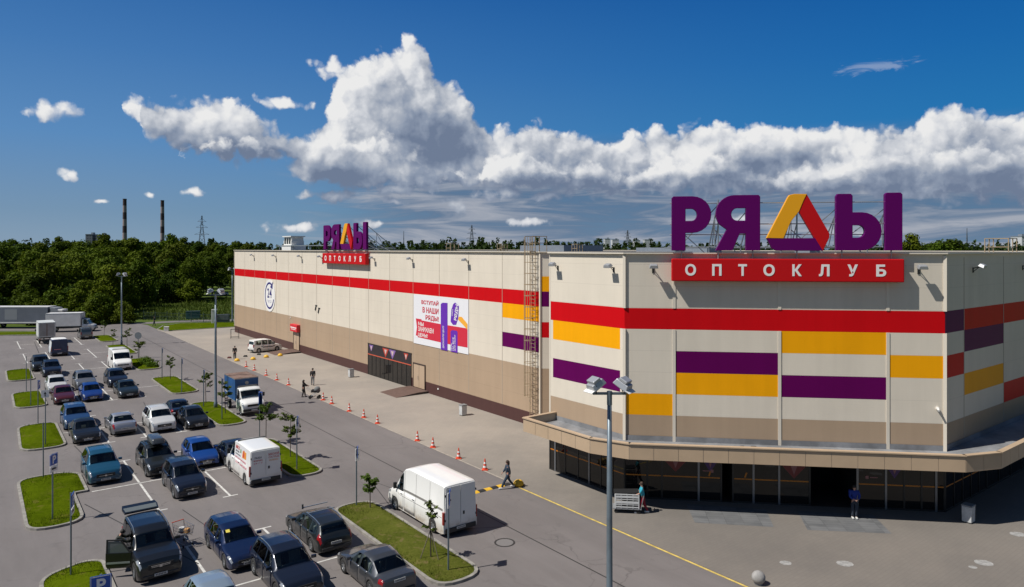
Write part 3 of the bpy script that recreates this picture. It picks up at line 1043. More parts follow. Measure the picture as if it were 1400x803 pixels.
# ---- side entrance, doors and awning sign on the long wall (facing -u)
mat('door_tan', (0.46, 0.34, 0.235), 0.45)
mb = MB()
mb.box((-0.02, 25.95, 1.22), (0.05, 10.1, 2.34))
gl = mb.build('glass_panel', 'shop_glass', store)
gl['label'] = 'dark glazed strip with a poster band above it'
mb = MB()
mb.box((-0.03, 25.95, 3.0), (0.06, 10.1, 1.15))
pb = mb.build('poster_band', mat('poster_black', (0.02, 0.015, 0.02), 0.4), store)
mb = MB()
for k, vv in enumerate((30.1, 26.6, 25.0, 22.0)):
    s_ = 0.75 if k in (1, 2) else 0.5

    def fr(x, y, z, vv=vv):
        return (-0.062 - z, vv - x, 3.0 + y)
    mb.prism([(-s_, 0.48), (0, -0.52 if k in (1, 2) else -0.25), (s_, 0.48)], 0, 0.006, fr, (1, 0, 1, 0)[k])
    mb.prism([(-s_ * .4, 0.35), (0, -0.2), (s_ * .4, 0.35)], 0.007, 0.010, fr, 2)
mb.build('poster_motif', [mat('motif_red', (0.45, 0.05, 0.03), 0.4), mat('motif_violet', (0.22, 0.12, 0.36), 0.4), mat('motif_pale', (0.6, 0.45, 0.42), 0.4)], pb)
mb = MB()
mb.box((-0.045, 25.95, 2.38), (0.05, 10.1, 0.10))
mb.build('orange_stripe', mat('stripe_red', (0.55, 0.10, 0.05), 0.5), store)
mb = MB()
for k in range(11):
    mb.box((-0.05, 20.95 + k * 1.0, 1.2), (0.05, 0.05, 2.3))
mb.box((-0.05, 25.95, 3.6), (0.055, 10.2, 0.06))
mb.build('mullion', 'frame_black', store)
for v0, v1, h_ in ((18.1, 20.45, 2.45), (52.4, 54.6, 2.5)):
    mb = MB()
    mb.box((-0.03, (v0 + v1) / 2, 0.25 + h_ / 2), (0.06, v1 - v0, h_ - 0.05))
    d_ = mb.build('door', 'door_tan', store, bevel=0.01)
    mb = MB()
    for vv in (v0, v1):
        mb.box((-0.05, vv, 0.25 + h_ / 2), (0.09, 0.1, h_))
    mb.box((-0.052, (v0 + v1) / 2, 0.25 + h_), (0.09, v1 - v0 + 0.1, 0.1))
    mb.box((-0.063, (v0 + v1) / 2, 0.25 + h_ / 2), (0.012, 0.02, h_ - 0.1))
    mb.build('door_frame', mat('frame_brown', (0.05, 0.032, 0.028), 0.5), d_)
    mb = MB()
    mb.tube((-0.12, (v0 + v1) / 2 + 0.15, 1.1), (-0.12, (v0 + v1) / 2 + 0.15, 1.5), 0.02, 0.02, 6)
    mb.build('handle', 'steel', d_)
    # loading ramp: a low wedge of brown paving
    mb = MB()
    mb.v += [(-0.02, v0 - 0.6, 0.014), (-0.02, v1 + 0.6, 0.014), (-0.02, v1 + 0.6, 0.22), (-0.02, v0 - 0.6, 0.22), (-1.3, v0 - 0.6, 0.22), (-1.3, v1 + 0.6, 0.22), (-1.3, v0 - 0.6, 0.014), (-1.3, v1 + 0.6, 0.014), (-3.6, v0 - 0.6, 0.014), (-3.6, v1 + 0.6, 0.014)]
    mb.f += [(3, 2, 5, 4), (4, 5, 9, 8), (0, 3, 4, 8, 6), (1, 7, 9, 5, 2)]
    mb.mi += [0, 0, 1, 1]
    mb.build('door_ramp', [mat('ramp_brown', (0.115, 0.07, 0.055), 0.8, var=0.15), 'plinth'], store)
mb = MB()
mb.box((-0.25, 53.5, 3.35), (0.5, 2.6, 1.0))
aw = mb.build('awning_sign', mat('awning_red', (0.62, 0.02, 0.03), 0.5), store, bevel=0.03)
mb = MB()
mb.box((-0.504, 53.5, 3.42), (0.008, 2.2, 0.14))
mb.box((-0.504, 53.5, 3.18), (0.008, 1.7, 0.08))
mb.build('awning_strip', 'sign_white', aw)
# louvres / meter marks on the cream wall
for k, vv in enumerate((46.6, 45.6)):
    mb = MB()
    mb.box((-0.03, vv, 6.6 - 0.3 * k), (0.06, 0.25, 0.7), Matrix.Rotation(0.5, 3, 'X'))
    mb.box((-0.03, vv - 0.2, 6.95 - 0.3 * k), (0.06, 0.6, 0.12))
    mb.build('wall_bracket', 'dark_metal', store)
mb = MB()
mb.box((-0.04, 15.6, 0.75), (0.06, 0.18, 0.14))
mb.box((-0.04, 55.9, 4.6), (0.06, 0.16, 0.2))
mb.build('wall_socket', 'sign_white', store)

# ------------------------------------------------------------------ rooftop signs
def outline_mesh(splines, depth):
    cu = bpy.data.curves.new('outline', 'CURVE')
    cu.dimensions = '2D'
    cu.fill_mode = 'BOTH'
    cu.extrude = depth / 2
    cu.bevel_depth = 0.02
    cu.bevel_resolution = 1
    for pts in splines:
        s = cu.splines.new('POLY')
        s.points.add(len(pts) - 1)
        for p, q in zip(s.points, pts):
            p.co = (q[0], q[1], 0, 1)
        s.use_cyclic_u = True
    o = bpy.data.objects.new('outline', cu)
    COL.objects.link(o)
    bpy.context.view_layer.update()
    me = bpy.data.meshes.new_from_object(o.evaluated_get(bpy.context.evaluated_depsgraph_get()))
    r = [tuple(v.co) for v in me.vertices], [tuple(p.vertices) for p in me.polygons]
    bpy.data.objects.remove(o)
    bpy.data.curves.remove(cu)
    bpy.data.meshes.remove(me)
    return r


def arc(cx, cy, rx, ry, a0, a1, n=12):
    return [(cx + rx * cos(radians(a0 + (a1 - a0) * i / n)), cy + ry * sin(radians(a0 + (a1 - a0) * i / n))) for i in range(n + 1)]


# letter outlines in units of the sign drawing (y down), turned to metres below
LET = [
    ('sign_purple', [rounded([(107, 102), (150, 102)], 0) [:0] + [(107, 385), (107, 110), (115, 102)] + arc(215, 197, 98, 95, -90, 90) + [(177, 292), (177, 385)],
                     [(177, 165)] + arc(210, 198.5, 31, 33.5, -90, 90) + [(177, 232)]]),
    ('sign_purple', [[(568, 385), (568, 106), (560, 98)] + arc(436, 193, 95, 95, -90, -215) + [(398, 276), (340, 385), (425, 385), (462, 297), (497, 297), (497, 385)],
                     [(497, 163), (497, 232)] + arc(452, 197.5, 34, 34.5, 90, 270)]),
    ('sign_purple', [[(958, 385), (958, 108), (966, 97), (1030, 97), (1038, 106), (1038, 192)] + arc(1086, 288, 97, 96, -90, 90)[0:] + [(1086, 385)],
                     [(1038, 255)] + arc(1070, 288.5, 33, 33.5, -90, 90) + [(1038, 322)]]),
    ('sign_purple', [[(1203, 385), (1203, 101), (1211, 93), (1277, 93), (1285, 101), (1285, 385)]]),
    ('sign_yellow', [[(605, 320), (714, 110), (722, 100), (745, 95), (806, 96), (790, 128), (768, 182), (726, 235), (688, 322)]]),
    ('sign_red', [[(808, 98), (921, 298), (922, 318), (890, 385), (850, 322), (774, 190), (790, 130)]]),
    ('sign_purple', [[(607, 324), (849, 324), (887, 386), (655, 386), (632, 374)]]),
]
KX, KY = (15.03 - 2.67) / (1285 - 107), 3.10 / 287


def roof_sign(org, e, n, label):
    """org, e, n in the site frame: x = 0 at org; letters start at x = 0"""
    base = W(org[0], org[1], 0)
    we = RU * e[0] + RV * e[1]
    t = empty('rooftop_sign', base, atan2(we.y, we.x), label, 'rooftop sign')
    # local frame: x along the facade, y into the building, z up; the front faces -y

    def fr(off):
        return lambda x, y, z: (x, -off - z, y)
    for m, spl in LET:
        sp = [[((x - 107) * KX, 14.40 + (386 - y) * KY) for x, y in s] for s in spl]
        v, f = outline_mesh(sp, 0.24)
        mb = MB()
        off = 0.30 + (0.012 if m == 'sign_yellow' else -0.012 if m == 'sign_red' else 0)
        mb.v = [fr(off)(*p) for p in v]
        mb.f = f
        mb.mi = [0] * len(f)
        mb.build('letter', m, t)
    mb = MB()
    mb.box((6.2, -0.34, 13.29), (12.46, 0.46, 1.28))
    bx = mb.build('sign_box', 'sign_red', t, bevel=0.05)
    mb = MB()
    # lettering of the box, one word set wide
    word = 'ОПТОКЛУБ'
    xs = [(171, 228), (313, 362), (449, 494), (579, 637), (727, 775), (862, 915), (1005, 1057), (1148, 1197)]
    for ch, (a, b) in zip(word, xs):
        x0, x1 = (a - 103) * KX, (b - 103) * KX
        add_text(mb, ch, 1.0, lambda x, y, z: (x, -0.575 - z, y), 0.02, 0.035, 0, (x0, x1, 12.97, 13.63))
    mb.build('lettering', 'sign_white', bx)
    fm = MB()
    for x in (0.55, 2.6, 4.5, 6.9, 9.3, 11.9):
        fm.tube((x, -0.15, 13.9), (x, -0.15, 17.3), 0.045, seg=6)
        fm.tube((x, 3.4, 13.95), (x, 3.4, 14.6), 0.04, seg=6)
        fm.tube((x, -0.1, 17.2), (x, 3.4, 14.6), 0.04, seg=6)
        fm.tube((x, -0.1, 14.6), (x, 3.4, 14.6), 0.04, seg=6)
        fm.tube((x, 1.1, 14.6), (x, 1.1, 16.3), 0.03, seg=5)
        fm.tube((x, -0.1, 15.9), (x, 1.1, 14.6), 0.03, seg=5)
        fm.tube((x, 1.1, 16.25), (x, 2.2, 14.6), 0.03, seg=5)
    for z, y in ((17.1, -0.12), (15.9, -0.12), (15.3, -0.12), (14.55, 3.4), (14.6, 1.1)):
        fm.tube((-0.1, y, z), (12.3, y, z), 0.032, seg=6)
    for a, b in ((2.6, 4.5), (6.9, 9.3), (9.3, 11.9), (0.55, 2.6)):
        fm.tube((a, 1.1, 14.6), (b, -0.1, 17.0), 0.03, seg=5)
        fm.tube((b, 3.4, 14.0), (a, 1.1, 15.6), 0.03, seg=5)
    fm.build('support_frame', 'steel', t)
    return t


pf = Vector(PA) + fe_ * 2.67
roof_sign(pf, fe_, fn_, 'huge purple letters with a yellow and red triangle above a red strip, facing the plaza')
roof_sign((0, 43.0), Vector((0, -1)), Vector((-1, 0)), 'same purple lettering and red strip seen sharply from the side, halfway along the long wall')

# ------------------------------------------------------------------ wall banner and the round clock sign on the long wall
mat('banner_white', (0.76, 0.76, 0.79), 0.5)
mat('banner_red', (0.60, 0.022, 0.05), 0.5)
mat('banner_purple', (0.125, 0.022, 0.40), 0.5)
mat('banner_orange', (0.85, 0.40, 0.04), 0.5)
mat('logo_blue', (0.035, 0.03, 0.17), 0.5)
mat('pale_blue', (0.50, 0.50, 0.62), 0.5)
bn = empty('wall_banner', W(-0.02, 20.4, 4.75), TH - pi / 2, 'big white advertising banner with purple blocks and a red band on the long cream wall', 'banner')
BW, BH = 10.1, 5.05                                # local x along the wall towards the corner, front = -y


def bq(px, py):
    p = (px - 45) / 730.0
    fx = p * 72.7 / (64.7 + p * 8.0)
    top, bot = 20 + 75 * p, 655 + 140 * p
    return fx * BW, (bot - py) / (bot - top) * BH


def bfr(x, y, z):
    return (x, -0.03 - z, y)


mb = MB()
mb.box((BW / 2, -0.012, BH / 2), (BW, 0.03, BH))
mb.build('sheet', 'banner_white', bn)


def bpoly(name, pts, m, z=0.004, par=None):
    q = MB()
    q.prism([bq(*p) for p in pts], z, z + 0.004, bfr)
    return q.build(name, m, par or bn)


bpoly('red_band', [(75, 335), (150, 347), (150, 360), (408, 408), (765, 462), (765, 706), (500, 662), (395, 640), (100, 578), (100, 560), (75, 555), (90, 450)], 'banner_red')
bpoly('purple_block', [(408, 150), (430, 132), (498, 135), (498, 750), (408, 733)], 'banner_purple', 0.01)
bpoly('purple_block', [(540, 500), (560, 484), (620, 492), (632, 508), (632, 775), (540, 757)], 'banner_purple', 0.01)
bpoly('purple_capsule', [(600, 130), (650, 175), (640, 330), (612, 415), (570, 415), (540, 375), (550, 220), (575, 150)], 'banner_purple', 0.01)
bpoly('orange_strip', [(650, 310), (690, 315), (765, 405), (765, 478), (700, 410), (640, 350)], 'banner_orange', 0.01)
for txt, x0, x1, y0, y1, m in (('ВСТУПАЙ', 150, 378, 90, 165, 'banner_red'), ('В НАШИ', 165, 378, 192, 275, 'banner_red'), ('РЯДЫ!', 205, 380, 296, 380, 'banner_red'),
                               ('МЫ', 107, 180, 378, 435, 'sign_white'), ('ЗАНИЖАЕМ', 107, 312, 447, 520, 'sign_white'), ('ЦЕНЫ!', 107, 232, 525, 590, 'sign_white')):
    a, b = bq(x0, (y0 + y1) / 2), bq(x1, (y0 + y1) / 2)
    hh = (y1 - y0) / 640 * BH * 0.86
    zc = (a[1] + b[1]) / 2
    mb = MB()
    add_text(mb, txt, 1.0, bfr, 0.006, 0.02, 0, (a[0], b[0], zc - hh / 2, zc + hh / 2))
    for i, p in enumerate(mb.v):
        mb.v[i] = (p[0], p[1] - 0.013, p[2])
    mb.build('lettering', m, bn)


def vtext(txt, x, y0, y1, w, m='sign_white'):
    a, b = bq(x, y1), bq(x, y0)
    mb = MB()
    add_text(mb, txt, 1.0, lambda p, q, z: (a[0] - q, -0.05 - z, a[1] + p), 0.006, 0.01, 0, (0, b[1] - a[1], -w / 2, w / 2))
    mb.build('lettering', m, bn)


vtext('ДИСКАУНТЕР ЦЕНТР', 445, 430, 715, 0.34)
vtext('ЦЕНЫ', 553, 650, 745, 0.2)
vtext('НА ВСЕ', 575, 575, 745, 0.24)
vtext('ДЛЯ СВОИХ', 600, 545, 750, 0.24)
a, b = bq(605, 360), bq(628, 160)
mb = MB()
dx, dz = b[0] - a[0], b[1] - a[1]
ll = sqrt(dx * dx + dz * dz)
add_text(mb, 'РЯДЫ', 1.0, lambda p, q, z: (a[0] + dx / ll * p - dz / ll * q, -0.05 - z, a[1] + dz / ll * p + dx / ll * q), 0.006, 0.03, 0, (0, ll, -0.27, 0.27))
mb.build('lettering', 'sign_white', bn)
mb = MB()
a, b = bq(562, 300), bq(570, 215)
dx, dz = b[0] - a[0], b[1] - a[1]
ll = sqrt(dx * dx + dz * dz)
add_text(mb, 'КАРТА', 1.0, lambda p, q, z: (a[0] + dx / ll * p - dz / ll * q, -0.05 - z, a[1] + dz / ll * p + dx / ll * q), 0.006, 0.01, 0, (0, ll, -0.09, 0.09))
mb.build('lettering', 'sign_white', bn)

ck = empty('round_wall_sign', W(-0.02, 64.75, 7.3), TH - pi / 2, 'round white opening hours sign with a dark blue ring and the number 24', 'wall sign')
mb = MB()
mb.lathe([(2.45, 0.0), (2.45, -0.05)], 48, 'Y')
mb.build('disc', 'sign_white', ck)
mb = MB()
pts = arc(0, 0, 2.06, 2.06, 60, 345, 44) + arc(0, 0, 1.78, 1.78, 345, 60, 44)
mb.prism(pts, 0.0, 0.02, lambda x, y, z: (x, -0.052 - z, y))
mb.prism([(0.35, 1.3), (1.35, 1.05), (1.55, 2.2)], 0.0, 0.02, lambda x, y, z: (x, -0.053 - z, y))
mb.build('ring', 'logo_blue', ck)
mb = MB()
add_text(mb, '24', 1.0, lambda x, y, z: (x, -0.06 - z, y), 0.01, 0.012, 0, (-1.0, 1.0, -0.35, 1.1))
mb.build('number', 'logo_blue', ck)
mb = MB()
add_text(mb, 'ЧАСА', 1.0, lambda x, y, z: (x, -0.06 - z, y), 0.01, 0.0, 0, (-0.9, 0.9, -1.1, -0.65))
mb.build('lettering', 'pale_blue', ck)

# ------------------------------------------------------------------ caged ladder
ld = empty('caged_ladder', W(0, 0.75, 0), TH, 'beige caged steel ladder climbing the wall to the roof beside the entrance block', 'ladder')
mb = MB()
for y in (-0.33, 0.33):
    mb.tube((-0.22, y, 0.9), (-0.22, y, 15.45), 0.035, seg=6)
mb.build('stringer', 'beige_steel', ld)
mb = MB()
for k in range(47):
    mb.tube((-0.22, -0.33, 1.1 + 0.3 * k), (-0.22, 0.33, 1.1 + 0.3 * k), 0.018, seg=5)
mb.build('rung', 'beige_steel', ld)
mb = MB()
for k in range(14):
    z = 2.6 + 0.9 * k
    mb.path([(-0.22, -0.33, z)] + [(-0.55 + 0.43 * cos(radians(a)), 0.43 * sin(radians(a)), z) for a in range(300, 59, -20)] + [(-0.22, 0.33, z)], 0.022, 5)
for a in (110, 150, 180, 210, 250):
    mb.tube((-0.55 + 0.43 * cos(radians(a)), 0.43 * sin(radians(a)), 2.6), (-0.55 + 0.43 * cos(radians(a)), 0.43 * sin(radians(a)), 15.45), 0.02, seg=5)
mb.build('safety_cage', 'beige_steel', ld)
mb = MB()
for y in (-0.45, 0.5):
    mb.path([(-0.6, y, 14.35), (-0.6, y, 15.5), (0.9, y, 15.5), (0.9, y, 14.0)], 0.03, 6)
    mb.tube((-0.6, y, 14.95), (0.9, y, 14.95), 0.022, seg=6)
    mb.tube((0.15, y, 14.25), (0.15, y, 15.5), 0.025, seg=6)
for y in (-0.45, 0.5):
    for z in (3.0, 6.0, 9.0, 12.0):
        mb.tube((-0.22, y * 0.75, z), (0.0, y * 0.75, z), 0.02, seg=5)
mb.build('top_rail', 'beige_steel', ld)

# ------------------------------------------------------------------ floodlights on the walls
mat('lamp_housing', (0.45, 0.46, 0.48), 0.4, 0.5)
mat('lamp_glass', (0.30, 0.33, 0.36), 0.08)


def wall_lamp(u, v, n, label):
    wn = RU * n[0] + RV * n[1]
    t = empty('wall_floodlight', W(u, v, 13.35), atan2(wn.y, wn.x), label, 'floodlight', 'floodlights along the top of the walls')
    mb = MB()
    mb.box((0.02, 0, -0.1), (0.04, 0.12, 0.3))
    mb.tube((0.0, 0, 0.0), (0.42, 0, 0.12), 0.028, seg=6)
    mb.tube((0.02, 0, -0.2), (0.32, 0, 0.08), 0.02, seg=5)
    mb.build('bracket', 'dark_metal', t)
    mb = MB()
    mb.box((0.52, 0, 0.16), (0.34, 0.52, 0.18), Matrix.Rotation(radians(24), 3, 'Y'), taper=0.75)
    hd = mb.build('lamp_head', 'lamp_housing', t, bevel=0.02)
    mb = MB()
    mb.box((0.485, 0, 0.075), (0.28, 0.46, 0.012), Matrix.Rotation(radians(24), 3, 'Y'))
    mb.build('lens', 'lamp_glass', hd)
    return t


ords = ['first', 'second', 'third', 'fourth', 'fifth', 'sixth', 'seventh', 'eighth', 'ninth', 'tenth', 'eleventh', 'twelfth', 'thirteenth', 'fourteenth', 'fifteenth']
LW = [('on the long wall above the right part of the banner', 10.35), ('on the long wall over the left edge of the banner', 20.65), ('on the long wall just past the small rooftop sign towards the banner', 29.3),
      ('on the long wall just left of the red strip sign', 44.4), ('on the long wall, first to the left of the sign lamp', 51.6), ('on the long wall above the stretch between round sign and rooftop sign', 62.0), ('on the long wall nearest its far end', 72.4)]
for s_, vv in LW:
    wall_lamp(0, vv, NL, 'small grey floodlight ' + s_)
wall_lamp(-6.13, -9.1, NL, 'grey floodlight on the entrance block side, close to the ladder')
wall_lamp(-6.13, -14.1, NL, 'grey floodlight on the entrance block side, close to its edge by the big sign')
for t_, s_ in ((1.63, 'grey floodlight left of the big red sign strip'), (16.05, 'grey floodlight right of the big red sign strip')):
    p = Vector(PA) + fe_ * t_
    wall_lamp(p.x, p.y, NC, s_)
wall_lamp(6.18 + 3.9, -27.28, NR, 'white floodlight on the shaded right wall above its purple block')
wall_lamp(6.18 + 12.2, -27.28, NR, 'white floodlight on the shaded right wall at the picture edge')
# dome camera on the front
cm = empty('security_camera', W(*(Vector(PA) + fe_ * 17.0), 5.6), atan2((RU * NC[0] + RV * NC[1]).y, (RU * NC[0] + RV * NC[1]).x), 'small white security camera low on the right edge of the front wall', 'camera')
mb = MB()
mb.box((0.08, 0, 0.12), (0.16, 0.12, 0.12))
mb.build('mount', 'white_paint', cm)
mb = MB()
mb.tube((0.16, 0, 0.1), (0.36, -0.06, 0.05), 0.055, 0.055, 10)
mb.build('camera_body', 'white_paint', cm)

# ------------------------------------------------------------------ roof furniture
def guard(x, y, w, d, h, label):
    t = empty('roof_guard_rail', (x, y, 13.95), TH, label, 'guard rail', 'guard rails on the roof')
    mb = MB()
    for a, b in ((-w / 2, -d / 2), (w / 2, -d / 2), (w / 2, d / 2), (-w / 2, d / 2), (0, -d / 2), (0, d / 2)):
        mb.box((a, b, h / 2), (0.06, 0.06, h))
    mb.build('post', 'beige_steel', t)
    mb = MB()
    for z in (h * 0.52, h):
        for a, b, c, e in ((0, -d / 2, w, 0), (0, d / 2, w, 0), (-w / 2, 0, 0, d), (w / 2, 0, 0, d)):
            mb.box((a, b, z), (c or 0.05, e or 0.05, 0.05))
    mb.build('rail', 'beige_steel', t)


guard(-7.2, 85, 1.1, 1.0, 1.2, 'beige guard frame on the roof above the banner')
guard(-1.1, 80, 0.8, 0.8, 1.1, 'small beige guard frame on the roof left of the ladder')
guard(7.9, 85, 0.9, 0.9, 1.1, 'small beige guard frame on the roof right of the ladder')
guard(36.2, 52, 1.7, 1.5, 1.3, 'larger pale guard frame on the roof at the right edge')
ph = empty('roof_cabin', W(4, 65.5, 13.95), TH, 'small white roof cabin with grey window bands behind the long wall', 'roof cabin')
mb = MB()
mb.box((0, 0, 0.55), (2.4, 4.0, 1.1))
mb.box((0, 0, 1.45), (2.0, 3.4, 0.7))
mb.box((0, 0, 2.1), (1.9, 3.2, 0.6))
mb.build('cabin_wall', 'white_paint', ph)
mb = MB()
mb.box((0, 0, 2.46), (2.3, 3.8, 0.14))
mb.build('cabin_roof', 'white_paint', ph)
for y in (-1.0, 0.0, 1.0):
    mb = MB()
    mb.box((-1.02, y, 1.75), (0.03, 0.6, 0.9))
    mb.build('window', 'glass_dark', ph)
rl = empty('roof_railing', W(3.0, 56, 13.95), TH, 'long thin grey rail on the roof beside the small rooftop sign', 'railing')
mb = MB()
mb.box((0, 0, 1.0), (0.5, 28, 0.12))
mb.build('rail', 'steel', rl)
for y in (-13, -6, 0, 7, 13):
    mb = MB()
    mb.box((0, y, 0.47), (0.12, 0.12, 0.94))
    mb.build('post', 'steel', rl)
mat('zinc', (0.24, 0.27, 0.31), 0.5, 0.2, var=0.1)
mb = MB()
for c_, s_ in (((27, 28, 14.45), (7, 9, 0.98)), ((39, 18, 14.3), (3, 12, 0.68)), ((20, 3, 14.15), (1.6, 1.6, 0.38))):
    mb = MB()
    mb.box(c_, s_)
    mb.build('roof_upstand', 'zinc', store)
for x, y, s_ in ((26, 62, 1.4), (29.5, 70, 1.6), (3, 100, 1.2)):
    mb = MB()
    p = Vector((x, y, 0)) - C0
    mb.box((p.dot(RU), p.dot(RV), 14.35), (s_, s_, 0.78))
    mb.box((p.dot(RU), p.dot(RV), 14.80), (s_ * 0.7, s_ * 0.7, 0.12))
    mb.build('roof_vent', 'zinc', store)

# ------------------------------------------------------------------ vehicles
mat('rim_silver', (0.45, 0.46, 0.47), 0.3, 0.8)
mat('rim_dark', (0.12, 0.12, 0.125), 0.4, 0.6)
mat('wheel_well', (0.006, 0.006, 0.006), 0.9)
mat('headlight_glass', (0.40, 0.42, 0.44), 0.10, 0.4, coat=0.8)
mat('taillight_red', (0.28, 0.010, 0.012), 0.15, coat=0.6)
mat('plate_white', (0.58, 0.58, 0.56), 0.5)
mat('plate_ink', (0.03, 0.03, 0.035), 0.6)
mat('chrome', (0.55, 0.56, 0.57), 0.15, 0.9)
mat('bumper_black', (0.025, 0.025, 0.026), 0.55)
mat('seat_cloth', (0.20, 0.195, 0.185), 0.9)
MATS['glass_dark'].node_tree.nodes['Principled BSDF'].inputs['Base Color'].default_value = (0.010, 0.015, 0.016, 1)


def glass_mat(name, tint):
    m = bpy.data.materials.new(name)
    m.use_nodes = True
    t = m.node_tree
    N = NT(t)
    t.nodes.remove(t.nodes['Principled BSDF'])
    tr = N.n('ShaderNodeBsdfTransparent', ins={'Color': (*tint, 1)})
    gl = N.n('ShaderNodeBsdfGlossy', ins={'Roughness': 0.02, 'Color': (0.9, 0.95, 1.0, 1)})
    fr = N.n('ShaderNodeFresnel', ins={'IOR': 1.5})
    mx = N.n('ShaderNodeMixShader', ins={0: fr.outputs[0], 1: tr.outputs[0], 2: gl.outputs[0]})
    out = next(n for n in t.nodes if n.type == 'OUTPUT_MATERIAL')
    N.put(out, 0, mx.outputs[0])
    MATS[name] = m


glass_mat('car_glass', (0.74, 0.83, 0.80))
glass_mat('car_glass_tinted', (0.10, 0.11, 0.11))
mat('dashboard', (0.12, 0.12, 0.122), 0.8)


def paint(name, col, metal=0.25, rough=0.32, dirt=0.25, dust=(0.16, 0.14, 0.115)):
    """car paint: clear coat over a slightly metallic base, road dust low on the body"""
    if name in MATS:
        return MATS[name]
    m = bpy.data.materials.new(name)
    m.use_nodes = True
    t = m.node_tree
    b = t.nodes['Principled BSDF']
    N = NT(t)
    tc = N.n('ShaderNodeTexCoord')
    p = tc.outputs['Object']
    z = N.n('ShaderNodeSeparateXYZ', ins={0: p}).outputs[2]
    nz = noise(N, p, 2.6, 5, 0.65)
    low = N.m('SUBTRACT', 1.0, N.sstep(z, 0.2, 0.95))
    if sum(col) < 0.25:
        dirt *= 0.35
    f = N.m('MULTIPLY', N.m('MULTIPLY', low, N.sstep(nz, 0.25, 0.7)), dirt * 1.6, clamp=True)
    f = N.m('ADD', f, N.m('MULTIPLY', N.sstep(nz, 0.45, 0.8), dirt * (0.16 if col[0] < .5 else 0.03)))
    N.put(b, 'Base Color', N.mixc(f, col, dust))
    N.put(b, 'Roughness', N.m('MULTIPLY_ADD', f, 0.4, rough))
    b.inputs['Metallic'].default_value = metal
    b.inputs['Coat Weight'].default_value = 0.7
    b.inputs['Coat Roughness'].default_value = 0.06
    MATS[name] = m
    return m


def interp(keys, s):
    if s <= keys[0][0]:
        return keys[0][1]
    for (a, x), (b, y) in zip(keys, keys[1:]):
        if s <= b:
            return x + (y - x) * (s - a) / (b - a) if b > a else y
    return keys[-1][1]


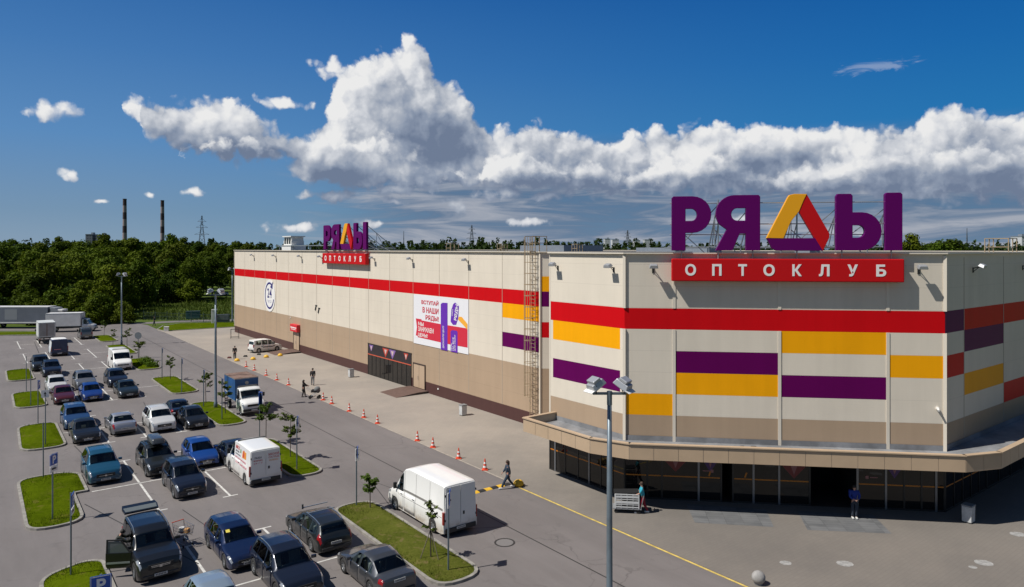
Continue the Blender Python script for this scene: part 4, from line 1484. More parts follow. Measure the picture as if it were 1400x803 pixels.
SPECS = {
    'hatch': dict(L=4.05, W=1.72, wf=0.80, wr=0.62, r=0.31, top=[(0, .50), (.03, .62), (.14, .72), (.45, .82), (1.0, .96), (1.75, 1.40), (2.3, 1.50), (2.9, 1.48), (3.5, 1.38), (3.92, .98), (4.02, .82), (4.05, .62)],
                  belt=[(0, .46), (.14, .66), (.45, .77), (1.0, .90), (3.5, .99), (3.92, .90), (4.05, .58)], cab=(1.0, 1.75, 3.5, 3.92), wins=[(1.28, 2.15), (2.22, 3.05), (3.10, 3.55)], rw=.735),
    'sedan': dict(L=4.6, W=1.78, wf=0.86, wr=0.98, r=0.32, top=[(0, .50), (.03, .60), (.16, .70), (.5, .80), (1.25, .94), (2.0, 1.36), (2.5, 1.45), (3.0, 1.42), (3.3, 1.34), (3.95, 1.02), (4.45, .98), (4.55, .85), (4.6, .60)],
                  belt=[(0, .46), (.16, .64), (.5, .75), (1.25, .88), (3.6, .95), (4.45, .92), (4.6, .56)], cab=(1.25, 2.0, 3.25, 3.95), wins=[(1.55, 2.42), (2.48, 3.28), (3.33, 3.6)], rw=.73),
    'suv': dict(L=4.5, W=1.85, wf=0.86, wr=0.80, r=0.36, top=[(0, .58), (.03, .74), (.14, .86), (.5, .96), (1.15, 1.08), (1.85, 1.56), (2.4, 1.67), (3.2, 1.66), (3.95, 1.58), (4.32, 1.12), (4.44, .98), (4.5, .66)],
                belt=[(0, .54), (.14, .80), (.5, .91), (1.15, 1.02), (3.95, 1.10), (4.32, 1.06), (4.5, .62)], cab=(1.15, 1.85, 3.95, 4.32), wins=[(1.42, 2.35), (2.42, 3.25), (3.31, 3.95)], rw=.75),
    'boxy': dict(L=4.6, W=1.88, wf=0.82, wr=0.92, r=0.39, top=[(0, .66), (.02, .86), (.10, 1.0), (.5, 1.10), (1.30, 1.17), (1.85, 1.66), (2.3, 1.80), (3.2, 1.82), (4.30, 1.76), (4.50, 1.15), (4.56, 1.0), (4.6, .7)],
                 belt=[(0, .62), (.10, .94), (.5, 1.04), (1.30, 1.11), (4.30, 1.14), (4.50, 1.08), (4.6, .66)], cab=(1.30, 1.85, 4.30, 4.50), wins=[(1.50, 2.40), (2.47, 3.32), (3.38, 4.25)], rw=.80),
    'estate': dict(L=4.65, W=1.78, wf=0.88, wr=1.0, r=0.32, top=[(0, .50), (.03, .60), (.16, .71), (.5, .80), (1.25, .94), (2.0, 1.36), (2.5, 1.46), (3.4, 1.45), (4.15, 1.37), (4.52, .98), (4.6, .85), (4.65, .60)],
                   belt=[(0, .46), (.16, .65), (.5, .75), (1.25, .88), (4.15, .96), (4.52, .92), (4.65, .56)], cab=(1.25, 2.0, 4.15, 4.52), wins=[(1.55, 2.42), (2.48, 3.32), (3.38, 4.18)], rw=.73),
    'minivan': dict(L=4.3, W=1.75, wf=0.80, wr=0.80, r=0.32, top=[(0, .52), (.03, .68), (.12, .82), (.5, .98), (.95, 1.10), (1.65, 1.68), (2.1, 1.80), (3.0, 1.83), (4.12, 1.78), (4.25, 1.05), (4.30, .66)],
                    belt=[(0, .48), (.12, .76), (.5, .92), (.95, 1.04), (4.12, 1.10), (4.25, 1.0), (4.3, .62)], cab=(.95, 1.65, 4.12, 4.25), wins=[(1.2, 2.1), (2.2, 3.05), (3.15, 4.0)], rw=.84),
    'van': dict(rear_glass=False, L=5.1, W=2.02, wf=0.92, wr=0.95, r=0.34, top=[(0, .55), (.03, .82), (.12, .98), (.5, 1.12), (.85, 1.28), (1.55, 2.02), (1.9, 2.22), (2.5, 2.28), (4.9, 2.27), (5.02, 2.22), (5.06, 1.2), (5.1, .62)],
                belt=[(0, .51), (.12, .9), (.5, 1.05), (.85, 1.20), (4.9, 1.26), (5.06, 1.15), (5.1, .58)], cab=(.85, 1.55, 4.9, 5.06), wins=[(1.02, 1.9)], rw=.88),
    'highvan': dict(rear_glass=False, L=6.0, W=2.08, wf=0.95, wr=1.05, r=0.35, top=[(0, .55), (.03, .84), (.12, 1.0), (.5, 1.14), (.85, 1.30), (1.5, 2.06), (1.95, 2.50), (2.5, 2.64), (5.82, 2.64), (5.93, 2.58), (5.97, 1.3), (6.0, .62)],
                    belt=[(0, .51), (.12, .92), (.5, 1.07), (.85, 1.22), (5.82, 1.30), (5.97, 1.2), (6.0, .58)], cab=(.85, 1.5, 5.82, 5.97), wins=[(1.02, 1.85)], rw=.90),
    'lightcab': dict(rear_glass=False, L=1.95, W=2.0, wf=0.72, wr=-9, r=0.34, top=[(0, .60), (.03, .85), (.10, 1.0), (.45, 1.16), (.75, 1.26), (1.15, 2.0), (1.4, 2.14), (1.85, 2.14), (1.93, 2.0), (1.95, 1.2)],
                     belt=[(0, .55), (.10, .92), (.45, 1.08), (.75, 1.2), (1.85, 1.24), (1.95, 1.15)], cab=(.75, 1.15, 1.85, 1.93), wins=[(.88, 1.75)], rw=.90),
}


class Shell:
    """body surface of a vehicle: s runs from the nose back, rows run from sill to roof centre"""

    def __init__(self, sp):
        self.sp = sp
        self.L, self.W2 = sp['L'], sp['W'] / 2
        self.z0 = sp.get('z0', 0.20)
        self.arch = sp['r'] + 0.055
        self.wx = [sp['wf'] + 0.0, sp['L'] - sp['wr']]

    def width(self, s):
        k = self.L - s
        van = self.sp['rw'] > 0.8
        e0 = interp([(0, .85 if not van else .90), (.06, .91 if not van else .94), (.25, .965), (.6, .985), (1.0, 1)], s)
        e1 = interp([(0, .86 if not van else .965), (.10, .92 if not van else .985), (.35, .97 if not van else 1), (.9, 1)], k)
        return self.W2 * e0 * e1

    def section(self, s):
        sp = self.sp
        zt = interp(sp['top'], s)
        zb = min(interp(sp['belt'], s), zt - 0.03)
        w = self.width(s)
        a, b, c, d = sp['cab']
        # roof half-width
        wr = interp([(a - .25, .86), (b, sp['rw']), (c, sp['rw'] - (.02 if sp['rw'] < .8 else 0)), (d + .05, .86 if sp['rw'] < .8 else .90)], s) * w
        zl = self.z0
        for x in self.wx:
            q = self.arch ** 2 - (s - x) ** 2
            if q > 0:
                zl = max(zl, sp['r'] + sqrt(q) * 0.98)
        zl = min(zl, zb - .08)
        if s < .12 or s > self.L - .1:
            zl = max(zl, self.z0 + 0.05)
        h = zb - zl
        return [(0, zl + 0.02), (w * .80, zl + 0.02), (w * .975, zl), (w, zl + h * .22), (w * 1.0, zl + h * .60), (w * .985, zl + h * .86), (w * .945, zb),
                (wr + (w * .945 - wr) * .06, zt - .075 if zt - .075 > zb else zb + (zt - zb) * .5), (wr * .93, zt - .028), (wr * .62, zt - .006), (0, zt + .004)]

    def pt(self, s, r, side):
        P = self.section(s)
        i = min(int(r), len(P) - 2)
        f = r - i
        y = P[i][0] * (1 - f) + P[i + 1][0] * f
        z = P[i][1] * (1 - f) + P[i + 1][1] * f
        return Vector((self.L / 2 - s, side * y, z))

    def patch(self, mb, s0, s1, r0, r1, side, off=0.012, ns=8, nr=3, mi=0, s0b=None, s1b=None):
        """patch over the shell; s0b/s1b are the s limits at row r1 (slanted ends); side 0 = across the centre line"""
        grid = []
        rows = []
        if side == 0:
            for k in range(nr + 1):
                rows.append((r0 + (10 - r0) * k / nr, 1))
            for k in range(nr - 1, -1, -1):
                rows.append((r0 + (10 - r0) * k / nr, -1))
        else:
            rows = [(r0 + (r1 - r0) * k / nr, side) for k in range(nr + 1)]
        for i in range(ns + 1):
            row = []
            for k, (r, sd_) in enumerate(rows):
                t = (r - r0) / max(1e-6, (r1 - r0)) if side else 0
                a = s0 + ((s0b if s0b is not None else s0) - s0) * t
                b = s1 + ((s1b if s1b is not None else s1) - s1) * t
                row.append((a + (b - a) * i / ns, r, sd_))
            grid.append(row)
        n = len(mb.v)
        m = len(rows)
        pts = [[self.pt(*q) for q in row] for row in grid]
        cen = Vector((0, 0, 0.7))
        for i in range(ns + 1):
            for k in range(m):
                i0, i1, k0, k1 = max(0, i - 1), min(ns, i + 1), max(0, k - 1), min(m - 1, k + 1)
                nn = (pts[i1][k] - pts[i0][k]).cross(pts[i][k1] - pts[i][k0])
                if nn.length < 1e-9:
                    nn = Vector((0, 0, 1))
                nn.normalize()
                if nn.dot(pts[i][k] - cen) < 0:
                    nn = -nn
                mb.v.append(tuple(pts[i][k] + nn * off))
        for i in range(ns):
            for k in range(m - 1):
                mb.f.append((n + i * m + k, n + i * m + k + 1, n + (i + 1) * m + k + 1, n + (i + 1) * m + k))
                mb.mi.append(mi)

    def body(self, holes=True):
        sp = self.sp
        a_, b_, c_, d_ = sp['cab']
        van = sp['rw'] > .8
        has_rear = sp.get('rear_glass', True)

        def hole(s0, s1, row):
            if not holes:
                return False
            if row in (8, 9):
                if s0 > a_ + .06 and s1 < b_ - .04:
                    return True
                return has_rear and s0 > c_ + .05 and s1 < d_ - .06
            if row == 6:
                for i, (w0, w1) in enumerate(sp['wins']):
                    f0 = w0 + ((b_ - a_) * .62 if i == 0 else .02)
                    f1 = w1 - (.18 if i == len(sp['wins']) - 1 and len(sp['wins']) > 1 else 0)
                    if s0 > f0 and s1 < f1:
                        return True
            return False
        ks = {0.0, self.L}
        for k, _ in sp['top']:
            ks.add(k)
        x = 0.0
        while x < self.L:
            ks.add(round(x, 3))
            x += 0.11
        for wx in self.wx:
            if 0 < wx < self.L:
                for q in range(-5, 6):
                    ks.add(round(wx + self.arch * q / 5 * 0.999, 3))
                ks.add(round(wx - self.arch * 1.03, 3))
                ks.add(round(wx + self.arch * 1.03, 3))
        S_ = sorted(k for k in ks if 0 <= k <= self.L)
        S_ = [s for i, s in enumerate(S_) if i == 0 or s - S_[i - 1] > 0.012]
        mb = MB()
        nr = 11
        ring = 2 * nr - 2
        for s in S_:
            P = self.section(s)
            X = self.L / 2 - s
            for y, z in P:
                mb.v.append((X, y, z))
            for y, z in P[-2:0:-1]:
                mb.v.append((X, -y, z))
        for i in range(len(S_) - 1):
            for k in range(ring):
                j = (k + 1) % ring
                if hole(S_[i], S_[i + 1], k if k < 10 else 19 - k):
                    continue
                a, b = i * ring, (i + 1) * ring
                mb.f.append((a + k, a + j, b + j, b + k))
                mb.mi.append(1 if k in (0, ring - 1) else 0)
        mb.f.append(tuple(range(ring)))
        mb.f.append(tuple((len(S_) - 1) * ring + k for k in reversed(range(ring))))
        mb.mi += [0, 0]
        return mb


WHEEL = {}


def wheel_mesh(r, w, dark):
    key = (round(r, 2), dark)
    if key in WHEEL:
        return WHEEL[key]
    mb = MB()
    mb.lathe([(r * .62, -w / 2), (r * .93, -w / 2), (r, -w * .36), (r, w * .36), (r * .93, w / 2), (r * .62, w / 2)], 22, 'Y', caps=False)
    t = mb.build('wheel', 'rubber', smooth=True)
    mb = MB()
    mb.lathe([(r * .64, -w * .46), (r * .64, w * .46), (r * .58, w * .40), (r * .57, w * .2), (r * .2, w * .26), (r * .13, w * .36), (0.001, w * .37)], 22, 'Y', caps=False)
    for k in range(5):
        a = 2 * pi * k / 5
        mb.box((cos(a) * r * .37, w * .34, sin(a) * r * .37), (r * .44, w * .10, r * .15), Matrix.Rotation(-a, 3, 'Y'))
    q = mb.build('rim', 'rim_dark' if dark else 'rim_silver')
    WHEEL[key] = (t.data, q.data)
    bpy.data.objects.remove(t)
    bpy.data.objects.remove(q)
    return WHEEL[key]


def add_obj(name, data, parent, loc=None, rotz=None):
    o = bpy.data.objects.new(name, data)
    COL.objects.link(o)
    o.parent = parent
    if loc is not None:
        o.location = loc
    if rotz is not None:
        o.rotation_euler = (0, 0, rotz)
    return o


def add_wheels(t, xs, yo, r, w=0.21, dark=False):
    tm, rm = wheel_mesh(r, w, dark)
    for x in xs:
        for sd_ in (1, -1):
            wl = add_obj('wheel', tm, t, (x, sd_ * (yo - w / 2), r), 0 if sd_ > 0 else pi)
            add_obj('rim', rm, wl)


def vehicle(kind, u, v, head, pm, label, cat='car', name='parked_car', detail=2, lean=0.0, dark_rim=False, rails=None, group='cars in the parking lot', lower=None, taxi=False, **kw):
    """u, v = centre of the footprint; head = +1 faces away from the camera (+v), -1 towards it"""
    sp = dict(SPECS[kind])
    sp.update(kw)
    sh = Shell(sp)
    t = empty(name, W(u, v), TH + (pi / 2 if head > 0 else -pi / 2) + lean, label, cat, group)
    t_parts(t, sh, sp, kind, pm, detail, dark_rim, rails, lower)
    t['_k'] = 0
    del t['_k']
    return t, sh


def interior(sh, t, sp, kind):
    a, b, c, d = sp['cab']
    L, w = sh.L, sh.W2
    van = sp['rw'] > .8 and kind != 'minivan'
    zb = interp(sp['belt'], b)
    zt = interp(sp['top'], b + .3)
    mb = MB()
    mb.box((L / 2 - (a + .30), 0, zb - .16), (.50, w * 1.62, .22), Matrix.Rotation(radians(6), 3, 'Y'))
    mb.lathe([(.17, -.012), (.19, 0), (.17, .012)], 16, 'X', (L / 2 - (a + .62), w * .40, zb - .02), caps=False)
    mb.build('dashboard', 'dashboard', t)
    rows = [b + (.42 if kind != 'lightcab' else .28)]
    if not van and kind != 'lightcab':
        rows.append(min(c - .35, rows[0] + .95))
    for k, s in enumerate(rows):
        for y in (-.46, .46):
            mb = MB()
            x = L / 2 - s
            mb.box((x + .25, y * w, zb - .42), (.5, w * .54, .16))
            mb.box((x - .02, y * w, zb - .08), (.15, w * .52, .62), Matrix.Rotation(radians(-12), 3, 'Y'))
            mb.box((x - .10, y * w, zb + .30), (.10, w * .28, .17))
            mb.build('seat', 'seat_cloth', t, bevel=.03)
    if van:
        mb = MB()
        s = rows[0] + .38
        mb.box((L / 2 - s, 0, (zb + zt) / 2 - .2), (.04, w * 1.7, zt - .55))
        mb.build('bulkhead', 'dashboard', t)


def t_parts(t, sh, sp, kind, pm, detail=2, dark_rim=False, rails=None, lower=None, box_rear=True, skip_doors=()):
    L, W2 = sh.L, sh.W2
    van = sp['rw'] > .8
    bd = sh.body().build('body', [pm, 'wheel_well'], t, smooth=True, bevel=0)
    try:
        bd.data.set_sharp_from_angle(angle=radians(42))
    except Exception:
        pass
    a, b, c, d = sp['cab']
    # glass
    mb = MB()
    sh.patch(mb, a + .05, b - .03, 8.0, 10, 0, 0.010, 8, 4)
    mb.build('windshield', 'car_glass', t, smooth=True)
    if kind not in ('van', 'highvan', 'lightcab'):
        mb = MB()
        sh.patch(mb, c + .04, d - (.05 if kind != 'minivan' else .02), 8.0, 10, 0, 0.010, 8, 4)
        mb.build('rear_window', 'car_glass_tinted' if kind in ('suv', 'boxy') else 'car_glass', t, smooth=True)
    elif kind != 'lightcab':
        pass
    for sd_ in (1, -1):
        for i, (s0, s1) in enumerate(sp['wins']):
            mb = MB()
            first, last = i == 0, i == len(sp['wins']) - 1
            s0b = s0 + (b - a) * .62 if first else s0 + .02
            s1b = s1 - .18 if (last and len(sp['wins']) > 1) else s1 + .02
            sh.patch(mb, s0, s1, 6.02, 6.97, sd_, 0.011, 8, 3, 0, s0b, s1b)
            mb.build('side_window', 'car_glass' if first or kind not in ('suv', 'boxy') else 'car_glass_tinted', t, smooth=True)
    interior(sh, t, sp, kind)
    # lamps
    for sd_ in (1, -1):
        mb = MB()
        sh.patch(mb, .03, .44 if not van else .46, 5.1 if not van else 4.8, 6.7 if not van else 7.3, sd_, 0.012, 6, 3, 0, None, .34)
        mb.build('headlight', 'headlight_glass', t, smooth=True)
        if kind != 'lightcab':
            mb = MB()
            if kind in ('van', 'highvan'):
                y0 = sh.width(L - .02) * .985
                mb.box((-L / 2 + .05, sd_ * (y0 - .05), 1.0), (.12, .16, .62))
            elif kind in ('minivan', 'boxy'):
                y0 = sh.width(L - .05) * .95
                mb.box((-L / 2 + .07, sd_ * (y0 - .05), .98), (.14, .15, .40))
            else:
                sh.patch(mb, L - .30, L - .03, 4.8, 6.7, sd_, 0.014, 5, 3)
            mb.build('taillight', 'taillight_red', t, smooth=van is False)
    # front end
    zf = sp['top'][1][1]
    hw = sh.width(0.02)
    mb = MB()
    mb.box((L / 2 + .004, 0, zf - .13), (.034, hw * 1.25, .15 if kind not in ('boxy', 'suv') else .20))
    gr = mb.build('grille', 'black_plastic', t)
    mb = MB()
    mb.box((L / 2 + .024, 0, zf - .14), (.012, hw * .9, .022))
    if kind == 'boxy':
        mb.box((L / 2 + .024, 0, zf - .085), (.012, hw * .95, .03))
    mb.box((L / 2 + .026, 0, zf - .14), (.012, .11, .09))
    mb.build('grille_bar', 'chrome', gr)
    mb = MB()
    mb.box((L / 2 - .02, 0, sh.z0 + .13), (.10, hw * 1.75, .16))
    fbm = mb.build('front_bumper', lower or (pm if not van else 'bumper_black'), t, bevel=.03)
    mb = MB()
    mb.box((L / 2 + .032, 0, sh.z0 + .10), (.012, hw * 1.3, .085))
    mb.build('air_intake', 'black_plastic', fbm)
    mb = MB()
    hr = sh.width(L - .02)
    if kind != 'lightcab':
        mb.box((-L / 2 + .01, 0, sh.z0 + (.14 if not van else .16)), (.14, hr * 1.84, .18 if not van else .24))
        mb.build('rear_bumper', lower or 'bumper_black', t, bevel=.03)
    for x, z in ((L / 2 + .04, sh.z0 + .18), (-L / 2 - .07, sh.z0 + (.42 if not van else .22)))[:2 if kind != 'lightcab' else 1]:
        sx = 1 if x > 0 else -1
        if sx < 0:
            x = -L / 2 - .012 if not van else -L / 2 - .066
            if not van:
                z = interp(sp['top'], L - .02) - .12
        mb = MB()
        mb.box((x, 0, z), (.016, .52, .115))
        pl = mb.build('number_plate', 'plate_white', t)
        if detail > 1:
            mb = MB()
            for k in range(7):
                mb.box((x + sx * .009, -.19 + .062 * k, z), (.004, .036, .062))
            mb.build('plate_lettering', 'plate_ink', pl)
    # doors, handles, mirrors
    if detail > 1 and kind not in ('lightcab',):
        cuts = [(sp['wins'][0][0] - .08, sp['wins'][0][1] + .03)]
        if len(sp['wins']) > 1:
            cuts.append((sp['wins'][1][0] - .03, sp['wins'][1][1] - .02))
        elif van:
            cuts.append((2.0, 3.15))
        for sd_ in (1, -1):
            for di, (s0, s1) in enumerate(cuts):
                if (sd_, di) in skip_doors:
                    continue
                s1c = min(s1, sh.wx[1] - sh.arch - .02) if di == 1 else s1
                s0c = max(s0, sh.wx[0] + sh.arch + .02)
                mb = MB()
                sh.patch(mb, s0c, s1c, 2.3, 5.92, sd_, 0.007, 6, 4, 0, s0c, s1 if di == 1 else s1)
                dr = mb.build('door', pm, t, smooth=True)
                so_ = dr.modifiers.new('thickness', 'SOLIDIFY')
                so_.thickness = 0.014
                so_.offset = -1
                mb = MB()
                p = sh.pt(s1 - .16, 5.1, sd_)
                mb.box((p.x, p.y + sd_ * .022, p.z), (.17, .03, .028))
                mb.build('handle', pm if not van else 'black_plastic', dr)
    for sd_ in (1, -1):
        p = sh.pt(sp['wins'][0][0] + .12, 6.0, sd_)
        mb = MB()
        mb.box((p.x + .02, p.y + sd_ * .12, p.z + (.08 if not van else .2)), (.11, .22 if not van else .2, .14 if not van else .34), Matrix.Rotation(-.15 * sd_, 3, 'Z'))
        mb.build('mirror', pm if (not van and kind != 'boxy') else 'black_plastic', t, bevel=.03)
    if rails:
        for sd_ in (1, -1):
            mb = MB()
            pts = []
            for k in range(7):
                s = b + .12 + (c - b - .2) * k / 6
                p = sh.pt(s, 8.0, sd_)
                pts.append(p + Vector((0, 0, .045 if 0 < k < 6 else .0)))
            mb.path(pts, .022, 6)
            mb.build('roof_rail', rails, t)
    xs = [L / 2 - x for x in sh.wx if x < L]
    add_wheels(t, xs, W2 * .985, sp['r'], .21, dark_rim)


paint('paint_teal', (0.012, 0.085, 0.155), .4)
paint('paint_graphite', (0.022, 0.026, 0.028), .4)
paint('paint_black', (0.008, 0.009, 0.011), .2)
paint('paint_royal_blue', (0.006, 0.055, 0.26), .3)
paint('paint_blueblack', (0.010, 0.014, 0.028), .3)
paint('paint_navy', (0.004, 0.014, 0.058), .3)
paint('paint_silver', (0.46, 0.46, 0.48), .7, .35)
paint('paint_pale_silver', (0.62, 0.62, 0.61), .3, .4)
paint('paint_white', (0.78, 0.78, 0.76), 0, .38, .3, (0.40, 0.36, 0.30))
paint('paint_white_dirty', (0.80, 0.795, 0.775), 0, .42, .62, (0.40, 0.33, 0.24))
paint('paint_maroon', (0.085, 0.010, 0.018), .35)
paint('paint_cobalt', (0.005, 0.04, 0.22), .3)
paint('paint_grey', (0.085, 0.09, 0.10), .6)
paint('paint_steelgrey', (0.20, 0.205, 0.215), .6)
paint('paint_blue_dull', (0.02, 0.06, 0.16), .3)
paint('paint_lightblue', (0.30, 0.38, 0.46), .5)
paint('paint_deepgreen', (0.012, 0.02, 0.022), .3)

# row between the two nearest aisles, then back to front
vehicle('suv', -29.75, 8.2, -1, MATS['paint_teal'], 'teal blue crossover parked beside the nearest stepped grass island', rails='steel')
rb, _ = vehicle('suv', -26.62, 7.75, -1, MATS['paint_graphite'], 'dark graphite crossover with a long black roof box', rails='dark_metal', L=4.75)
mb = MB()
mb.box((-.15, 0, 1.92), (2.05, .85, .36), taper=.82)
mb.build('roof_box', mat('roof_box_grey', (0.045, 0.05, 0.055), 0.25, coat=.5), rb, smooth=True, bevel=.12, seg=4)
mb = MB()
for x in (-.6, .35):
    mb.box((x, 0, 1.71), (.05, 1.2, .04))
mb.build('roof_bar', 'dark_metal', rb)
vehicle('suv', -26.15, 2.25, -1, MATS['paint_blueblack'], 'black compact crossover parked in front of the roof box car', L=4.3, W=1.76)
vehicle('hatch', -23.95, 7.55, -1, MATS['paint_royal_blue'], 'bright blue small hatchback beside the white advertising van', L=3.85)
vehicle('sedan', -22.05, 6.6, 1, MATS['paint_blueblack'], 'dark sedan half hidden behind the white advertising van')
vehicle('sedan', -26.85, 20.3, 1, MATS['paint_silver'], 'silver sedan seen from behind, between black sedan and pale crossover')
vehicle('suv', -24.25, 19.3, -1, MATS['paint_pale_silver'], 'pale silver crossover with roof rails facing the camera', rails='steel')
vehicle('sedan', -22.15, 22.9, 1, MATS['paint_blueblack'], 'dark blue sedan seen from behind next to the lamp post island', L=4.5)
vehicle('hatch', -21.85, 18.5, -1, MATS['paint_black'], 'black hatchback with bright headlights beside the lamp post island', L=4.1)
vehicle('sedan', -29.45, 19.3, -1, MATS['paint_black'], 'black low sedan in front of the blue car, facing the camera')
vehicle('suv', -29.55, 24.3, -1, MATS['paint_blue_dull'], 'dull blue car behind the black low sedan', L=4.3)
vehicle('sedan', -29.4, 35.8, -1, MATS['paint_maroon'], 'dark red maroon sedan facing the camera, the only red car', L=4.35, W=1.72)
vehicle('hatch', -29.45, 42.2, -1, MATS['paint_pale_silver'], 'pale hatchback directly behind the maroon sedan', L=4.2)
vehicle('hatch', -27.15, 35.5, -1, MATS['paint_cobalt'], 'cobalt blue hatchback beside the maroon sedan', L=4.2)
vehicle('suv', -26.95, 42.4, -1, MATS['paint_steelgrey'], 'grey crossover directly behind the cobalt blue hatchback')
vehicle('sedan', -24.15, 35.3, -1, MATS['paint_deepgreen'], 'near black sedan with headlights catching the sun, alone in front of the dark crossover', L=4.6)
vehicle('suv', -24.1, 41.9, -1, MATS['paint_blueblack'], 'dark crossover with open roof bars in front of the white van', rails='dark_metal')
vehicle('suv', -29.05, 53.1, -1, MATS['paint_blueblack'], 'black crossover, front one of the pair behind the pale hatchback')
vehicle('suv', -29.75, 58.4, -1, MATS['paint_graphite'], 'black crossover, rear one of the pair behind the pale hatchback')
vehicle('minivan', -21.75, 89.1, 1, MATS['paint_steelgrey'], 'silver grey minivan seen from behind at the far end of the lot', 'minivan', 'parked_minivan', detail=1)
# near row at the bottom
b33, s33 = None, None
ne, nes = vehicle('estate', -26.35, -8.75, -1, MATS['paint_navy'], 'navy blue estate car with yellow sticker on its windscreen')
vehicle('suv', -25.45, -13.1, -1, MATS['paint_blueblack'], 'dark crossover with bright roof rails at the bottom edge, facing the camera', rails='chrome', L=4.55)
es, _ = vehicle('estate', -22.55, -9.55, 1, MATS['paint_graphite'], 'dark grey estate with roof bars parked tail towards the camera', rails='chrome')
mb = MB()
for x in (.35, -.55):
    mb.box((x, 0, 1.56), (.05, 1.36, .035))
mb.build('roof_bar', 'steel', es)
mb = MB()
mb.tube((.35, .62, 1.5), (.35, .62, 1.72), .045, .045, 8)
mb.build('roof_bracket', 'dark_metal', es)
vehicle('sedan', -22.25, -15.3, 1, MATS['paint_grey'], 'mid grey sedan with dark rear window beside the nearest long grass island', L=4.5)
vehicle('hatch', -28.75, -14.7, -1, MATS['paint_lightblue'], 'light blue car cut by the bottom edge, only its roof showing')

mb = MB()
g_ = []
for s_, y_ in ((1.78, -.52), (1.78, -.34), (1.93, -.34), (1.93, -.52)):
    zz = interp(nes.sp['top'], s_)
    g_.append((nes.L / 2 - s_ + .012, y_, zz + .012))
mb.poly(g_)
mb.build('windscreen_sticker', mat('sticker_yellow', (.75, .62, .10), .6), ne, fix=False)
# black off-roader with its left door and tailgate open
sp = dict(SPECS['boxy'])
sh = Shell(sp)
orr = empty('offroad_car', W(-29.75, -7.55), TH - pi / 2, 'black boxy off road car with the driver door and tailgate standing open', 'off-road car', 'cars in the parking lot')
t_parts(orr, sh, sp, 'boxy', MATS['paint_black'], 2, False, 'chrome', skip_doors=((-1, 0),))
hd = empty('door', (sp['L'] / 2 - 1.32, -sp['W'] / 2 * .985, 0), 0)
hd.parent = orr
hd.rotation_euler = (0, 0, radians(62))
bpy.data.objects.remove(hd)
rot = Matrix.Rotation(radians(62), 3, 'Z')
hinge = Vector((sp['L'] / 2 - 1.34, -sp['W'] / 2 * .985, 0))


def dfr(x, y, z):                                    # x back from the hinge, y up, z outward
    p = rot @ Vector((-x, -z, 0)) + hinge
    return (p.x, p.y, y)


mb = MB()
mb.prism([(0, .42), (.98, .42), (1.05, .55), (1.05, 1.1), (0, 1.08)], -.04, .04, dfr)
od = mb.build('door', MATS['paint_black'], orr, bevel=.01)
od['label'] = 'open driver door with its window frame'
mb = MB()
for q in ([(0.02, 1.06), (.08, 1.06), (.46, 1.62), (.40, 1.64)], [(.40, 1.60), (1.02, 1.64), (1.02, 1.69), (.40, 1.66)], [(.98, 1.08), (1.04, 1.08), (1.02, 1.66), (.96, 1.66)]):
    mb.prism(q, -.025, .025, dfr)
mb.build('window_frame', 'black_plastic', od)
mb = MB()
mb.prism([(0.08, 1.08), (.97, 1.1), (.96, 1.61), (.44, 1.58)], -.006, .006, dfr)
gm = mat('glass_pale', (0.12, 0.135, 0.135), 0.06)
mb.build('side_window', gm, od)
mb = MB()
mb.prism([(0.05, .62), (1.0, .62), (1.0, .70), (0.05, .70)], .04, .055, dfr)
mb.build('door_strip', 'steel', od)
# dark cabin opening behind the open door
mb = MB()
sh.patch(mb, 1.42, 2.35, 2.5, 5.9, -1, .006, 6, 4)
mb.build('doorway', 'wheel_well', orr)
# tailgate lifted above the roof
rt = Matrix.Rotation(radians(7), 3, 'Y')
hg = Vector((-sp['L'] / 2 + .24, 0, 1.80))


def tfr(x, y, z):                                    # x across, y away from the hinge, z out of the panel
    p = rt @ Vector((-y, x, z)) + hg
    return tuple(p)


mb = MB()
mb.prism([(-.74, 0), (.74, 0), (.78, .5), (.72, .86), (-.72, .86), (-.78, .5)], -.04, .04, tfr)
tg = mb.build('tailgate', MATS['paint_black'], orr, bevel=.012)
mb = MB()
mb.prism([(-.68, .08), (.68, .08), (.72, .52), (-.72, .52)], .041, .05, tfr)
mb.prism([(-.68, .08), (.68, .08), (.72, .52), (-.72, .52)], -.05, -.041, tfr)
mb.build('rear_window', gm, tg)

# ---- vans
van1, sv = vehicle('van', -22.0, 2.45, 1, MATS['paint_white'], 'white panel van covered with red and orange adverts on side and rear doors', 'van', 'delivery_van', group='vans and trucks in the lot')
mat('ad_red', (0.55, 0.05, 0.04), 0.5)
mat('ad_orange', (0.75, 0.30, 0.05), 0.5)
mat('ad_pink', (0.70, 0.25, 0.30), 0.5)
mat('ad_grey', (0.12, 0.11, 0.12), 0.5)
mat('ad_green', (0.20, 0.35, 0.12), 0.5)


def van_ad(sh, t, items, sd_=1):
    for txt, s0, s1, z0_, z1_, m in items:
        mb = MB()
        yw = sd_ * (sh.W2 * 0.0)

        def fr(x, y, z):
            # follow the shell side at this height
            s = x
            P = sh.section(min(max(s, .9), sh.L - .2))
            w = 0
            for (ya, za), (yb, zb_) in zip(P[2:9], P[3:10]):
                if za <= y <= zb_ and zb_ > za:
                    w = ya + (yb - ya) * (y - za) / (zb_ - za)
            return (sh.L / 2 - s, sd_ * (w + .008 + z), y)
        if txt:
            add_text(mb, txt, 1.0, fr, 0.004, 0.01, 0, (s0, s1, z0_, z1_))
        else:
            mb.prism([(s0, z0_), (s1, z0_ + .03), (s1 - .05, z1_), (s0 + .08, z1_ - .02)], 0, .004, fr)
        mb.build('advert_lettering' if txt else 'advert_picture', m, t)


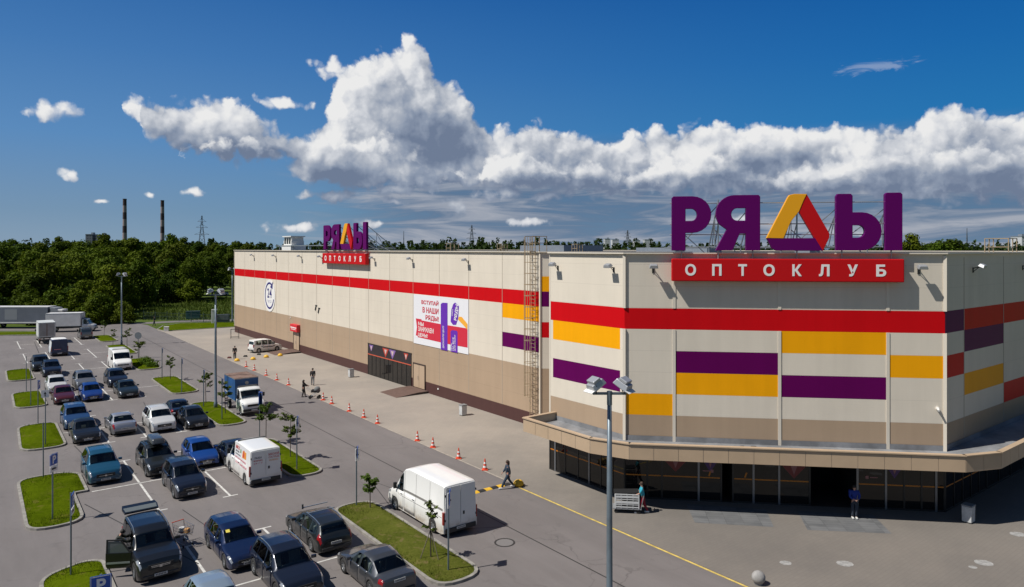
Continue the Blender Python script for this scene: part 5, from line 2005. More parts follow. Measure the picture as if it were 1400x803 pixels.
van_ad(sv, van1, [('МЯСО', 2.15, 2.95, 1.82, 2.03, 'ad_red'), ('ДОСТАВКА', 2.15, 2.9, 1.62, 1.74, 'ad_grey'), ('СВЕЖИЕ ПРОДУКТЫ', 2.15, 3.2, 1.46, 1.55, 'ad_grey'),
                  ('ОПТОМ И В РОЗНИЦУ', 2.1, 4.3, 1.22, 1.36, 'ad_pink'), ('ЗВОНИТЕ НАМ СЕЙЧАС', 2.3, 4.6, .98, 1.14, 'ad_pink'),
                  (None, 3.5, 4.3, 1.5, 1.95, 'ad_orange'), (None, 3.65, 3.95, 1.55, 2.0, 'ad_red'), (None, 3.05, 3.3, 1.7, 1.95, 'ad_green')])


def rear_doors(sh, t, m, ad=False):
    L = sh.L
    x = -L / 2 - .004
    hw = sh.width(L - .05) * .93
    zt = interp(sh.sp['top'], L - .2) - .10
    for sd_ in (1, -1):
        mb = MB()
        mb.prism([(sd_ * .012, .62), (sd_ * hw, .62), (sd_ * hw * .985, 1.3), (sd_ * hw * .93, zt), (sd_ * .012, zt)], 0, .035, lambda a, b, c: (x + .012 - c, a, b))
        d_ = mb.build('rear_door', m, t, bevel=.008)
        if sd_ > 0:
            mb = MB()
            mb.box((x - .03, sd_ * .12 - .3, 1.10), (.03, .09, .16))
            mb.build('handle', 'black_plastic', d_)
        mb = MB()
        for z in (.9, zt - .4):
            mb.box((x - .02, sd_ * (hw - .02), z), (.05, .05, .10))
        mb.build('hinge', 'black_plastic', d_)
        if ad:
            for txt, a0, a1, z0_, z1_, mm in ((('МЯСНОЙ', .16, .80, 1.80, 1.98, 'ad_red'), ('СКЛАД', .16, .8, 1.62, 1.75, 'ad_red'), ('КОЛБАСЫ', .2, .75, 1.46, 1.56, 'ad_orange')) if sd_ < 0 else
                                              (('РЫБА', .25, .68, 1.72, 1.84, 'ad_grey'), ('ФЕРМА', .2, .75, 1.56, 1.66, 'ad_red'), ('24 / 7', .2, .75, 1.40, 1.49, 'ad_pink'))):
                mb = MB()
                xx0, xx1 = (-a1, -a0) if sd_ > 0 else (a0, a1)
                add_text(mb, txt, 1.0, lambda a, b, c: (x - .028 - c, -a, b), .004, .01, 0, (xx0, xx1, z0_, z1_))
                mb.build('advert_lettering', mm, d_)


rear_doors(sv, van1, MATS['paint_white'], True)
van2, s2 = vehicle('highvan', -16.62, -10.55, 1, MATS['paint_white_dirty'], 'tall long white panel van with dusty lower sides on the access road', 'van', 'delivery_van', group='vans and trucks in the lot')
rear_doors(s2, van2, MATS['paint_white_dirty'])
mb = MB()
for k in range(2):
    mb.box((-2.98, .45 - .9 * k, 1.0), (.012, .55 - .1 * k, .03))
mb.box((-3.012, -.45, .86), (.012, .5, .1))
mb.build('trim_strip', 'black_plastic', van2)
mat('seam_grey', (0.22, 0.21, 0.20), 0.6)
for r_ in (4.6, 6.05):
    for sd_ in (1, -1):
        mb = MB()
        s2.patch(mb, 1.2, 5.85, r_, r_ + .09, sd_, .007, 12, 1)
        mb.build('panel_crease', 'seam_grey', van2)
for s_ in (1.98, 3.2, 4.6):
    mb = MB()
    for sd_ in (1, -1):
        s2.patch(mb, s_, s_ + .018, 2.4, 7.6, sd_, .006, 1, 8)
    mb.build('panel_seam', mat('seam_grey', (0.22, 0.21, 0.20), 0.6), van2)
van3, s3 = vehicle('van', -22.0, 53.5, -1, MATS['paint_white'], 'white panel van facing the camera beside a round bushy grass island', 'van', 'delivery_van', group='vans and trucks in the lot', detail=1)
paint('paint_vanblue', (0.004, 0.022, 0.085), .2)
van4, s4 = vehicle('van', -26.9, 71.3, 1, MATS['paint_vanblue'], 'van with dark blue rear and white roof behind the open box truck', 'van', 'delivery_van', group='vans and trucks in the lot', detail=1, W=2.0)
rear_doors(s4, van4, MATS['paint_vanblue'])
mb = MB()
s4.patch(mb, 1.9, 4.95, 7.6, 10, 0, .012, 6, 4)
mb.build('roof_panel', 'white_paint', van4, smooth=True)
mb = MB()
for sd_ in (1, -1):
    s4.patch(mb, 1.95, 4.9, 2.4, 7.4, sd_, .010, 6, 6)
mb.build('side_panel', mat('van_pale', (0.55, 0.58, 0.60), 0.5), van4)
mb = MB()
mb.box((-2.60, .25, .95), (.012, .8, .07))
mb.build('trim_strip', 'ad_pink', van4)
# small white minivan on the plaza, nose along the wall
mv = empty('parked_minivan', W(-3.4, 56.6), 0, 'white minivan with black side strip parked on the plaza by the wall', 'minivan', 'cars in the parking lot')
a, b = W(-4.84, 56.28), W(-1.93, 56.72)
mv.rotation_euler = (0, 0, atan2((b - a).y, (b - a).x))
sp = dict(SPECS['minivan'])
sp['L'] = 4.3
shm = Shell(sp)
t_parts(mv, shm, sp, 'minivan', MATS['paint_white'], 2, False, None)
mb = MB()
for sd_ in (1, -1):
    shm.patch(mb, 1.15, 3.2, 3.9, 4.35, sd_, .016, 6, 2)
mb.build('trim_strip', 'black_plastic', mv)


# ---- trucks
def box_truck(u, v, rz, label, box_col, cab_pm, blen, bw, bh, roof=None, rear=None, name='box_truck', cab_kw=None, detail=2):
    t = empty(name, W(u, v), rz, label, 'truck', 'vans and trucks in the lot')
    sp = dict(SPECS['lightcab'])
    if cab_kw:
        sp.update(cab_kw)
    sh = Shell(sp)
    # cab in front: its rear at x = blen/2 + .1
    mb = sh.body()
    x0 = blen / 2 + .12 + sp['L'] / 2
    sub = MB()

    class Off:
        pass
    holder = empty('cab', (x0, 0, 0.12), 0)
    holder.parent = t
    bpy.data.objects.remove(holder)
    bodyo = mb.build('cab', [cab_pm, 'wheel_well'], t, smooth=True)
    bodyo.data.set_sharp_from_angle(angle=radians(42))
    bodyo.location = (x0, 0, 0.12)
    a, b, c, d = sp['cab']
    m1 = MB()
    sh.patch(m1, a + .05, b - .02, 8.0, 10, 0, .010, 8, 4)
    m1.build('windshield', 'car_glass', bodyo, smooth=True)
    for sd_ in (1, -1):
        m1 = MB()
        s0, s1 = sp['wins'][0]
        sh.patch(m1, s0, s1, 6.02, 6.97, sd_, .011, 6, 3, 0, s0 + .22, s1)
        m1.build('side_window', 'car_glass', bodyo, smooth=True)
        m1 = MB()
        sh.patch(m1, .035, .3, 4.6, 6.6, sd_, .012, 5, 3)
        m1.build('headlight', 'headlight_glass', bodyo, smooth=True)
        m1 = MB()
        p = sh.pt(s0 + .1, 6.2, sd_)
        m1.box((p.x + .06, p.y + sd_ * .18, p.z + .2), (.06, .18, .34))
        m1.build('mirror', 'black_plastic', bodyo, bevel=.02)
    interior(sh, bodyo, sp, 'lightcab')
    m1 = MB()
    m1.box((sp['L'] / 2 + .01, 0, .80), (.03, 1.1, .18))
    m1.build('grille', 'black_plastic', bodyo)
    m1 = MB()
    m1.box((sp['L'] / 2 + .02, 0, .42), (.14, 1.85, .2))
    m1.box((sp['L'] / 2 + .095, 0, .42), (.01, .52, .11), mi=1)
    m1.build('front_bumper', ['bumper_black', 'plate_white'], bodyo, bevel=.02)
    m1 = MB()
    m1.box((0, 0, 1.02 + bh / 2), (blen, bw, bh))
    bo = m1.build('cargo_box', [box_col], t, bevel=.03)
    m1 = MB()
    m1.box((0, 0, 1.03 + bh), (blen - .04, bw - .04, .04))
    m1.build('box_roof', roof or box_col, bo)
    m1 = MB()
    for sy in (1, -1):
        m1.box((0, sy * (bw / 2 + .004), 1.06), (blen, .02, .07))
        m1.box((0, sy * (bw / 2 + .004), 1.0 + bh), (blen, .02, .05))
    for sx in (1, -1):
        m1.box((sx * (blen / 2 + .004), 0, 1.0 + bh), (.02, bw, .05))
    m1.build('box_edge', 'steel', bo)
    m1 = MB()
    m1.box((.5, .38, .80), (blen + 1.0, .1, .2))
    m1.box((.5, -.38, .80), (blen + 1.0, .1, .2))
    m1.box((-.0, 0, .93), (blen * .96, bw * .8, .08))
    m1.box((-blen / 2 + .05, 0, .55), (.1, bw * .9, .12))
    m1.build('chassis', 'dark_metal', t)
    add_wheels(t, [x0 + sp['L'] / 2 - sp['wf'], -blen / 2 + .95], bw / 2 - .08, .36, .24)
    if rear:
        m1 = MB()
        m1.box((-blen / 2 - .012, 0, 1.05 + bh / 2), (.02, bw * .86, bh * .86))
        m1.box((-blen / 2 - .024, .02, 1.05 + bh / 2), (.02, .12, bh * .86), mi=1)
        m1.build('rear_door', rear, bo)
    for sy in (1, -1):
        m1 = MB()
        m1.box((-blen / 2 - .02, sy * (bw / 2 - .2), .72), (.04, .3, .1))
        m1.build('taillight', 'taillight_red', t)
    return t, sh, bo


def rust_fn(N, p):
    a = noise(N, p, 1.8, 6, 0.7)
    return N.mixc(N.sstep(a, 0.35, 0.6), (0.13, 0.075, 0.055), (0.22, 0.15, 0.12)), None, 0


surf_mat('rusty_roof', rust_fn, .8)
mat('box_blue', (0.012, 0.075, 0.22), 0.5, var=.2, scale=1.2)
mat('box_white', (0.62, 0.62, 0.62), 0.5, var=.08, scale=.8)
mat('box_cream', (0.56, 0.58, 0.57), 0.5, var=.1, scale=.8)
mat('door_grey', (0.33, 0.32, 0.31), 0.6, var=.2, scale=.7)
mat('door_bar', (0.20, 0.12, 0.10), 0.6)
tr, sht, bo = box_truck(-16.85, 22.3, TH - pi / 2, 'small truck with a white cab and a blue cargo box with rusty roof', 'box_blue', MATS['paint_white'], 3.3, 2.05, 1.95, 'rusty_roof')
mb = MB()
mb.box((-.9, -1.034, 1.55), (.9, .01, .12))
mb.prism([(1.654, -.18), (1.654, .18)], 0, 0) if False else None
mb.build('box_mark', 'box_cream', bo)
mb = MB()
mb.lathe([(.16, 1.655), (.16, 1.662)], 20, 'X', (0, 0, 2.55))
mb.build('box_emblem', 'door_grey', bo)
box_truck(-27.2, 86.9, TH + pi / 2, 'white box truck showing its grey rear doors behind the dark blue van', 'box_cream', MATS['paint_white'], 4.6, 2.2, 2.2, 'box_cream', ['door_grey', 'door_bar'])
pA, pB = G(62, 455.0), G(118, 453.6)
ce = (pA + pB) / 2 + Vector((0, 1.2, 0)) - C0
box_truck(ce.dot(RU) - .7, ce.dot(RV), atan2((pB - pA).y, (pB - pA).x), 'long white box truck standing crosswise at the far end of the lot', 'box_white', MATS['paint_pale_silver'], 5.4, 2.3, 2.25, 'box_white')

# articulated lorry on the back road
lor = empty('articulated_lorry', G(28, 450.6) + Vector((0, 2.2, 0)), 0.02, 'grey curtain sided articulated lorry with white topped cab on the back road', 'lorry', 'vans and trucks in the lot')
mat('curtain_grey', (0.115, 0.13, 0.165), 0.6, var=.12, scale=.4)
mat('curtain_pale', (0.20, 0.215, 0.24), 0.6)
mb = MB()
mb.box((-2.6, 0, 2.55), (13.6, 2.5, 2.7))
tl = mb.build('trailer', 'curtain_grey', lor, bevel=.04)
mb = MB()
mb.box((-2.6, 0, 3.93), (13.64, 2.52, .12))
mb.box((-2.6, 0, 1.12), (13.64, 2.52, .22))
mb.build('trailer_edge', 'box_white', tl)
mb = MB()
mb.box((-2.4, -1.256, 2.6), (2.2, .01, 1.9))
mb.build('curtain_panel', 'curtain_pale', tl)
mb = MB()
mb.box((-2.6, .5, .9), (12.8, .15, .2))
mb.box((-2.6, -.5, .9), (12.8, .15, .2))
mb.build('chassis', 'dark_metal', lor)
mb = MB()
mb.prism([(4.5, .55), (6.55, .55), (6.55, 1.6), (6.35, 2.75), (6.0, 3.0), (4.5, 3.0)], -1.22, 1.22, lambda x, y, z: (x, z, y))
cb = mb.build('cab', MATS['paint_steelgrey'], lor, bevel=.06)
mb = MB()
mb.prism([(4.45, 3.0), (6.0, 3.02), (5.3, 3.75), (4.45, 3.85)], -1.1, 1.1, lambda x, y, z: (x, z, y))
mb.build('wind_deflector', 'curtain_pale', cb, bevel=.05)
mb = MB()
mb.prism([(6.575, 1.65), (6.38, 2.68), (6.36, 2.68), (6.555, 1.65)], -1.05, 1.05, lambda x, y, z: (x, z, y))
mb.build('windshield', 'glass_dark', cb)
for sy in (-1, 1):
    mb = MB()
    mb.box((5.75, sy * 1.222, 2.2), (.9, .02, .8))
    mb.build('side_window', 'glass_dark', cb)
add_wheels(lor, [5.6, 3.5, -5.3, -6.6, -7.9], 1.22, .5, .32)
mb = MB()
mb.box((6.1, 0, 3.25), (.9, 1.6, .4))
mb.build('roof_beacon', 'white_paint', cb, bevel=.05)
# a second trailer behind, further left
# pale car parked among the trees
hc = empty('parked_car', G(305, 404) * 1.0, 0.0, 'white car just visible between the far trees by the end of the long wall', 'car', 'cars in the parking lot')
hc.location = G(303, 404)
hc.rotation_euler = (0, 0, .2)
sp = dict(SPECS['hatch'])
shh = Shell(sp)
t_parts(hc, shh, sp, 'hatch', MATS['paint_white'], 1)

# ------------------------------------------------------------------ vegetation
def leaf_mat(name, dark, light, hue2, rnd=0.35, sc=0.35):
    m = bpy.data.materials.new(name)
    m.use_nodes = True
    t = m.node_tree
    b = t.nodes['Principled BSDF']
    b.inputs['Roughness'].default_value = 0.7
    b.inputs['Specular IOR Level'].default_value = 0.08
    N = NT(t)
    tc = N.n('ShaderNodeTexCoord')
    oi = N.n('ShaderNodeObjectInfo')
    p = N.vm('ADD', tc.outputs['Object'], N.vm('MULTIPLY', oi.outputs['Location'], (0.37, 0.61, 0)))
    a = noise(N, p, sc, 3, 0.6)
    c2 = noise(N, p, sc * 9, 3, 0.7)
    f = N.m('ADD', N.m('MULTIPLY', a, 0.6), N.m('MULTIPLY', c2, 0.4))
    c = N.mixc(N.sstep(f, 0.33, 0.68), dark, light)
    c = N.mixc(N.m('MULTIPLY', oi.outputs['Random'], rnd), c, hue2)
    if rnd > 0.5:
        b2 = N.m('FRACT', N.m('MULTIPLY', oi.outputs['Random'], 7.31))
        c = N.mixc(1.0, c, N.mixc(b2, (0.62, 0.68, 0.75), (1.28, 1.25, 1.0)), 'MULTIPLY')
    N.put(b, 'Base Color', c)
    tr = N.n('ShaderNodeBsdfTranslucent', ins={'Color': N.mixc(0.5, c, (0.09, 0.14, 0.002))})
    mx = N.n('ShaderNodeMixShader', ins={0: 0.22, 1: b.outputs[0], 2: tr.outputs[0]})
    out = next(n for n in t.nodes if n.type == 'OUTPUT_MATERIAL')
    N.put(out, 0, mx.outputs[0])
    MATS[name] = m
    return m


leaf_mat('leaf_forest', (0.024, 0.050, 0.004), (0.078, 0.128, 0.008), (0.115, 0.130, 0.010), 0.75)
leaf_mat('leaf_far', (0.016, 0.032, 0.010), (0.042, 0.068, 0.016), (0.03, 0.045, 0.02), 0.3, 0.05)
leaf_mat('leaf_sapling', (0.045, 0.085, 0.012), (0.10, 0.16, 0.03), (0.14, 0.15, 0.03), 0.35, 1.5)
leaf_mat('leaf_shrub', (0.05, 0.10, 0.008), (0.11, 0.18, 0.015), (0.09, 0.14, 0.02), 0.3, 1.0)
leaf_mat('grass_blade', (0.045, 0.070, 0.002), (0.09, 0.122, 0.004), (0.15, 0.13, 0.035), 0.0, 0.5)
leaf_mat('meadow_blade', (0.05, 0.08, 0.012), (0.12, 0.15, 0.03), (0.18, 0.16, 0.08), 0.0, 0.15)
mat('bark', (0.085, 0.065, 0.05), 0.9, var=.3, scale=4)


def rnd_dir(R):
    z = R.uniform(-1, 1)
    a = R.uniform(0, 2 * pi)
    r = sqrt(1 - z * z)
    return Vector((r * cos(a), r * sin(a), z))


def leaf_quad(mb, p, n, size, R, asp=1.0):
    q = n.to_track_quat('Z', 'Y')
    a = R.uniform(0, 2 * pi)
    x, y = q @ Vector((cos(a), sin(a), 0)), q @ Vector((-sin(a), cos(a), 0))
    s = size * R.uniform(.65, 1.3)
    k = len(mb.v)
    b = n * s * .18
    for c in (-x * s * asp, -y * s * .62 + b, x * s * asp, y * s * .62 + b):
        mb.v.append(tuple(p + c))
    mb.f.append((k, k + 1, k + 2, k + 3))
    mb.mi.append(0)


def crown_mesh(seed, h, rw, base, nq, lobes, size):
    R = random.Random(seed)
    mb = MB()
    L_ = []
    for _ in range(lobes):
        t = R.random() ** .8
        z = base + (h - base) * (.12 + .80 * t)
        prof = rw * (sin(pi * min(1, .18 + t * .80)) ** .7)
        a = R.uniform(0, 2 * pi)
        d = prof * sqrt(R.random()) * .78
        r = rw * R.uniform(.24, .46) * (1.1 - .4 * t)
        L_.append((Vector((cos(a) * d, sin(a) * d, z)), r))
    L_.append((Vector((R.uniform(-.3, .3), R.uniform(-.3, .3), h - rw * .34)), rw * .34))
    L_.append((Vector((0, 0, base + (h - base) * .45)), rw * .62))
    tot = sum(r * r for _, r in L_)
    for c, r in L_:
        for _ in range(int(nq * r * r / tot)):
            d = rnd_dir(R)
            rr = r * R.uniform(.72, 1.12) if R.random() < .85 else r * R.uniform(.2, .8)
            p = c + Vector((d.x * rr, d.y * rr, d.z * rr * .82))
            n = (d + rnd_dir(R) * .8 + Vector((0, 0, .25))).normalized()
            leaf_quad(mb, p, n, size, R)
    return mb


def trunk_mesh(seed, h, base, rw, r0):
    R = random.Random(seed + 99)
    mb = MB()
    pts = [Vector((0, 0, -.1))]
    for k in range(1, 6):
        pts.append(Vector((R.uniform(-.15, .15) * k * .4, R.uniform(-.15, .15) * k * .4, h * .82 * k / 5)))
    for k in range(5):
        mb.tube(pts[k], pts[k + 1], r0 * (1 - k * .17), r0 * (1 - (k + 1) * .17), 7, cap=False)
    for _ in range(9):
        t = R.uniform(.28, .9)
        k = min(4, int(t * 5))
        p = pts[k].lerp(pts[k + 1], t * 5 - k)
        a = R.uniform(0, 2 * pi)
        ln = rw * R.uniform(.45, .85) * (1.1 - t * .6)
        q = p + Vector((cos(a) * ln, sin(a) * ln, ln * R.uniform(.35, .8)))
        mb.tube(p, q, r0 * .38 * (1.1 - t), r0 * .08, 5, cap=False)
    return mb


TREES = []
for i, (h, rw, base, nq, lo, size) in enumerate(((10.5, 3.9, 0.9, 3600, 22, .29), (13.0, 4.4, 1.2, 4200, 26, .31), (16.5, 4.8, 1.6, 4600, 28, .34), (18.5, 4.6, 2.2, 4600, 30, .36), (15.0, 5.4, 1.2, 4700, 28, .34), (7.0, 4.2, -0.3, 3600, 20, .28))):
    cm_ = crown_mesh(20 + i, h, rw, base, nq, lo, size).build('crown', 'leaf_forest', fix=False)
    tm_ = trunk_mesh(20 + i, h, base, rw, .16 + h * .008).build('trunk', 'bark', smooth=True, fix=False)
    TREES.append((cm_.data, tm_.data, h))
    bpy.data.objects.remove(cm_)
    bpy.data.objects.remove(tm_)


def tree(p, var, s, rot, label, group=None, name='leafy_tree'):
    t = empty(name, p, rot, label, 'tree', group)
    c, k, h = TREES[var]
    t.scale = (s * random.uniform(.92, 1.1), s * random.uniform(.92, 1.1), s)
    add_obj('trunk', k, t)
    add_obj('crown', c, t)
    return t


RT = random.Random(11)
FORL = 'leafy green tree standing in the dense dark wood beyond the car park'
nfor = 0
for Y, a, b, vs_, st in ((137, -60, 150, (5, 0), 6.0), (143, -60, 172, (0, 5, 0), 6.2), (151, -60, 178, (1, 0), 6.6), (160, -60, 186, (1, 4), 7.2), (171, -50, 196, (4, 1), 7.4), (184, -50, 215, (1, 4, 2), 7.8), (196, 120, 345, (0, 5, 1), 7.0),
                        (203, -40, 345, (2, 4), 8.0), (216, 40, 345, (1, 4, 2), 8.2), (232, -40, 350, (2, 3), 8.6), (252, -40, 350, (3, 2, 4), 9.0), (276, -30, 350, (2, 3), 9.5), (305, -30, 350, (3, 2), 10.5), (338, -20, 350, (3, 3, 2), 11.0)):
    x = (a - CX) / F * Y
    x1 = (b - CX) / F * Y
    while x < x1:
        px = CX + F * x / Y
        s = RT.uniform(.82, 1.14)
        if 288 < px < 322 and Y < 222:
            x += st * .6
            continue
        if 20 < px < 60 and Y > 180:
            s *= .93
        if 80 < px < 120 and Y > 200:
            s *= 1.06
        p = Vector((x + RT.uniform(-1.5, 1.5), Y + RT.uniform(-2.5, 2.5), -.1))
        dark = None
        tree(p, RT.choice(vs_), s, RT.uniform(0, 6.28), FORL, 'trees of the wood beyond the car park')
        nfor += 1
        x += st * RT.uniform(.8, 1.2)
for Y, a, b, st in ((136, 60, 172, 5.5), (148, 164, 186, 5.0), (165, 176, 198, 5.0), (182, 186, 210, 5.0), (189, 196, 350, 5.6)):
    x, x1 = (a - CX) / F * Y, (b - CX) / F * Y
    while x < x1:
        if 286 < CX + F * x / Y < 322:
            x += 4
            continue
        tree(Vector((x + RT.uniform(-1, 1), Y + RT.uniform(-1.5, 1.5), -.1)), 5, RT.uniform(.55, .95), RT.uniform(0, 6.28), 'low bushy tree at the edge of the dark wood beyond the car park', 'bushes along the edge of the wood', 'bushy_tree')
        x += st * RT.uniform(.75, 1.2)
# free-standing trees on the right, beyond the roof
for px, Y, var, s, lab in ((1246, 180, 3, 1.02, 'tall dark tree rising above the roof right of the last purple letter'), (1268, 205, 1, 1.28, 'low rounded tree beside the tall dark tree, beyond the roof'),
                           (1287, 200, 4, 1.18, 'broad tree beyond the roof, right half of the clump'), (1303, 198, 2, 1.07, 'tree ending the clump beyond the roof on the right'), (1276, 230, 4, 1.15, 'tree behind the clump beyond the roof on the right')):
    tree(Vector(((px - CX) / F * Y, Y, -.1)), var, s, px * .7, lab)

# far-off wood along the horizon: one mass
R = random.Random(5)
mb = MB()
for Y, hh, n in ((370, 15.6, 210), (420, 16.4, 220), (500, 17.6, 230), (600, 19.0, 230)):
    for k in range(n):
        px = -40 + 1520 * (k + R.uniform(-.45, .45)) / n
        x = (px - CX) / F * Y
        if 1238 < px < 1262 and Y < 400:
            continue
        h = hh * R.uniform(.80, 1.12) * (1.0 if R.random() < .88 else 1.14)
        if 600 < px < 800:
            h *= 1.05
        if 900 < px < 1300:
            h *= .95
        w = R.uniform(2.6, 4.6)
        c = Vector((x, Y + R.uniform(-20, 20), 0))
        for _ in range(80):
            t = R.random() ** .8
            rr = w * (1 - t * .85) ** .6 * sqrt(R.random())
            aa = R.uniform(0, 6.28)
            p = c + Vector((cos(aa) * rr, sin(aa) * rr, h * (.1 + .9 * t)))
            leaf_quad(mb, p, (rnd_dir(R) + Vector((0, -.4, .3))).normalized(), 1.5 * (1.15 - t * .5), R)
fw = mb.build('far_wood', 'leaf_far', fix=False)
tag(fw, 'long dark belt of distant trees along the horizon behind the store', 'wood', None, 'stuff')


def sapling(u, v, h, rw, n, label, seed, feather=True, stakes=False, name='young_tree'):
    R = random.Random(seed)
    t = empty(name, W(u, v, .12), R.uniform(0, 6), label, 'young tree', 'young trees on the islands')
    mb = MB()
    top = Vector((R.uniform(-.08, .08), R.uniform(-.08, .08), h))
    mid = Vector((R.uniform(-.05, .05), R.uniform(-.05, .05), h * .5))
    mb.tube((0, 0, -.1), mid, .035, .026, 6)
    mb.tube(mid, top, .026, .008, 6)
    tips = []
    for k in range(13):
        f = R.uniform(.45, .95)
        p = mid.lerp(top, (f - .45) / .55)
        a = k * 2.4 + R.uniform(-.4, .4)
        ln = rw * R.uniform(.6, 1.1) * (1.2 - .5 * f)
        q = p + Vector((cos(a) * ln, sin(a) * ln, ln * R.uniform(.1, .55)))
        mb.tube(p, q, .012, .004, 4, cap=False)
        tips.append((p, q))
    mb.build('trunk', 'bark', t)
    ml = MB()
    for k in range(n):
        p, q = R.choice(tips)
        f = R.uniform(.25, 1.1)
        c = p.lerp(q, f) + Vector((R.uniform(-.1, .1), R.uniform(-.1, .1), R.uniform(-.12, .08))) * rw * 1.1
        leaf_quad(ml, c, (rnd_dir(R) * .8 + Vector((0, 0, .9))).normalized(), .085 if feather else .07, R, 1.35)
    ml.build('crown', 'leaf_sapling', t, fix=False)
    if stakes:
        for k, a in enumerate((.6, 2.7, 4.8)):
            ms = MB()
            ms.tube((cos(a) * .55, sin(a) * .55, -.1), (0, 0, 1.35), .022, .018, 5)
            ms.build('support_stake', mat('stake_wood', (0.16, 0.13, 0.10), .8), t)
    return t


for args in ((-19.35, -15.2, 2.7, .42, 230, 'thin sapling tied to three wooden stakes on the nearest long island', 1, False, True),
             (-18.75, -7.7, 1.7, .55, 420, 'small leafy tree at the far tip of the nearest long island', 2),
             (-18.9, 4.2, 2.9, .8, 520, 'young feathery tree beside the blue sign pole behind the advertising van', 3),
             (-19.0, 9.0, 3.0, .95, 620, 'young feathery tree under the pair of blue signs, largest of the saplings', 4),
             (-18.8, 20.2, 2.8, .75, 430, 'young tree between lamp post and blue truck', 5),
             (-19.0, 25.8, 2.9, .7, 400, 'young tree on the lamp post island, on its far side', 6),
             (-19.0, 40.6, 2.6, .6, 330, 'spindly young tree on the island beyond the dark sedans', 7),
             (-19.3, 57.2, 2.6, .8, 420, 'young tree by the round sign near the white van', 8),
             (-18.2, 73.0, 2.8, .65, 360, 'bushy young tree just right of the far lamp post', 9),
             (-19.6, 76.0, 2.4, .5, 260, 'small young tree just left of the far lamp post', 10),
             (-19.2, 88.0, 2.7, .6, 330, 'young tree on the last island of the lot', 12)):
    sapling(*args)


def shrub(u, v, r, h, label, seed, n=700):
    R = random.Random(seed)
    t = empty('shrub', W(u, v, .1), 0, label, 'shrub')
    mb = MB()
    for k in range(7):
        a = R.uniform(0, 6.28)
        mb.tube((0, 0, 0), (cos(a) * r * .5, sin(a) * r * .5, h * .6), .02, .006, 4)
    mb.build('stem', 'bark', t)
    ml = MB()
    lob = [(Vector((R.uniform(-.6, .6) * r, R.uniform(-.6, .6) * r, h * R.uniform(.3, .6))), r * R.uniform(.3, .55)) for _ in range(9)]
    for k in range(n):
        c, rr = R.choice(lob)
        d = rnd_dir(R)
        p = c + d * rr * R.uniform(.7, 1.1)
        p.z = abs(p.z)
        leaf_quad(ml, p, (d + rnd_dir(R) * .7).normalized(), .10, R)
    ml.build('foliage', 'leaf_shrub', t, fix=False)


shrub(-19.3, 53.5, 1.15, .85, 'low rounded green shrub filling the island beside the white panel van', 3, 900)
shrub(-18.9, 51.2, .8, .5, 'small low shrub at the near tip of the island beside the white panel van', 4, 400)

# grass blades on the raised lawns, and the rough meadow behind the lot
R = random.Random(8)
mb = MB()


def in_poly(p, poly):
    c = False
    n = len(poly)
    for i in range(n):
        a, b = poly[i], poly[i - 1]
        if (a[1] > p[1]) != (b[1] > p[1]) and p[0] < (b[0] - a[0]) * (p[1] - a[1]) / (b[1] - a[1]) + a[0]:
            c = not c
    return c


def blade(mb, p, h, w):
    a = R.uniform(0, 6.28)
    d = Vector((cos(a), sin(a), 0)) * w
    l_ = Vector((R.uniform(-.6, .6), R.uniform(-.6, .6), 0)) * h
    k = len(mb.v)
    mb.v += [tuple(p - d), tuple(p + d), tuple(p + l_ + Vector((0, 0, h)))]
    mb.f.append((k, k + 1, k + 2))
    mb.mi.append(0)


dry = MB()
for inn, zt in LAWNS:
    us, vs2 = [q[0] for q in inn], [q[1] for q in inn]
    vm = sum(vs2) / len(vs2)
    if vm > 60:
        continue
    dens = 170 if vm < 15 else 60
    area = (max(us) - min(us)) * (max(vs2) - min(vs2))
    for _ in range(int(area * dens)):
        q = (R.uniform(min(us), max(us)), R.uniform(min(vs2), max(vs2)))
        if in_poly(q, inn):
            cl = .6 + .8 * (0.5 + .5 * sin(q[0] * 2.1 + 1.3 * sin(q[1] * 1.7)))
            blade(dry if vm < -10 and min(us) > -25 else mb, W(q[0], q[1], zt - .02), R.uniform(.05, .14) * cl, R.uniform(.008, .016))
tag(mb.build('lawn_grass', 'grass_blade', fix=False), 'short green grass growing on the raised parking islands', 'grass', None, 'stuff')
leaf_mat('grass_dry_blade', (0.06, 0.075, 0.010), (0.115, 0.118, 0.022), (0.15, 0.13, 0.035), 0.0, 1.4)
tag(dry.build('dry_grass', 'grass_dry_blade', fix=False), 'dry yellowish grass on the nearest long island', 'grass', None, 'stuff')
mb = MB()
for _ in range(16000):
    px, y = R.uniform(95, 345), R.uniform(0, 1)
    Yn = 13920 / (438 - y ** .8 * 30 - HY)
    x = (px - CX) / F * Yn
    if px < 190 and Yn > 150:
        continue
    cl = .5 + 1.0 * (0.5 + .5 * sin(x * .6 + 2 * sin(Yn * .35)))
    blade(mb, Vector((x, Yn, -.03)), R.uniform(.25, .8) * cl, R.uniform(.06, .16))
tag(mb.build('meadow_grass', 'meadow_blade', fix=False), 'tall rough meadow grass between the back road and the wood', 'grass', None, 'stuff')

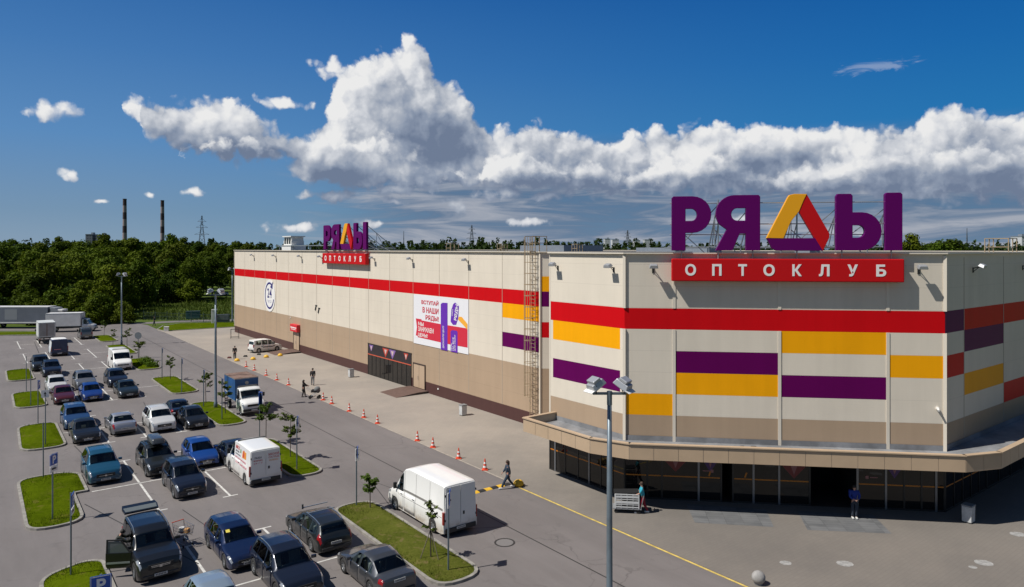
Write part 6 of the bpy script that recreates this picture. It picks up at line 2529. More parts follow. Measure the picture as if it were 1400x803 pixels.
# ------------------------------------------------------------------ far skyline
mat('brick_dark', (0.05, 0.028, 0.03), 0.8)
mat('brick_pale', (0.27, 0.215, 0.22), 0.8)
for px, Y, top, lab in ((170.5, 900, 272, 'taller left one of two striped dark red factory chimneys beyond the wood'), (222, 950, 274, 'right one of two striped dark red factory chimneys beyond the wood')):
    ht = H + (HY - top) * Y / F
    mb = MB()
    n = 9
    for k in range(n):
        z0_, z1_ = ht * k / n, ht * (k + 1) / n
        r0, r1 = 2.9 - .7 * k / n, 2.9 - .7 * (k + 1) / n
        pr = [(r0, z0_), (r1, z1_)]
        mb.lathe(pr, 18, mi=k % 2 if k < n - 1 else 0, caps=False)
    mb.lathe([(2.25, ht - 1), (2.4, ht - .8), (2.4, ht), (1.8, ht), (1.8, ht - 2)], 18, caps=False)
    mb.lathe([(1.8, ht - 2), (.01, ht - 2)], 18, caps=False)
    o = mb.build('factory_chimney', ['brick_dark', 'brick_pale'], loc=((px - CX) / F * Y, Y, 0), smooth=False)
    tag(o, lab, 'chimney', 'factory chimneys')


def pylon(px, Y, top, w, label, simple=False):
    ht = H + (HY - top) * Y / F
    t = MB()
    n = 9
    th_ = max(.16, Y / 4200)

    def cor(f):
        return w * (1 - f) ** 1.4 + w * .08
    for k in range(n):
        a, b = k / n, (k + 1) / n
        ra, rb = cor(a), cor(b)
        C4a = [Vector((sx * ra, sy * ra, ht * a)) for sx, sy in ((-1, -1), (1, -1), (1, 1), (-1, 1))]
        C4b = [Vector((sx * rb, sy * rb, ht * b)) for sx, sy in ((-1, -1), (1, -1), (1, 1), (-1, 1))]
        for i in range(4):
            t.tube(C4a[i], C4b[i], th_, th_, 4)
            t.tube(C4a[i], C4b[(i + 1) % 4], th_ * .6, th_ * .6, 3)
            t.tube(C4a[(i + 1) % 4], C4b[i], th_ * .6, th_ * .6, 3)
    if not simple:
        for f, ln in ((.62, w * 1.3), (.76, w * 1.05), (.88, w * .75)):
            t.tube((-ln, 0, ht * f), (ln, 0, ht * f), th_ * .8, th_ * .8, 4)
            t.tube((-ln, 0, ht * f), (0, 0, ht * (f + .06)), th_ * .6, th_ * .6, 3)
            t.tube((ln, 0, ht * f), (0, 0, ht * (f + .06)), th_ * .6, th_ * .6, 3)
    o = t.build('power_pylon', mat('pylon_grey', (0.10, 0.115, 0.14), .7), loc=((px - CX) / F * Y, Y, 0), rotz=.3)
    tag(o, label, 'pylon', 'power pylons on the skyline')


pylon(276, 620, 295, 4.6, 'tall lattice pylon right of the two chimneys')
pylon(645, 900, 308, 5.5, 'lattice pylon seen over the roof above the banner')
pylon(858, 1000, 315, 5.5, 'lattice pylon seen over the roof left of the big letters')
pylon(1322, 900, 312, 1.2, 'thin lattice mast on the skyline at the far right', True)
pylon(552, 800, 316, 1.0, 'thin lattice mast on the skyline right of the small rooftop sign', True)


def block_fn(base):
    def fn(N, p):
        br = N.n('ShaderNodeTexBrick', offset=0.0, ins={'Vector': N.vm('MULTIPLY', N.n('ShaderNodeVectorRotate', rotation_type='X_AXIS', ins={'Vector': p, 'Angle': radians(90)}).outputs[0], (1, 1, 1)),
                 'Color1': (*[c * .45 for c in base], 1), 'Color2': (*[c * .6 for c in base], 1), 'Mortar': (*base, 1), 'Scale': 1.0, 'Brick Width': 3.2, 'Row Height': 2.9, 'Mortar Size': .8})
        return br.outputs['Color'], None, 0
    return fn


surf_mat('block_white', block_fn((0.50, 0.51, 0.54)))
surf_mat('block_grey', block_fn((0.22, 0.235, 0.27)))
surf_mat('block_dark', block_fn((0.12, 0.135, 0.17)))
for px0, px1, Y, top, m, lab in ((121, 130, 900, 321, 'block_dark', 'dark apartment block on the skyline left of the chimneys'), (135, 146, 900, 322, 'block_dark', 'wider dark apartment block just left of the taller chimney'),
                                 (712, 717, 800, 331, 'block_white', 'small white block standing before the trees left of the ladder top'), (573, 582, 900, 333, 'block_grey', 'grey block among the trees beyond the roof, above the banner'), (826, 833, 1300, 327, 'block_white', 'pale tower block left of the skyline pylon'), (836, 845, 1350, 328, 'block_white', 'pale tower block directly beside the skyline pylon'),
                                 (866, 874, 1300, 329, 'block_white', 'pale low block right of the skyline pylon'), (880, 892, 1400, 328, 'block_white', 'wide pale block between skyline pylon and first big letter'), (1389, 1399, 700, 324, 'block_white', 'white block at the right edge of the skyline'),
                                 (655, 662, 1300, 330, 'block_grey', 'grey block right of the pylon above the banner'), (1215, 1224, 900, 333, 'block_grey', 'grey block below the last big letter')):
    ht = H + (HY - top) * Y / F
    w_ = (px1 - px0) / F * Y
    t = empty('apartment_block', (((px0 + px1) / 2 - CX) / F * Y, Y, 0), .08, lab, 'apartment block', 'distant apartment blocks')
    mb = MB()
    mb.box((0, 0, ht / 2), (w_, 14, ht))
    mb.build('wall', m, t)
    mb = MB()
    mb.box((0, 0, ht + .3), (w_ + .6, 14.6, .6))
    mb.box((w_ * .2, 0, ht + 1.6), (w_ * .3, 5, 2.2))
    mb.build('roof', 'zinc', t)

# ------------------------------------------------------------------ lamp posts and signs
def lamp_post(u, v, label, p=None, ang=0.0, h=10.2):
    t = empty('lamp_post', p if p is not None else W(u, v, .1), ang, label, 'lamp post', 'tall lamp posts of the car park')
    mb = MB()
    mb.lathe([(.16, -.1), (.16, .5), (.115, .55), (.10, h * .55), (.075, h)], 14)
    mb.build('pole', 'pole_grey', t, smooth=True)
    mb = MB()
    mb.box((0, 0, h + .04), (1.15, .09, .08))
    mb.tube((0, 0, h - .35), (0, 0, h + .12), .09, .09, 12)
    mb.build('crossbar', 'pole_grey', t)
    for sx, ya, yw in ((-1, -.25, .5), (1, .15, -.6)):
        hd_ = MB()
        rot = Matrix.Rotation(yw, 3, 'Z') @ Matrix.Rotation(sx * radians(30), 3, 'Y')
        c = Vector((sx * .48, 0, h + .36))
        hd_.box(c, (.58, .50, .22), rot, taper=.82)
        hd_.box(c + rot @ Vector((0, 0, .16)), (.30, .44, .12), rot)
        ho = hd_.build('lamp_head', 'lamp_housing', t, bevel=.025)
        gl_ = MB()
        gl_.box(c + rot @ Vector((0, 0, -.115)), (.50, .42, .015), rot)
        gl_.build('lens', 'lamp_glass', ho)
        vz = MB()
        vz.box(c + rot @ Vector((sx * .33, 0, -.06)), (.18, .50, .02), rot)
        vz.build('visor', 'white_paint', ho)
        bk = MB()
        bk.tube((sx * .48, -.2, h + .06), (sx * .48, -.24, h + .35), .022, .022, 6)
        bk.tube((sx * .48, .2, h + .06), (sx * .48, .24, h + .35), .022, .022, 6)
        bk.build('bracket', 'dark_metal', ho)
    return t


lamp_post(-18.95, -26.35, 'nearest tall grey lamp post with two floodlights, in front of the cladding', h=9.4)
lamp_post(-18.85, 23.1, 'tall grey lamp post on the island beside the blue truck')
lamp_post(-18.45, 76.0, 'farthest lamp post in the lot, against the dark wood')
lamp_post(0, 0, 'slim lamp post just left of the far corner of the long wall', G(317.5, 441), .4)

mat('sign_blue', (0.010, 0.085, 0.42), .4)
mat('sign_back', (0.20, 0.22, 0.24), .5, .4)
SIGNG = 'parking sign poles on the islands'


def plate(t, z, w, h_, yaw, letter=True, off=.06, white=False, arrow=False):
    r = Matrix.Rotation(yaw, 3, 'Z')

    def fr(x, y, zz):
        p = r @ Vector((x, -off - zz, y))
        return (p.x, p.y, p.z)
    mb = MB()
    mb.prism(rounded([(-w / 2, z - h_ / 2), (w / 2, z - h_ / 2), (w / 2, z + h_ / 2), (-w / 2, z + h_ / 2)], .04, 3), 0, .02, fr)
    o = mb.build('sign_plate', ['sign_white' if white else 'sign_blue'], t)
    mb = MB()
    mb.prism([(-w / 2 + .03, z - h_ / 2 + .03), (w / 2 - .03, z - h_ / 2 + .03), (w / 2 - .03, z + h_ / 2 - .03), (-w / 2 + .03, z + h_ / 2 - .03)], -.012, -.002, fr)
    mb.build('plate_back', 'sign_back', o)
    mb = MB()
    if letter:
        add_text(mb, 'P', 1.0, lambda x, y, zz: fr(x, y, zz + .026), .004, .03, 0, (-w * .19, w * .24, z - h_ * .34, z + h_ * .34))
        mb.build('lettering', 'sign_white', o)
        mb = MB()
        b = .018
        for (x0, y0, x1, y1) in ((-w / 2 + .02, z + h_ / 2 - .02 - b, w / 2 - .02, z + h_ / 2 - .02), (-w / 2 + .02, z - h_ / 2 + .02, w / 2 - .02, z - h_ / 2 + .02 + b), (-w / 2 + .02, z - h_ / 2 + .04, -w / 2 + .02 + b, z + h_ / 2 - .04), (w / 2 - .02 - b, z - h_ / 2 + .04, w / 2 - .02, z + h_ / 2 - .04)):
            mb.prism([(x0, y0), (x1, y0), (x1, y1), (x0, y1)], .021, .025, fr)
        mb.build('border', 'sign_white', o)
    elif white and arrow:
        mb.prism([(-.09, z - .02), (.09, z - .02), (0, z + .16)], .021, .025, fr)
        mb.prism([(-.035, z - .2), (.035, z - .2), (.035, z - .03), (-.035, z - .03)], .021, .025, fr)
        mb.build('arrow', 'dark_metal', o)
    elif white:
        mb.prism([(-w * .3, z - .05), (w * .1, z - .05), (w * .1, z + .05), (-w * .3, z + .05)], .021, .025, fr)
        mb.prism([(w * .12, z - .05), (w * .3, z - .05), (w * .3, z), (w * .2, z + .03), (w * .12, z + .03)], .021, .025, fr)
        mb.build('pictogram', 'dark_metal', o)


def sign_pole(u, v, h_, label, plates=(), r=.035):
    t = empty('parking_sign', W(u, v, .1), 0, label, 'sign pole', SIGNG)
    mb = MB()
    mb.tube((0, 0, -.1), (0, 0, h_), r, r, 8)
    mb.build('pole', 'pole_grey', t, smooth=False)
    for p in plates:
        plate(t, **p)
    return t


yc = radians
sign_pole(-32.87, 1.1, 3.5, 'blue parking sign with a white plate below, on the stepped island', (dict(z=3.2, w=.6, h_=.6, yaw=yc(88)), dict(z=2.72, w=.6, h_=.32, yaw=yc(88), letter=False, white=True)))
sign_pole(-32.81, -7.0, 3.65, 'blue parking sign seen almost edge on, beside the open off road car', (dict(z=3.33, w=.6, h_=.6, yaw=yc(112)), dict(z=2.85, w=.6, h_=.3, yaw=yc(112), letter=False, white=True)))
sign_pole(-32.9, -16.8, 3.68, 'blue parking sign facing the camera at the bottom edge', (dict(z=3.36, w=.62, h_=.62, yaw=yc(28)), dict(z=2.86, w=.62, h_=.32, yaw=yc(28), letter=False, white=True)))
sign_pole(-32.71, 9.66, 3.45, 'bare dark pole at the far end of the stepped island', ())
sign_pole(-31.99, 18.41, 4.1, 'pole with white arrow plate on the grass island left of the black sedan', (dict(z=3.75, w=.5, h_=.55, yaw=yc(20), letter=False, white=True, arrow=True),))
sign_pole(-31.96, 26.22, 3.6, 'blue sign seen edge on, at the far end of the island beside the blue car', (dict(z=3.2, w=.6, h_=.7, yaw=yc(108)),))
sign_pole(-31.99, 34.7, 3.5, 'bare dark pole on the island left of the maroon sedan, nearer one')
sign_pole(-31.91, 42.95, 3.5, 'bare dark pole on the island left of the maroon sedan, farther one')
for u, v, h_, lab, yw in ((-19.36, -16.73, 3.6, 'grey sign pole at the near tip of the nearest long island', 90), (-19.15, -6.8, 3.3, 'sign pole with blue plates at the far tip of the nearest long island', 98), (-19.5, 1.4, 3.5, 'blue edged sign pole beside the white advertising van', 104)):
    sign_pole(u, v, h_, lab, (dict(z=h_ - .32, w=.58, h_=.6, yaw=yc(yw)), dict(z=h_ - .45, w=.30, h_=.7, yaw=yc(58), letter=False, white=True)), .04)
sign_pole(-19.2, 9.8, 3.55, 'pole with a pair of blue signs above the largest sapling', (dict(z=3.2, w=.6, h_=.95, yaw=yc(84), letter=False), dict(z=3.2, w=.6, h_=.95, yaw=yc(134), letter=False)))
for v, h_, lab in ((18.3, 3.5, 'thin pole directly left of the blue truck'), (24.2, 3.4, 'thin dark pole on the lamp post island, far tip'), (32.6, 3.4, 'thin dark pole on the near tip of the island beyond the dark sedans'), (41.8, 3.4, 'thin dark pole on the far tip of the island beyond the dark sedans')):
    sign_pole(-19.6, v, h_, lab, (dict(z=h_ - .3, w=.5, h_=.5, yaw=yc(119), letter=False),), .045)
t = empty('round_road_sign', W(-18.83, 60.4, .1), 0, 'round grey road sign seen from behind near the white van', 'road sign')
mb = MB()
mb.tube((0, 0, -.1), (0, 0, 3.3), .04, .04, 8)
mb.build('pole', 'pole_grey', t)
mb = MB()
mb.lathe([(.46, -.05), (.46, -.02)], 24, 'Y', (0, 0, 2.9))
mb.build('sign_plate', 'sign_back', t)

# ------------------------------------------------------------------ cones, bollards, bins and other small things
mat('cone_orange', (0.66, 0.07, 0.025), .55)
mat('cone_white', (0.75, 0.74, 0.72), .5)
mat('dome_yellow', (0.72, 0.42, 0.025), .55, var=.1)
mat('stone_grey', (0.30, 0.29, 0.28), .85, var=.2, scale=3, bump=.3)
cp = [(666, 642), (628, 627), (592, 612), (570, 603), (518, 579), (499, 571), (475, 563), (456, 552), (444, 547), (393, 527), (378, 520), (361, 514), (345, 507), (335, 502)]
WHERE = ['nearest traffic cone of the row, closest to the walking woman', 'second cone of the row counting from the walking woman', 'third cone from the walking woman, first of a close pair', 'fourth cone from the walking woman, second of a close pair',
         'fifth cone from the walking woman, below the side entrance', 'sixth cone from the walking woman', 'seventh cone from the walking woman', 'eighth cone from the walking woman, second past the pram', 'cone standing closest to the pram, on its near side',
         'cone on the far side of the pram, nearest to it', 'second cone beyond the pram', 'third cone beyond the pram', 'fourth cone beyond the pram, next to the last', 'last cone of the row, beside the yellow domes']
proto = None
for (px, py), lab in zip(cp, WHERE):
    p = G(px, py)
    u, v = UV(px, py)
    loc = W(-9.62, v, .012)
    if proto is None:
        proto = empty('traffic_cone', loc, 0, '', 'traffic cone', 'orange cones along the plaza edge')
        mb = MB()
        mb.box((0, 0, .02), (.40, .40, .04))
        mb.build('cone_base', 'cone_orange', proto, bevel=.01)
        mb = MB()
        pr = [(.145, .04), (.125, .16), (.105, .28), (.085, .40), (.065, .52), (.045, .64), (.025, .74)]
        for k in range(6):
            mb.lathe(pr[k:k + 2], 16, mi=1 if k in (1, 3) else 0, caps=False)
        mb.lathe([(.025, .74), (.0005, .745)], 16, caps=False)
        mb.build('cone_body', ['cone_orange', 'cone_white'], proto, smooth=True)
        o = proto
    else:
        o = copy_tree(proto)
        o.location = loc
    o['label'] = 'orange and white ' + lab
for (px, py), lab in (((324, 494), 'yellow concrete dome nearest the road, by the man in black'), ((346, 492), 'yellow concrete dome second from the road on the plaza'), ((364, 489), 'yellow concrete dome third from the road, behind the minivan ramp'), ((383, 487), 'yellow concrete dome touching the door ramp'), ((709, 664), 'yellow concrete dome by the walking woman')):
    mb = MB()
    mb.lathe([(.30, 0), (.33, .06)] + [(.33 * cos(radians(a)), .06 + .30 * sin(radians(a))) for a in range(10, 90, 12)] + [(.001, .36)], 20)
    tag(mb.build('dome_bollard', 'dome_yellow', loc=G(px, py) + Vector((0, 0, .012)), smooth=True), lab, 'bollard', 'yellow domes on the plaza')
mb = MB()
mb.lathe([(.001, 0), (.18, .01)] + [(.29 * cos(radians(a)), .29 + .28 * sin(radians(a))) for a in range(-60, 90, 15)] + [(.001, .58)], 24)
tag(mb.build('stone_ball', 'stone_grey', loc=G(1037, 799) + Vector((0, 0, .012)), smooth=True), 'round grey stone ball bollard at the plaza edge by the yellow line', 'bollard')
for i, ((px, py), lab) in enumerate((((313.5, 490), 'small dark red rubber block left of the man in black'), ((335.5, 488), 'small dark rubber block behind the man in black'), ((354, 485.5), 'small dark rubber block beside the white minivan'))):
    mb = MB()
    mb.box((0, 0, .1), (.5, .35, .2), taper=.7)
    tag(mb.build('rubber_block', mat('block_red', (0.10, 0.025, 0.02), .8) if i == 0 else 'rubber', loc=G(px, py) + Vector((0, 0, .012)), bevel=.02), lab, 'rubber block')
# speed hump, black and yellow segments across the road
sh_ = MB()
n = 15
for k in range(n):
    u0, u1 = -17.0 + 7.0 * k / n, -17.0 + 7.0 * (k + 1) / n - .015
    pr = [(-.22, 0), (-.16, .035), (-.06, .055), (.06, .055), (.16, .035), (.22, 0)]
    sh_.prism(pr, u0, u1, lambda x, y, z: (z, x, y + .004), k % 2)
tag(sh_.build('speed_hump', ['rubber', 'dome_yellow'], loc=W(0, -8.95), rotz=TH), 'black and yellow striped speed hump behind the tall white van', 'speed hump')


def bin_(px, py, label, cat='bin'):
    t = empty('litter_bin', G(px, py) + Vector((0, 0, .01)), TH, label, cat, 'litter bins on the plaza')
    mb = MB()
    mb.box((0, 0, .45), (.52, .46, .82), taper=1.04)
    mb.build('bin_body', mat('bin_pale', (0.52, 0.53, 0.53), .5, var=.15), t, bevel=.03)
    mb = MB()
    mb.box((0, 0, .90), (.58, .52, .08))
    mb.build('lid', mat('bin_grey', (0.20, 0.21, 0.22), .5), t, bevel=.02)
    mb = MB()
    mb.box((0, 0, .02), (.46, .40, .06))
    mb.build('foot', 'dark_metal', t)


bin_(1324, 714, 'pale litter bin on the shadow line at the right of the entrance')
bin_(633, 568, 'pale litter bin on the plaza between side entrance and ladder')
bin_(480, 516, 'pale litter bin on the plaza near the glazed side entrance')

# manhole, tile fields in front of the doors, worn patches
mat('iron', (0.14, 0.13, 0.125), .6, .2)
mk = MB()
mk.lathe([(.42, .002), (.42, .006), (.001, .006)], 28, caps=False)
tag(mk.build('manhole_cover', mat('manhole_grey', (0.17, 0.16, 0.155), .8), loc=G(690, 742)), kind='structure')
mk = MB()
mk.lathe([(.52, .003), (.52, .009), (.43, .009), (.43, .003)], 28, caps=False)
tag(mk.build('manhole_ring', 'tar', loc=G(690, 742)), kind='structure')


def tile_fn(N, p):
    br = N.n('ShaderNodeTexBrick', offset=0.0, ins={'Vector': p, 'Scale': 1.0, 'Color1': (.105, .108, .112, 1), 'Color2': (.15, .153, .158, 1), 'Mortar': (.07, .07, .07, 1), 'Brick Width': .9, 'Row Height': .3, 'Mortar Size': .01})
    a = noise(N, p, .9, 4, .6)
    return N.mixc(N.m('MULTIPLY', N.sstep(a, .4, .7), .35), br.outputs['Color'], (.2, .2, .2)), None, 0


surf_mat('grey_tiles', tile_fn, .7)
for pts in (((938, 689), (950, 715), (1058, 721), (1047, 697)), ((1090, 699), (1104, 725), (1219, 730), (1193, 704))):
    q = [G(*p) for p in pts]
    a0 = q[0]
    e = Vector(fe_[0] * RU + fe_[1] * RV)
    mk = MB()
    inv = Matrix.Rotation(-atan2(e.y, e.x), 3, 'Z')
    mk.poly([tuple(inv @ (p - a0)) for p in q])
    o = mk.build('paving_tiles', 'grey_tiles', loc=a0 + Vector((0, 0, .012)), rotz=atan2(e.y, e.x), fix=False)
    if o.data.polygons[0].normal.z < 0:
        o.data.flip_normals()
    tag(o, kind='structure')
R = random.Random(4)
mat('worn_pale', (0.30, 0.295, 0.285), .85, var=.3, scale=4)
for px, py, r in ((1345, 770, .42), (1155, 771, .4), (1074, 770, .3), (1392, 731, .4), (1330, 776, .2)):
    mk = MB()
    pts = [(r * R.uniform(.85, 1.0) * cos(a), r * R.uniform(.7, .85) * sin(a), 0) for a in [2 * pi * k / 22 for k in range(22)]]
    mk.poly(pts)
    tag(mk.build('paving_patch', 'worn_pale', loc=G(px, py) + Vector((0, 0, .013)), fix=False), kind='structure')

# fence, gate things and boxes at the far end of the plaza
fe = empty('mesh_fence', G(232, 441) * 1.0, 0, 'low dark mesh fence across the far end of the plaza', 'fence')
fa, fb = G(196, 437.5), G(322, 442.5)
fe.location = fa
d = fb - fa
fe.rotation_euler = (0, 0, atan2(d.y, d.x))
nL = d.length
mat('fence_green', (0.025, 0.05, 0.045), .6)
mb = MB()
for k in range(int(nL / .35)):
    mb.box((k * .35, 0, .85), (.03, .03, 1.5))
for z in (.2, .85, 1.55):
    mb.box((nL / 2, 0, z), (nL, .03, .04))
mb.build('mesh_panel', 'fence_green', fe)
for k in range(int(nL / 3) + 1):
    mb = MB()
    mb.box((k * 3, .05, .95), (.08, .08, 1.9))
    mb.build('post', 'fence_green', fe)
tag(MB().build('x', 'steel'), 'x')
bpy.data.objects.remove(bpy.data.objects['x'])


def simple_box(name, px, py, size, m, label, cat, parts=()):
    t = empty(name, G(px, py), .3, label, cat)
    mb = MB()
    mb.box((0, 0, size[2] / 2), size)
    mb.build('body', m, t, bevel=.03)
    for nm, c, s_, mm in parts:
        mb = MB()
        mb.box(c, s_)
        mb.build(nm, mm, t)
    return t


simple_box('gate_pillar', 291, 443, (.5, .5, 2.6), 'white_paint', 'white gate pillar beside the grey notice board at the far end', 'gate pillar', (('cap', (.25, 0, 2.7), (1.0, .55, .2), 'white_paint'),))
simple_box('notice_board', 305, 441, (2.4, .25, 1.6), 'curtain_grey', 'grey notice board between gate pillar and long wall', 'notice board', (('board_face', (0, -.14, 1.0), (2.2, .02, 1.0), 'curtain_pale'), ('leg', (-1, .0, -.0), (.1, .1, 1.2), 'dark_metal')))
simple_box('green_container', 264, 436, (2.6, 1.2, 1.5), mat('tank_green', (0.02, 0.10, 0.10), .5), 'dark green waste container in the grass behind the fence', 'container', (('lid', (0, 0, 1.55), (2.7, 1.3, .1), 'fence_green'),))
simple_box('road_block', 227.5, 453, (.75, .55, .75), 'white_paint', 'small white concrete block at the corner of the far lawn', 'concrete block', (('cap', (0, 0, .78), (.8, .6, .06), 'white_paint'),))
rk = empty('metal_rack', G(321, 463), .2, 'thin metal rack standing near the far corner of the long wall', 'rack')
mb = MB()
for x in (-.6, .6):
    for y in (-.3, .3):
        mb.tube((x, y, 0.01), (x, y, 1.5), .025, .025, 5)
mb.build('leg', 'dark_metal', rk)
mb = MB()
for z in (.25, 1.5):
    for a, b in (((-.6, -.3), (.6, -.3)), ((-.6, .3), (.6, .3)), ((-.6, -.3), (-.6, .3)), ((.6, -.3), (.6, .3))):
        mb.tube((*a, z), (*b, z), .025, .025, 5)
mb.build('rail', 'dark_metal', rk)

# ------------------------------------------------------------------ people
mat('skin', (0.45, 0.25, 0.18), .6)
mat('hair_brown', (0.05, 0.028, 0.018), .7)
mat('hair_dark', (0.018, 0.014, 0.012), .7)
mat('shoe_white', (0.65, 0.65, 0.63), .6)
mat('shoe_black', (0.02, 0.02, 0.02), .6)


def skin_mesh(verts, edges, radii, name, m, parent, sub=1):
    me = bpy.data.meshes.new(name)
    me.from_pydata([tuple(v) for v in verts], edges, [])
    o = bpy.data.objects.new(name, me)
    COL.objects.link(o)
    md = o.modifiers.new('skin', 'SKIN')
    md.use_smooth_shade = True
    sv_ = me.skin_vertices[0].data
    for i, r in enumerate(radii):
        rx = r if isinstance(r, (tuple, list)) else (r, r)
        sv_[i].radius = rx
        sv_[i].use_root = i == 0
    ss = o.modifiers.new('sub', 'SUBSURF')
    ss.levels = sub
    ss.render_levels = sub
    bpy.context.view_layer.update()
    m2 = bpy.data.meshes.new_from_object(o.evaluated_get(bpy.context.evaluated_depsgraph_get()))
    bpy.data.objects.remove(o)
    bpy.data.meshes.remove(me)
    m2.name = name
    m2.materials.clear()
    m2.materials.append(MATS[m] if isinstance(m, str) else m)
    m2.shade_smooth()
    r = bpy.data.objects.new(name, m2)
    COL.objects.link(r)
    r.parent = parent
    return r


def person(loc, rotz, h, top, legs, label, pose, hair='hair_dark', shoes='shoe_black', sleeves='long', long_hair=False, coat=False, cat='person', group=None):
    """faces +x; pose: stride (rad), arms = ((pitch, elbow, out), (...)) for left, right; lean (rad)"""
    t = empty('person', loc, rotz, label, cat, group)
    k = h / 1.75
    st = pose.get('stride', 0.0)
    lean = pose.get('lean', 0.0)
    hip = Vector((0, 0, .93))
    if st:
        hip.z = .93 - .5 * (1 - cos(st)) * .9

    def up(z, x=0, y=0):                            # torso point z above the hip, leaned forwards
        return hip + Vector((sin(lean) * z + x * cos(lean), y, cos(lean) * z - x * sin(lean)))
    chest, neck, head0, head1, crown = up(.38), up(.56), up(.64, .015), up(.72, .03), up(.80, .02)
    body_v, body_e, body_r = [hip, up(.18), chest, neck, head0, head1, crown], [(0, 1), (1, 2), (2, 3), (3, 4), (4, 5), (5, 6)], [(.12, .09), (.11, .085), (.13, .09), .052, .07, .09, .07]
    top_v, top_e, top_r = [up(-.02), up(.2), up(.42), up(.53)], [(0, 1), (1, 2), (2, 3)], [(.165, .125), (.155, .12), (.175, .125), (.075, .07)]
    leg_v, leg_e, leg_r = [hip + Vector((0, 0, .06)), hip - Vector((0, 0, .03))], [(0, 1)], [(.155, .12), (.15, .12)]
    feet = []
    for i, sy in enumerate((1, -1)):
        a = st if sy > 0 else -st
        hp = hip + Vector((0, sy * .095, -.06))
        kn = hp + Vector((sin(a) * .42 + (.03 if not st else .05), 0, -cos(a) * .42))
        a2 = a if a >= 0 else a * 1.35
        an = kn + Vector((sin(a2) * .42 - .02, 0, -cos(a2) * .40))
        an.z = max(an.z, .075)
        feet.append(an)
        n = len(body_v)
        body_v += [hp, kn, an]
        body_e += [(0, n), (n, n + 1), (n + 1, n + 2)]
        body_r += [.075, .05, .035]
        n = len(leg_v)
        leg_v += [hp, kn, an + Vector((0, 0, .03))]
        leg_e += [(1, n), (n, n + 1), (n + 1, n + 2)]
        leg_r += [.108, .082, .070]
        pitch, elb, out = pose.get('arms', ((0, .2, .12), (0, .2, .12)))[i]
        shd = up(.50, 0, sy * .19)
        d1 = Vector((sin(pitch), sy * sin(out), -cos(pitch) * cos(out))).normalized()
        el = shd + d1 * .29
        d2 = Vector((sin(pitch + elb), -sy * pose.get('inward', .1), -cos(pitch + elb))).normalized()
        wr = el + d2 * .25
        n = len(body_v)
        palm = wr + d2 * .07
        body_v += [shd, el, wr, palm]
        body_e += [(2, n), (n, n + 1), (n + 1, n + 2), (n + 2, n + 3)]
        body_r += [.05, .040, .028, (.036, .022)]
        side = Vector((-d2.z, 0, d2.x)).normalized()
        for f, (sp_, ln) in enumerate(((-.026, .075), (-.009, .088), (.009, .082), (.026, .065))):
            m = len(body_v)
            body_v.append(palm + side * sp_ + d2 * ln + Vector((0, -sy * .02, 0)))
            body_e.append((n + 3, m))
            body_r.append(.009)
        m = len(body_v)
        body_v.append(wr + d2 * .05 + side * .055)
        body_e.append((n + 2, m))
        body_r.append(.010)
        n = len(top_v)
        top_v += [shd, el] + ([wr - d2 * .02] if sleeves == 'long' else [])
        top_e += [(2, n), (n, n + 1)] + ([(n + 1, n + 2)] if sleeves == 'long' else [])
        top_r += [.088, .070] + ([.056] if sleeves == 'long' else [])
    if coat:
        n = len(top_v)
        top_v += [up(-.22), up(-.42)]
        top_e += [(0, n), (n, n + 1)]
        top_r += [(.19, .14), (.20, .15)]
    S3 = lambda L_: [Vector(v) * k for v in L_]
    R3 = lambda L_: [tuple(c * k for c in r) if isinstance(r, tuple) else r * k for r in L_]
    skin_mesh(S3(body_v), body_e, R3(body_r), 'body', 'skin', t)
    skin_mesh(S3(leg_v), leg_e, R3(leg_r), 'trousers', legs, t)
    skin_mesh(S3(top_v), top_e, R3(top_r), 'jacket' if sleeves == 'long' else 'shirt', top, t)
    mb = MB()
    c = (head1 + Vector((-.02, 0, .03))) * k
    mb.lathe([(.001, .10 * k), (.06 * k, .088 * k), (.092 * k, .045 * k), (.10 * k, -.01 * k), (.09 * k, -.05 * k), (.05 * k, -.06 * k)], 14, c=c)
    if long_hair:
        mb.lathe([(.085 * k, .02 * k), (.095 * k, -.1 * k), (.08 * k, -.24 * k), (.03 * k, -.28 * k)], 12, c=c + Vector((-.05, 0, 0)) * k)
    mb.build('hair', hair, t, smooth=True)
    for an in feet:
        mb = MB()
        p = an * k
        mb.box((p.x + .055 * k, p.y, p.z - .03 * k), (.27 * k, .095 * k, .085 * k))
        mb.build('shoe', shoes, t, bevel=.03)
    # nose and eyes
    mb = MB()
    q = head1 * k
    mb.box((q.x + .09 * k, 0 + q.y, q.z - .012 * k), (.03 * k, .022 * k, .045 * k))
    mb.build('nose', 'skin', t, bevel=.008)
    for sy in (1, -1):
        mb = MB()
        mb.box((q.x + .082 * k, q.y + sy * .032 * k, q.z + .018 * k), (.01, .022 * k, .012 * k))
        mb.build('eye', 'hair_dark', t)
    return t


def face(dx, dy):
    return atan2(dy, dx)


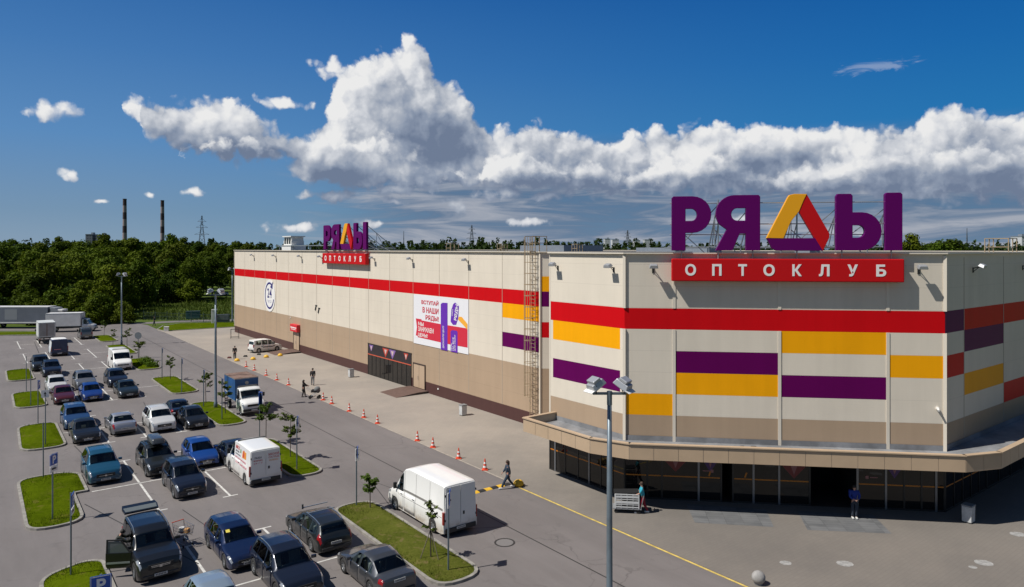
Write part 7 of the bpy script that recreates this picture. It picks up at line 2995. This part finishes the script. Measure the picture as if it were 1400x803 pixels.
Z = Vector((0, 0, .012))
mat('cloth_blue', (0.012, 0.035, 0.25), .8)
mat('cloth_denim', (0.03, 0.04, 0.06), .85)
mat('cloth_aqua', (0.03, 0.33, 0.44), .8)
mat('cloth_red', (0.26, 0.012, 0.03), .8)
mat('cloth_dark', (0.018, 0.018, 0.02), .85)
mat('cloth_darkblue', (0.018, 0.035, 0.06), .85)
mat('cloth_grey', (0.22, 0.22, 0.22), .85)
mat('cloth_black', (0.012, 0.012, 0.013), .85)
mat('cloth_olive', (0.022, 0.026, 0.02), .85)
person(G(1168, 709) + Z, face(-.15, -1), 1.78, 'cloth_blue', 'cloth_denim', 'man in bright blue jacket standing on the grey tiles at the open entrance', dict(arms=((.25, .9, .18), (.25, .9, .18)), inward=.75), shoes='shoe_white')
person(G(879, 702) + Z, face(-1, .12), 1.72, 'cloth_aqua', 'cloth_red', 'worker in turquoise shirt and red trousers pushing a loaded trolley', dict(stride=.32, arms=((.55, .55, .05), (.5, .6, .05)), lean=.08), 'hair_brown', 'shoe_white', 'short')
person(G(694, 668) + Z, face(-1, -.25), 1.72, 'cloth_darkblue', 'cloth_darkblue', 'woman in dark blue striding across the speed hump', dict(stride=.45, arms=((-.3, .25, .08), (.35, .4, .08))), 'hair_brown', 'shoe_white', long_hair=True)
person(G(427.5, 527) + Z, face(-.3, 1), 1.80, 'cloth_dark', 'cloth_grey', 'man in dark jacket and light trousers walking away on the plaza', dict(stride=.2, arms=((.15, .3, .1), (-.15, .2, .1))))
person(G(415, 543) + Z, face(1, .05), 1.66, 'cloth_black', 'cloth_black', 'woman in long black coat pushing a pram beside the cones', dict(stride=.15, arms=((.7, .6, .05), (.7, .6, .05))), 'hair_dark', coat=True, long_hair=True)
person(G(321, 491.5) + Z, face(.4, -1), 1.75, 'cloth_black', 'cloth_black', 'man in black walking towards the camera near the minivan', dict(stride=.25, arms=((.3, .2, .12), (-.3, .2, .12))))
person(G(211, 445.5) + Z, face(-1, -.4), 1.78, 'cloth_dark', 'cloth_darkblue', 'lone person in dark clothes on the far road', dict(stride=.2, arms=((.1, .3, .1), (.1, .3, .1))))
person(W(-31.15, -7.0, .0), TH + radians(-12), 1.74, 'cloth_olive', 'cloth_dark', 'person in dark coat leaning into the open off road car', dict(lean=.5, arms=((1.1, .2, .1), (.9, .3, .1))), coat=True)

# ------------------------------------------------------------------ trolley, pram, shopping cart
tr_ = empty('cargo_trolley', G(857, 699.5) + Z, face(-1, .12), 'white slatted cargo trolley loaded with flat goods in front of the entrance', 'trolley')
mb = MB()
mb.box((0, 0, .26), (1.55, .75, .06))
mb.build('deck', mat('trolley_grey', (0.30, 0.31, 0.32), .5, .3), tr_)
for x in (-.6, .6):
    for y in (-.3, .3):
        mb = MB()
        mb.lathe([(.1, -.025), (.1, .025)], 14, 'Y', (x, y, .11))
        mb.build('wheel', 'rubber', tr_)
for y in (-.38, .38):
    mb = MB()
    for z, hh in ((.36, .05), (.50, .03), (.62, .12), (.78, .03), (.92, .10), (1.05, .05)):
        mb.box((0, y, z), (1.3, .03, hh))
    for x in (-.63, -.32, 0, .32, .63):
        mb.box((x, y, .68), (.05 if abs(x) > .5 else .025, .034, .80))
    mb.build('side_rack', mat('trolley_white', (0.55, 0.56, 0.56), .5), tr_)
mb = MB()
for k in range(6):
    mb.box((.64, 0, .36 + .13 * k), (.03, .74, .05))
mb.build('end_rack', 'trolley_white', tr_)
mb = MB()
mb.path([(-.75, -.36, .3), (-.9, -.36, 1.0), (-.9, .36, 1.0), (-.75, .36, .3)], .02, 6)
mb.build('handle', 'steel', tr_)
lo = MB()
lo.box((-.15, 0, .52), (.7, .5, .42))
lo.box((.05, 0, 1.06), (1.35, .66, .05), Matrix.Rotation(.05, 3, 'Y'))
tag(lo.build('flat_goods', 'black_plastic', loc=G(857, 699.5) + Z + Vector((0, 0, .05)), rotz=face(-1, .12)), 'dark flat goods stacked on the white cargo trolley', 'goods')

pr = empty('pram', G(430.5, 545) + Z, face(1, .05), 'dark grey pram pushed by the woman in the black coat', 'pram')
mb = MB()
mb.path([(-.75, 0.22, 1.02), (-.3, .24, .62), (.35, .24, .2)], .016, 6)
mb.path([(-.75, -0.22, 1.02), (-.3, -.24, .62), (.35, -.24, .2)], .016, 6)
mb.path([(-.4, .24, .2), (.2, .24, .62)], .016, 6)
mb.path([(-.4, -.24, .2), (.2, -.24, .62)], .016, 6)
mb.tube((-.75, -.22, 1.02), (-.75, .22, 1.02), .02, .02, 6)
mb.build('frame', 'steel', pr)
mb = MB()
mb.prism([(-.35, .62), (.42, .55), (.52, .78), (-.30, .88)], -.24, .24, lambda x, y, z: (x, z, y))
mb.build('seat', 'cloth_dark', pr, bevel=.05)
mb = MB()
mb.lathe([(.25, -.24), (.29, 0), (.25, .24)], 14, 'Y', (.22, 0, .88))
mb.build('hood', mat('pram_grey', (0.16, 0.17, 0.17), .8), pr, smooth=True)
for x in (-.4, .38):
    for y in (-.27, .27):
        mb = MB()
        mb.lathe([(.15, -.02), (.15, .02)], 16, 'Y', (x, y, .15))
        mb.build('wheel', 'rubber', pr)

sc = empty('shopping_cart', G(243, 762) * 1.0, TH + radians(-75), 'wire shopping cart with a red handle beside the open off road car', 'shopping cart')
sc.location = W(-28.05, -6.3, 0)
mb = MB()
bx0, bx1 = (-.42, .45), (-.40, .5)


def wire(a, b, r=.008):
    mb.tube(a, b, r, r, 4, cap=False)


for sy in (-1, 1):
    for k in range(7):
        x = -.42 + .14 * k
        wire((x, sy * .22, .45 + .02 * k), (x * 1.08, sy * .30, .98), .007)
    for z, y in ((.5, .225), (.66, .25), (.82, .275), (.98, .30)):
        wire((-.44, sy * y, z), (.50, sy * y * .85, z + .02), .009)
for k in range(5):
    y = -.2 + .1 * k
    wire((.44, y * .85, .58), (.50, y * 1.2, .99), .007)
    wire((-.42, y, .47), (.44, y * .85, .58), .007)
for z in (.66, .82, .98):
    wire((.48, -.24, z), (.48, .24, z), .009)
mb.build('basket', 'chrome', sc)
mb = MB()
for sy in (-1, 1):
    mb.path([(-.52, sy * .28, 1.02), (-.42, sy * .26, .5), (-.40, sy * .25, .14)], .014, 6)
    mb.path([(-.4, sy * .25, .2), (.45, sy * .2, .16)], .014, 6)
mb.build('frame', 'steel', sc)
mb = MB()
mb.tube((-.55, -.3, 1.03), (-.55, .3, 1.03), .022, .022, 8)
mb.build('handle', 'cone_orange', sc)
for x in (-.4, .42):
    for y in (-.23, .23):
        mb = MB()
        mb.lathe([(.065, -.015), (.065, .015)], 12, 'Y', (x, y, .065))
        mb.build('wheel', 'rubber', sc)
for k, (x, y, c_, nm) in enumerate(((-.15, 0, (0.30, 0.03, 0.03), 'red'), (.2, .06, (0.45, 0.25, 0.10), 'brown'), (.02, -.1, (.55, .55, .55), 'white'))):
    mb = MB()
    mb.box((x, y, .66 + .06 * k), (.26, .22, .24), Matrix.Rotation(k * .5, 3, 'Z'))
    o = mb.build('shopping_bag', mat('bag_' + nm, c_, .6), bevel=.04)
    o.matrix_world = Matrix.Translation(sc.location) @ Matrix.Rotation(TH + radians(-75), 4, 'Z')
    tag(o, nm + ' shopping bag lying in the wire shopping cart', 'bag')
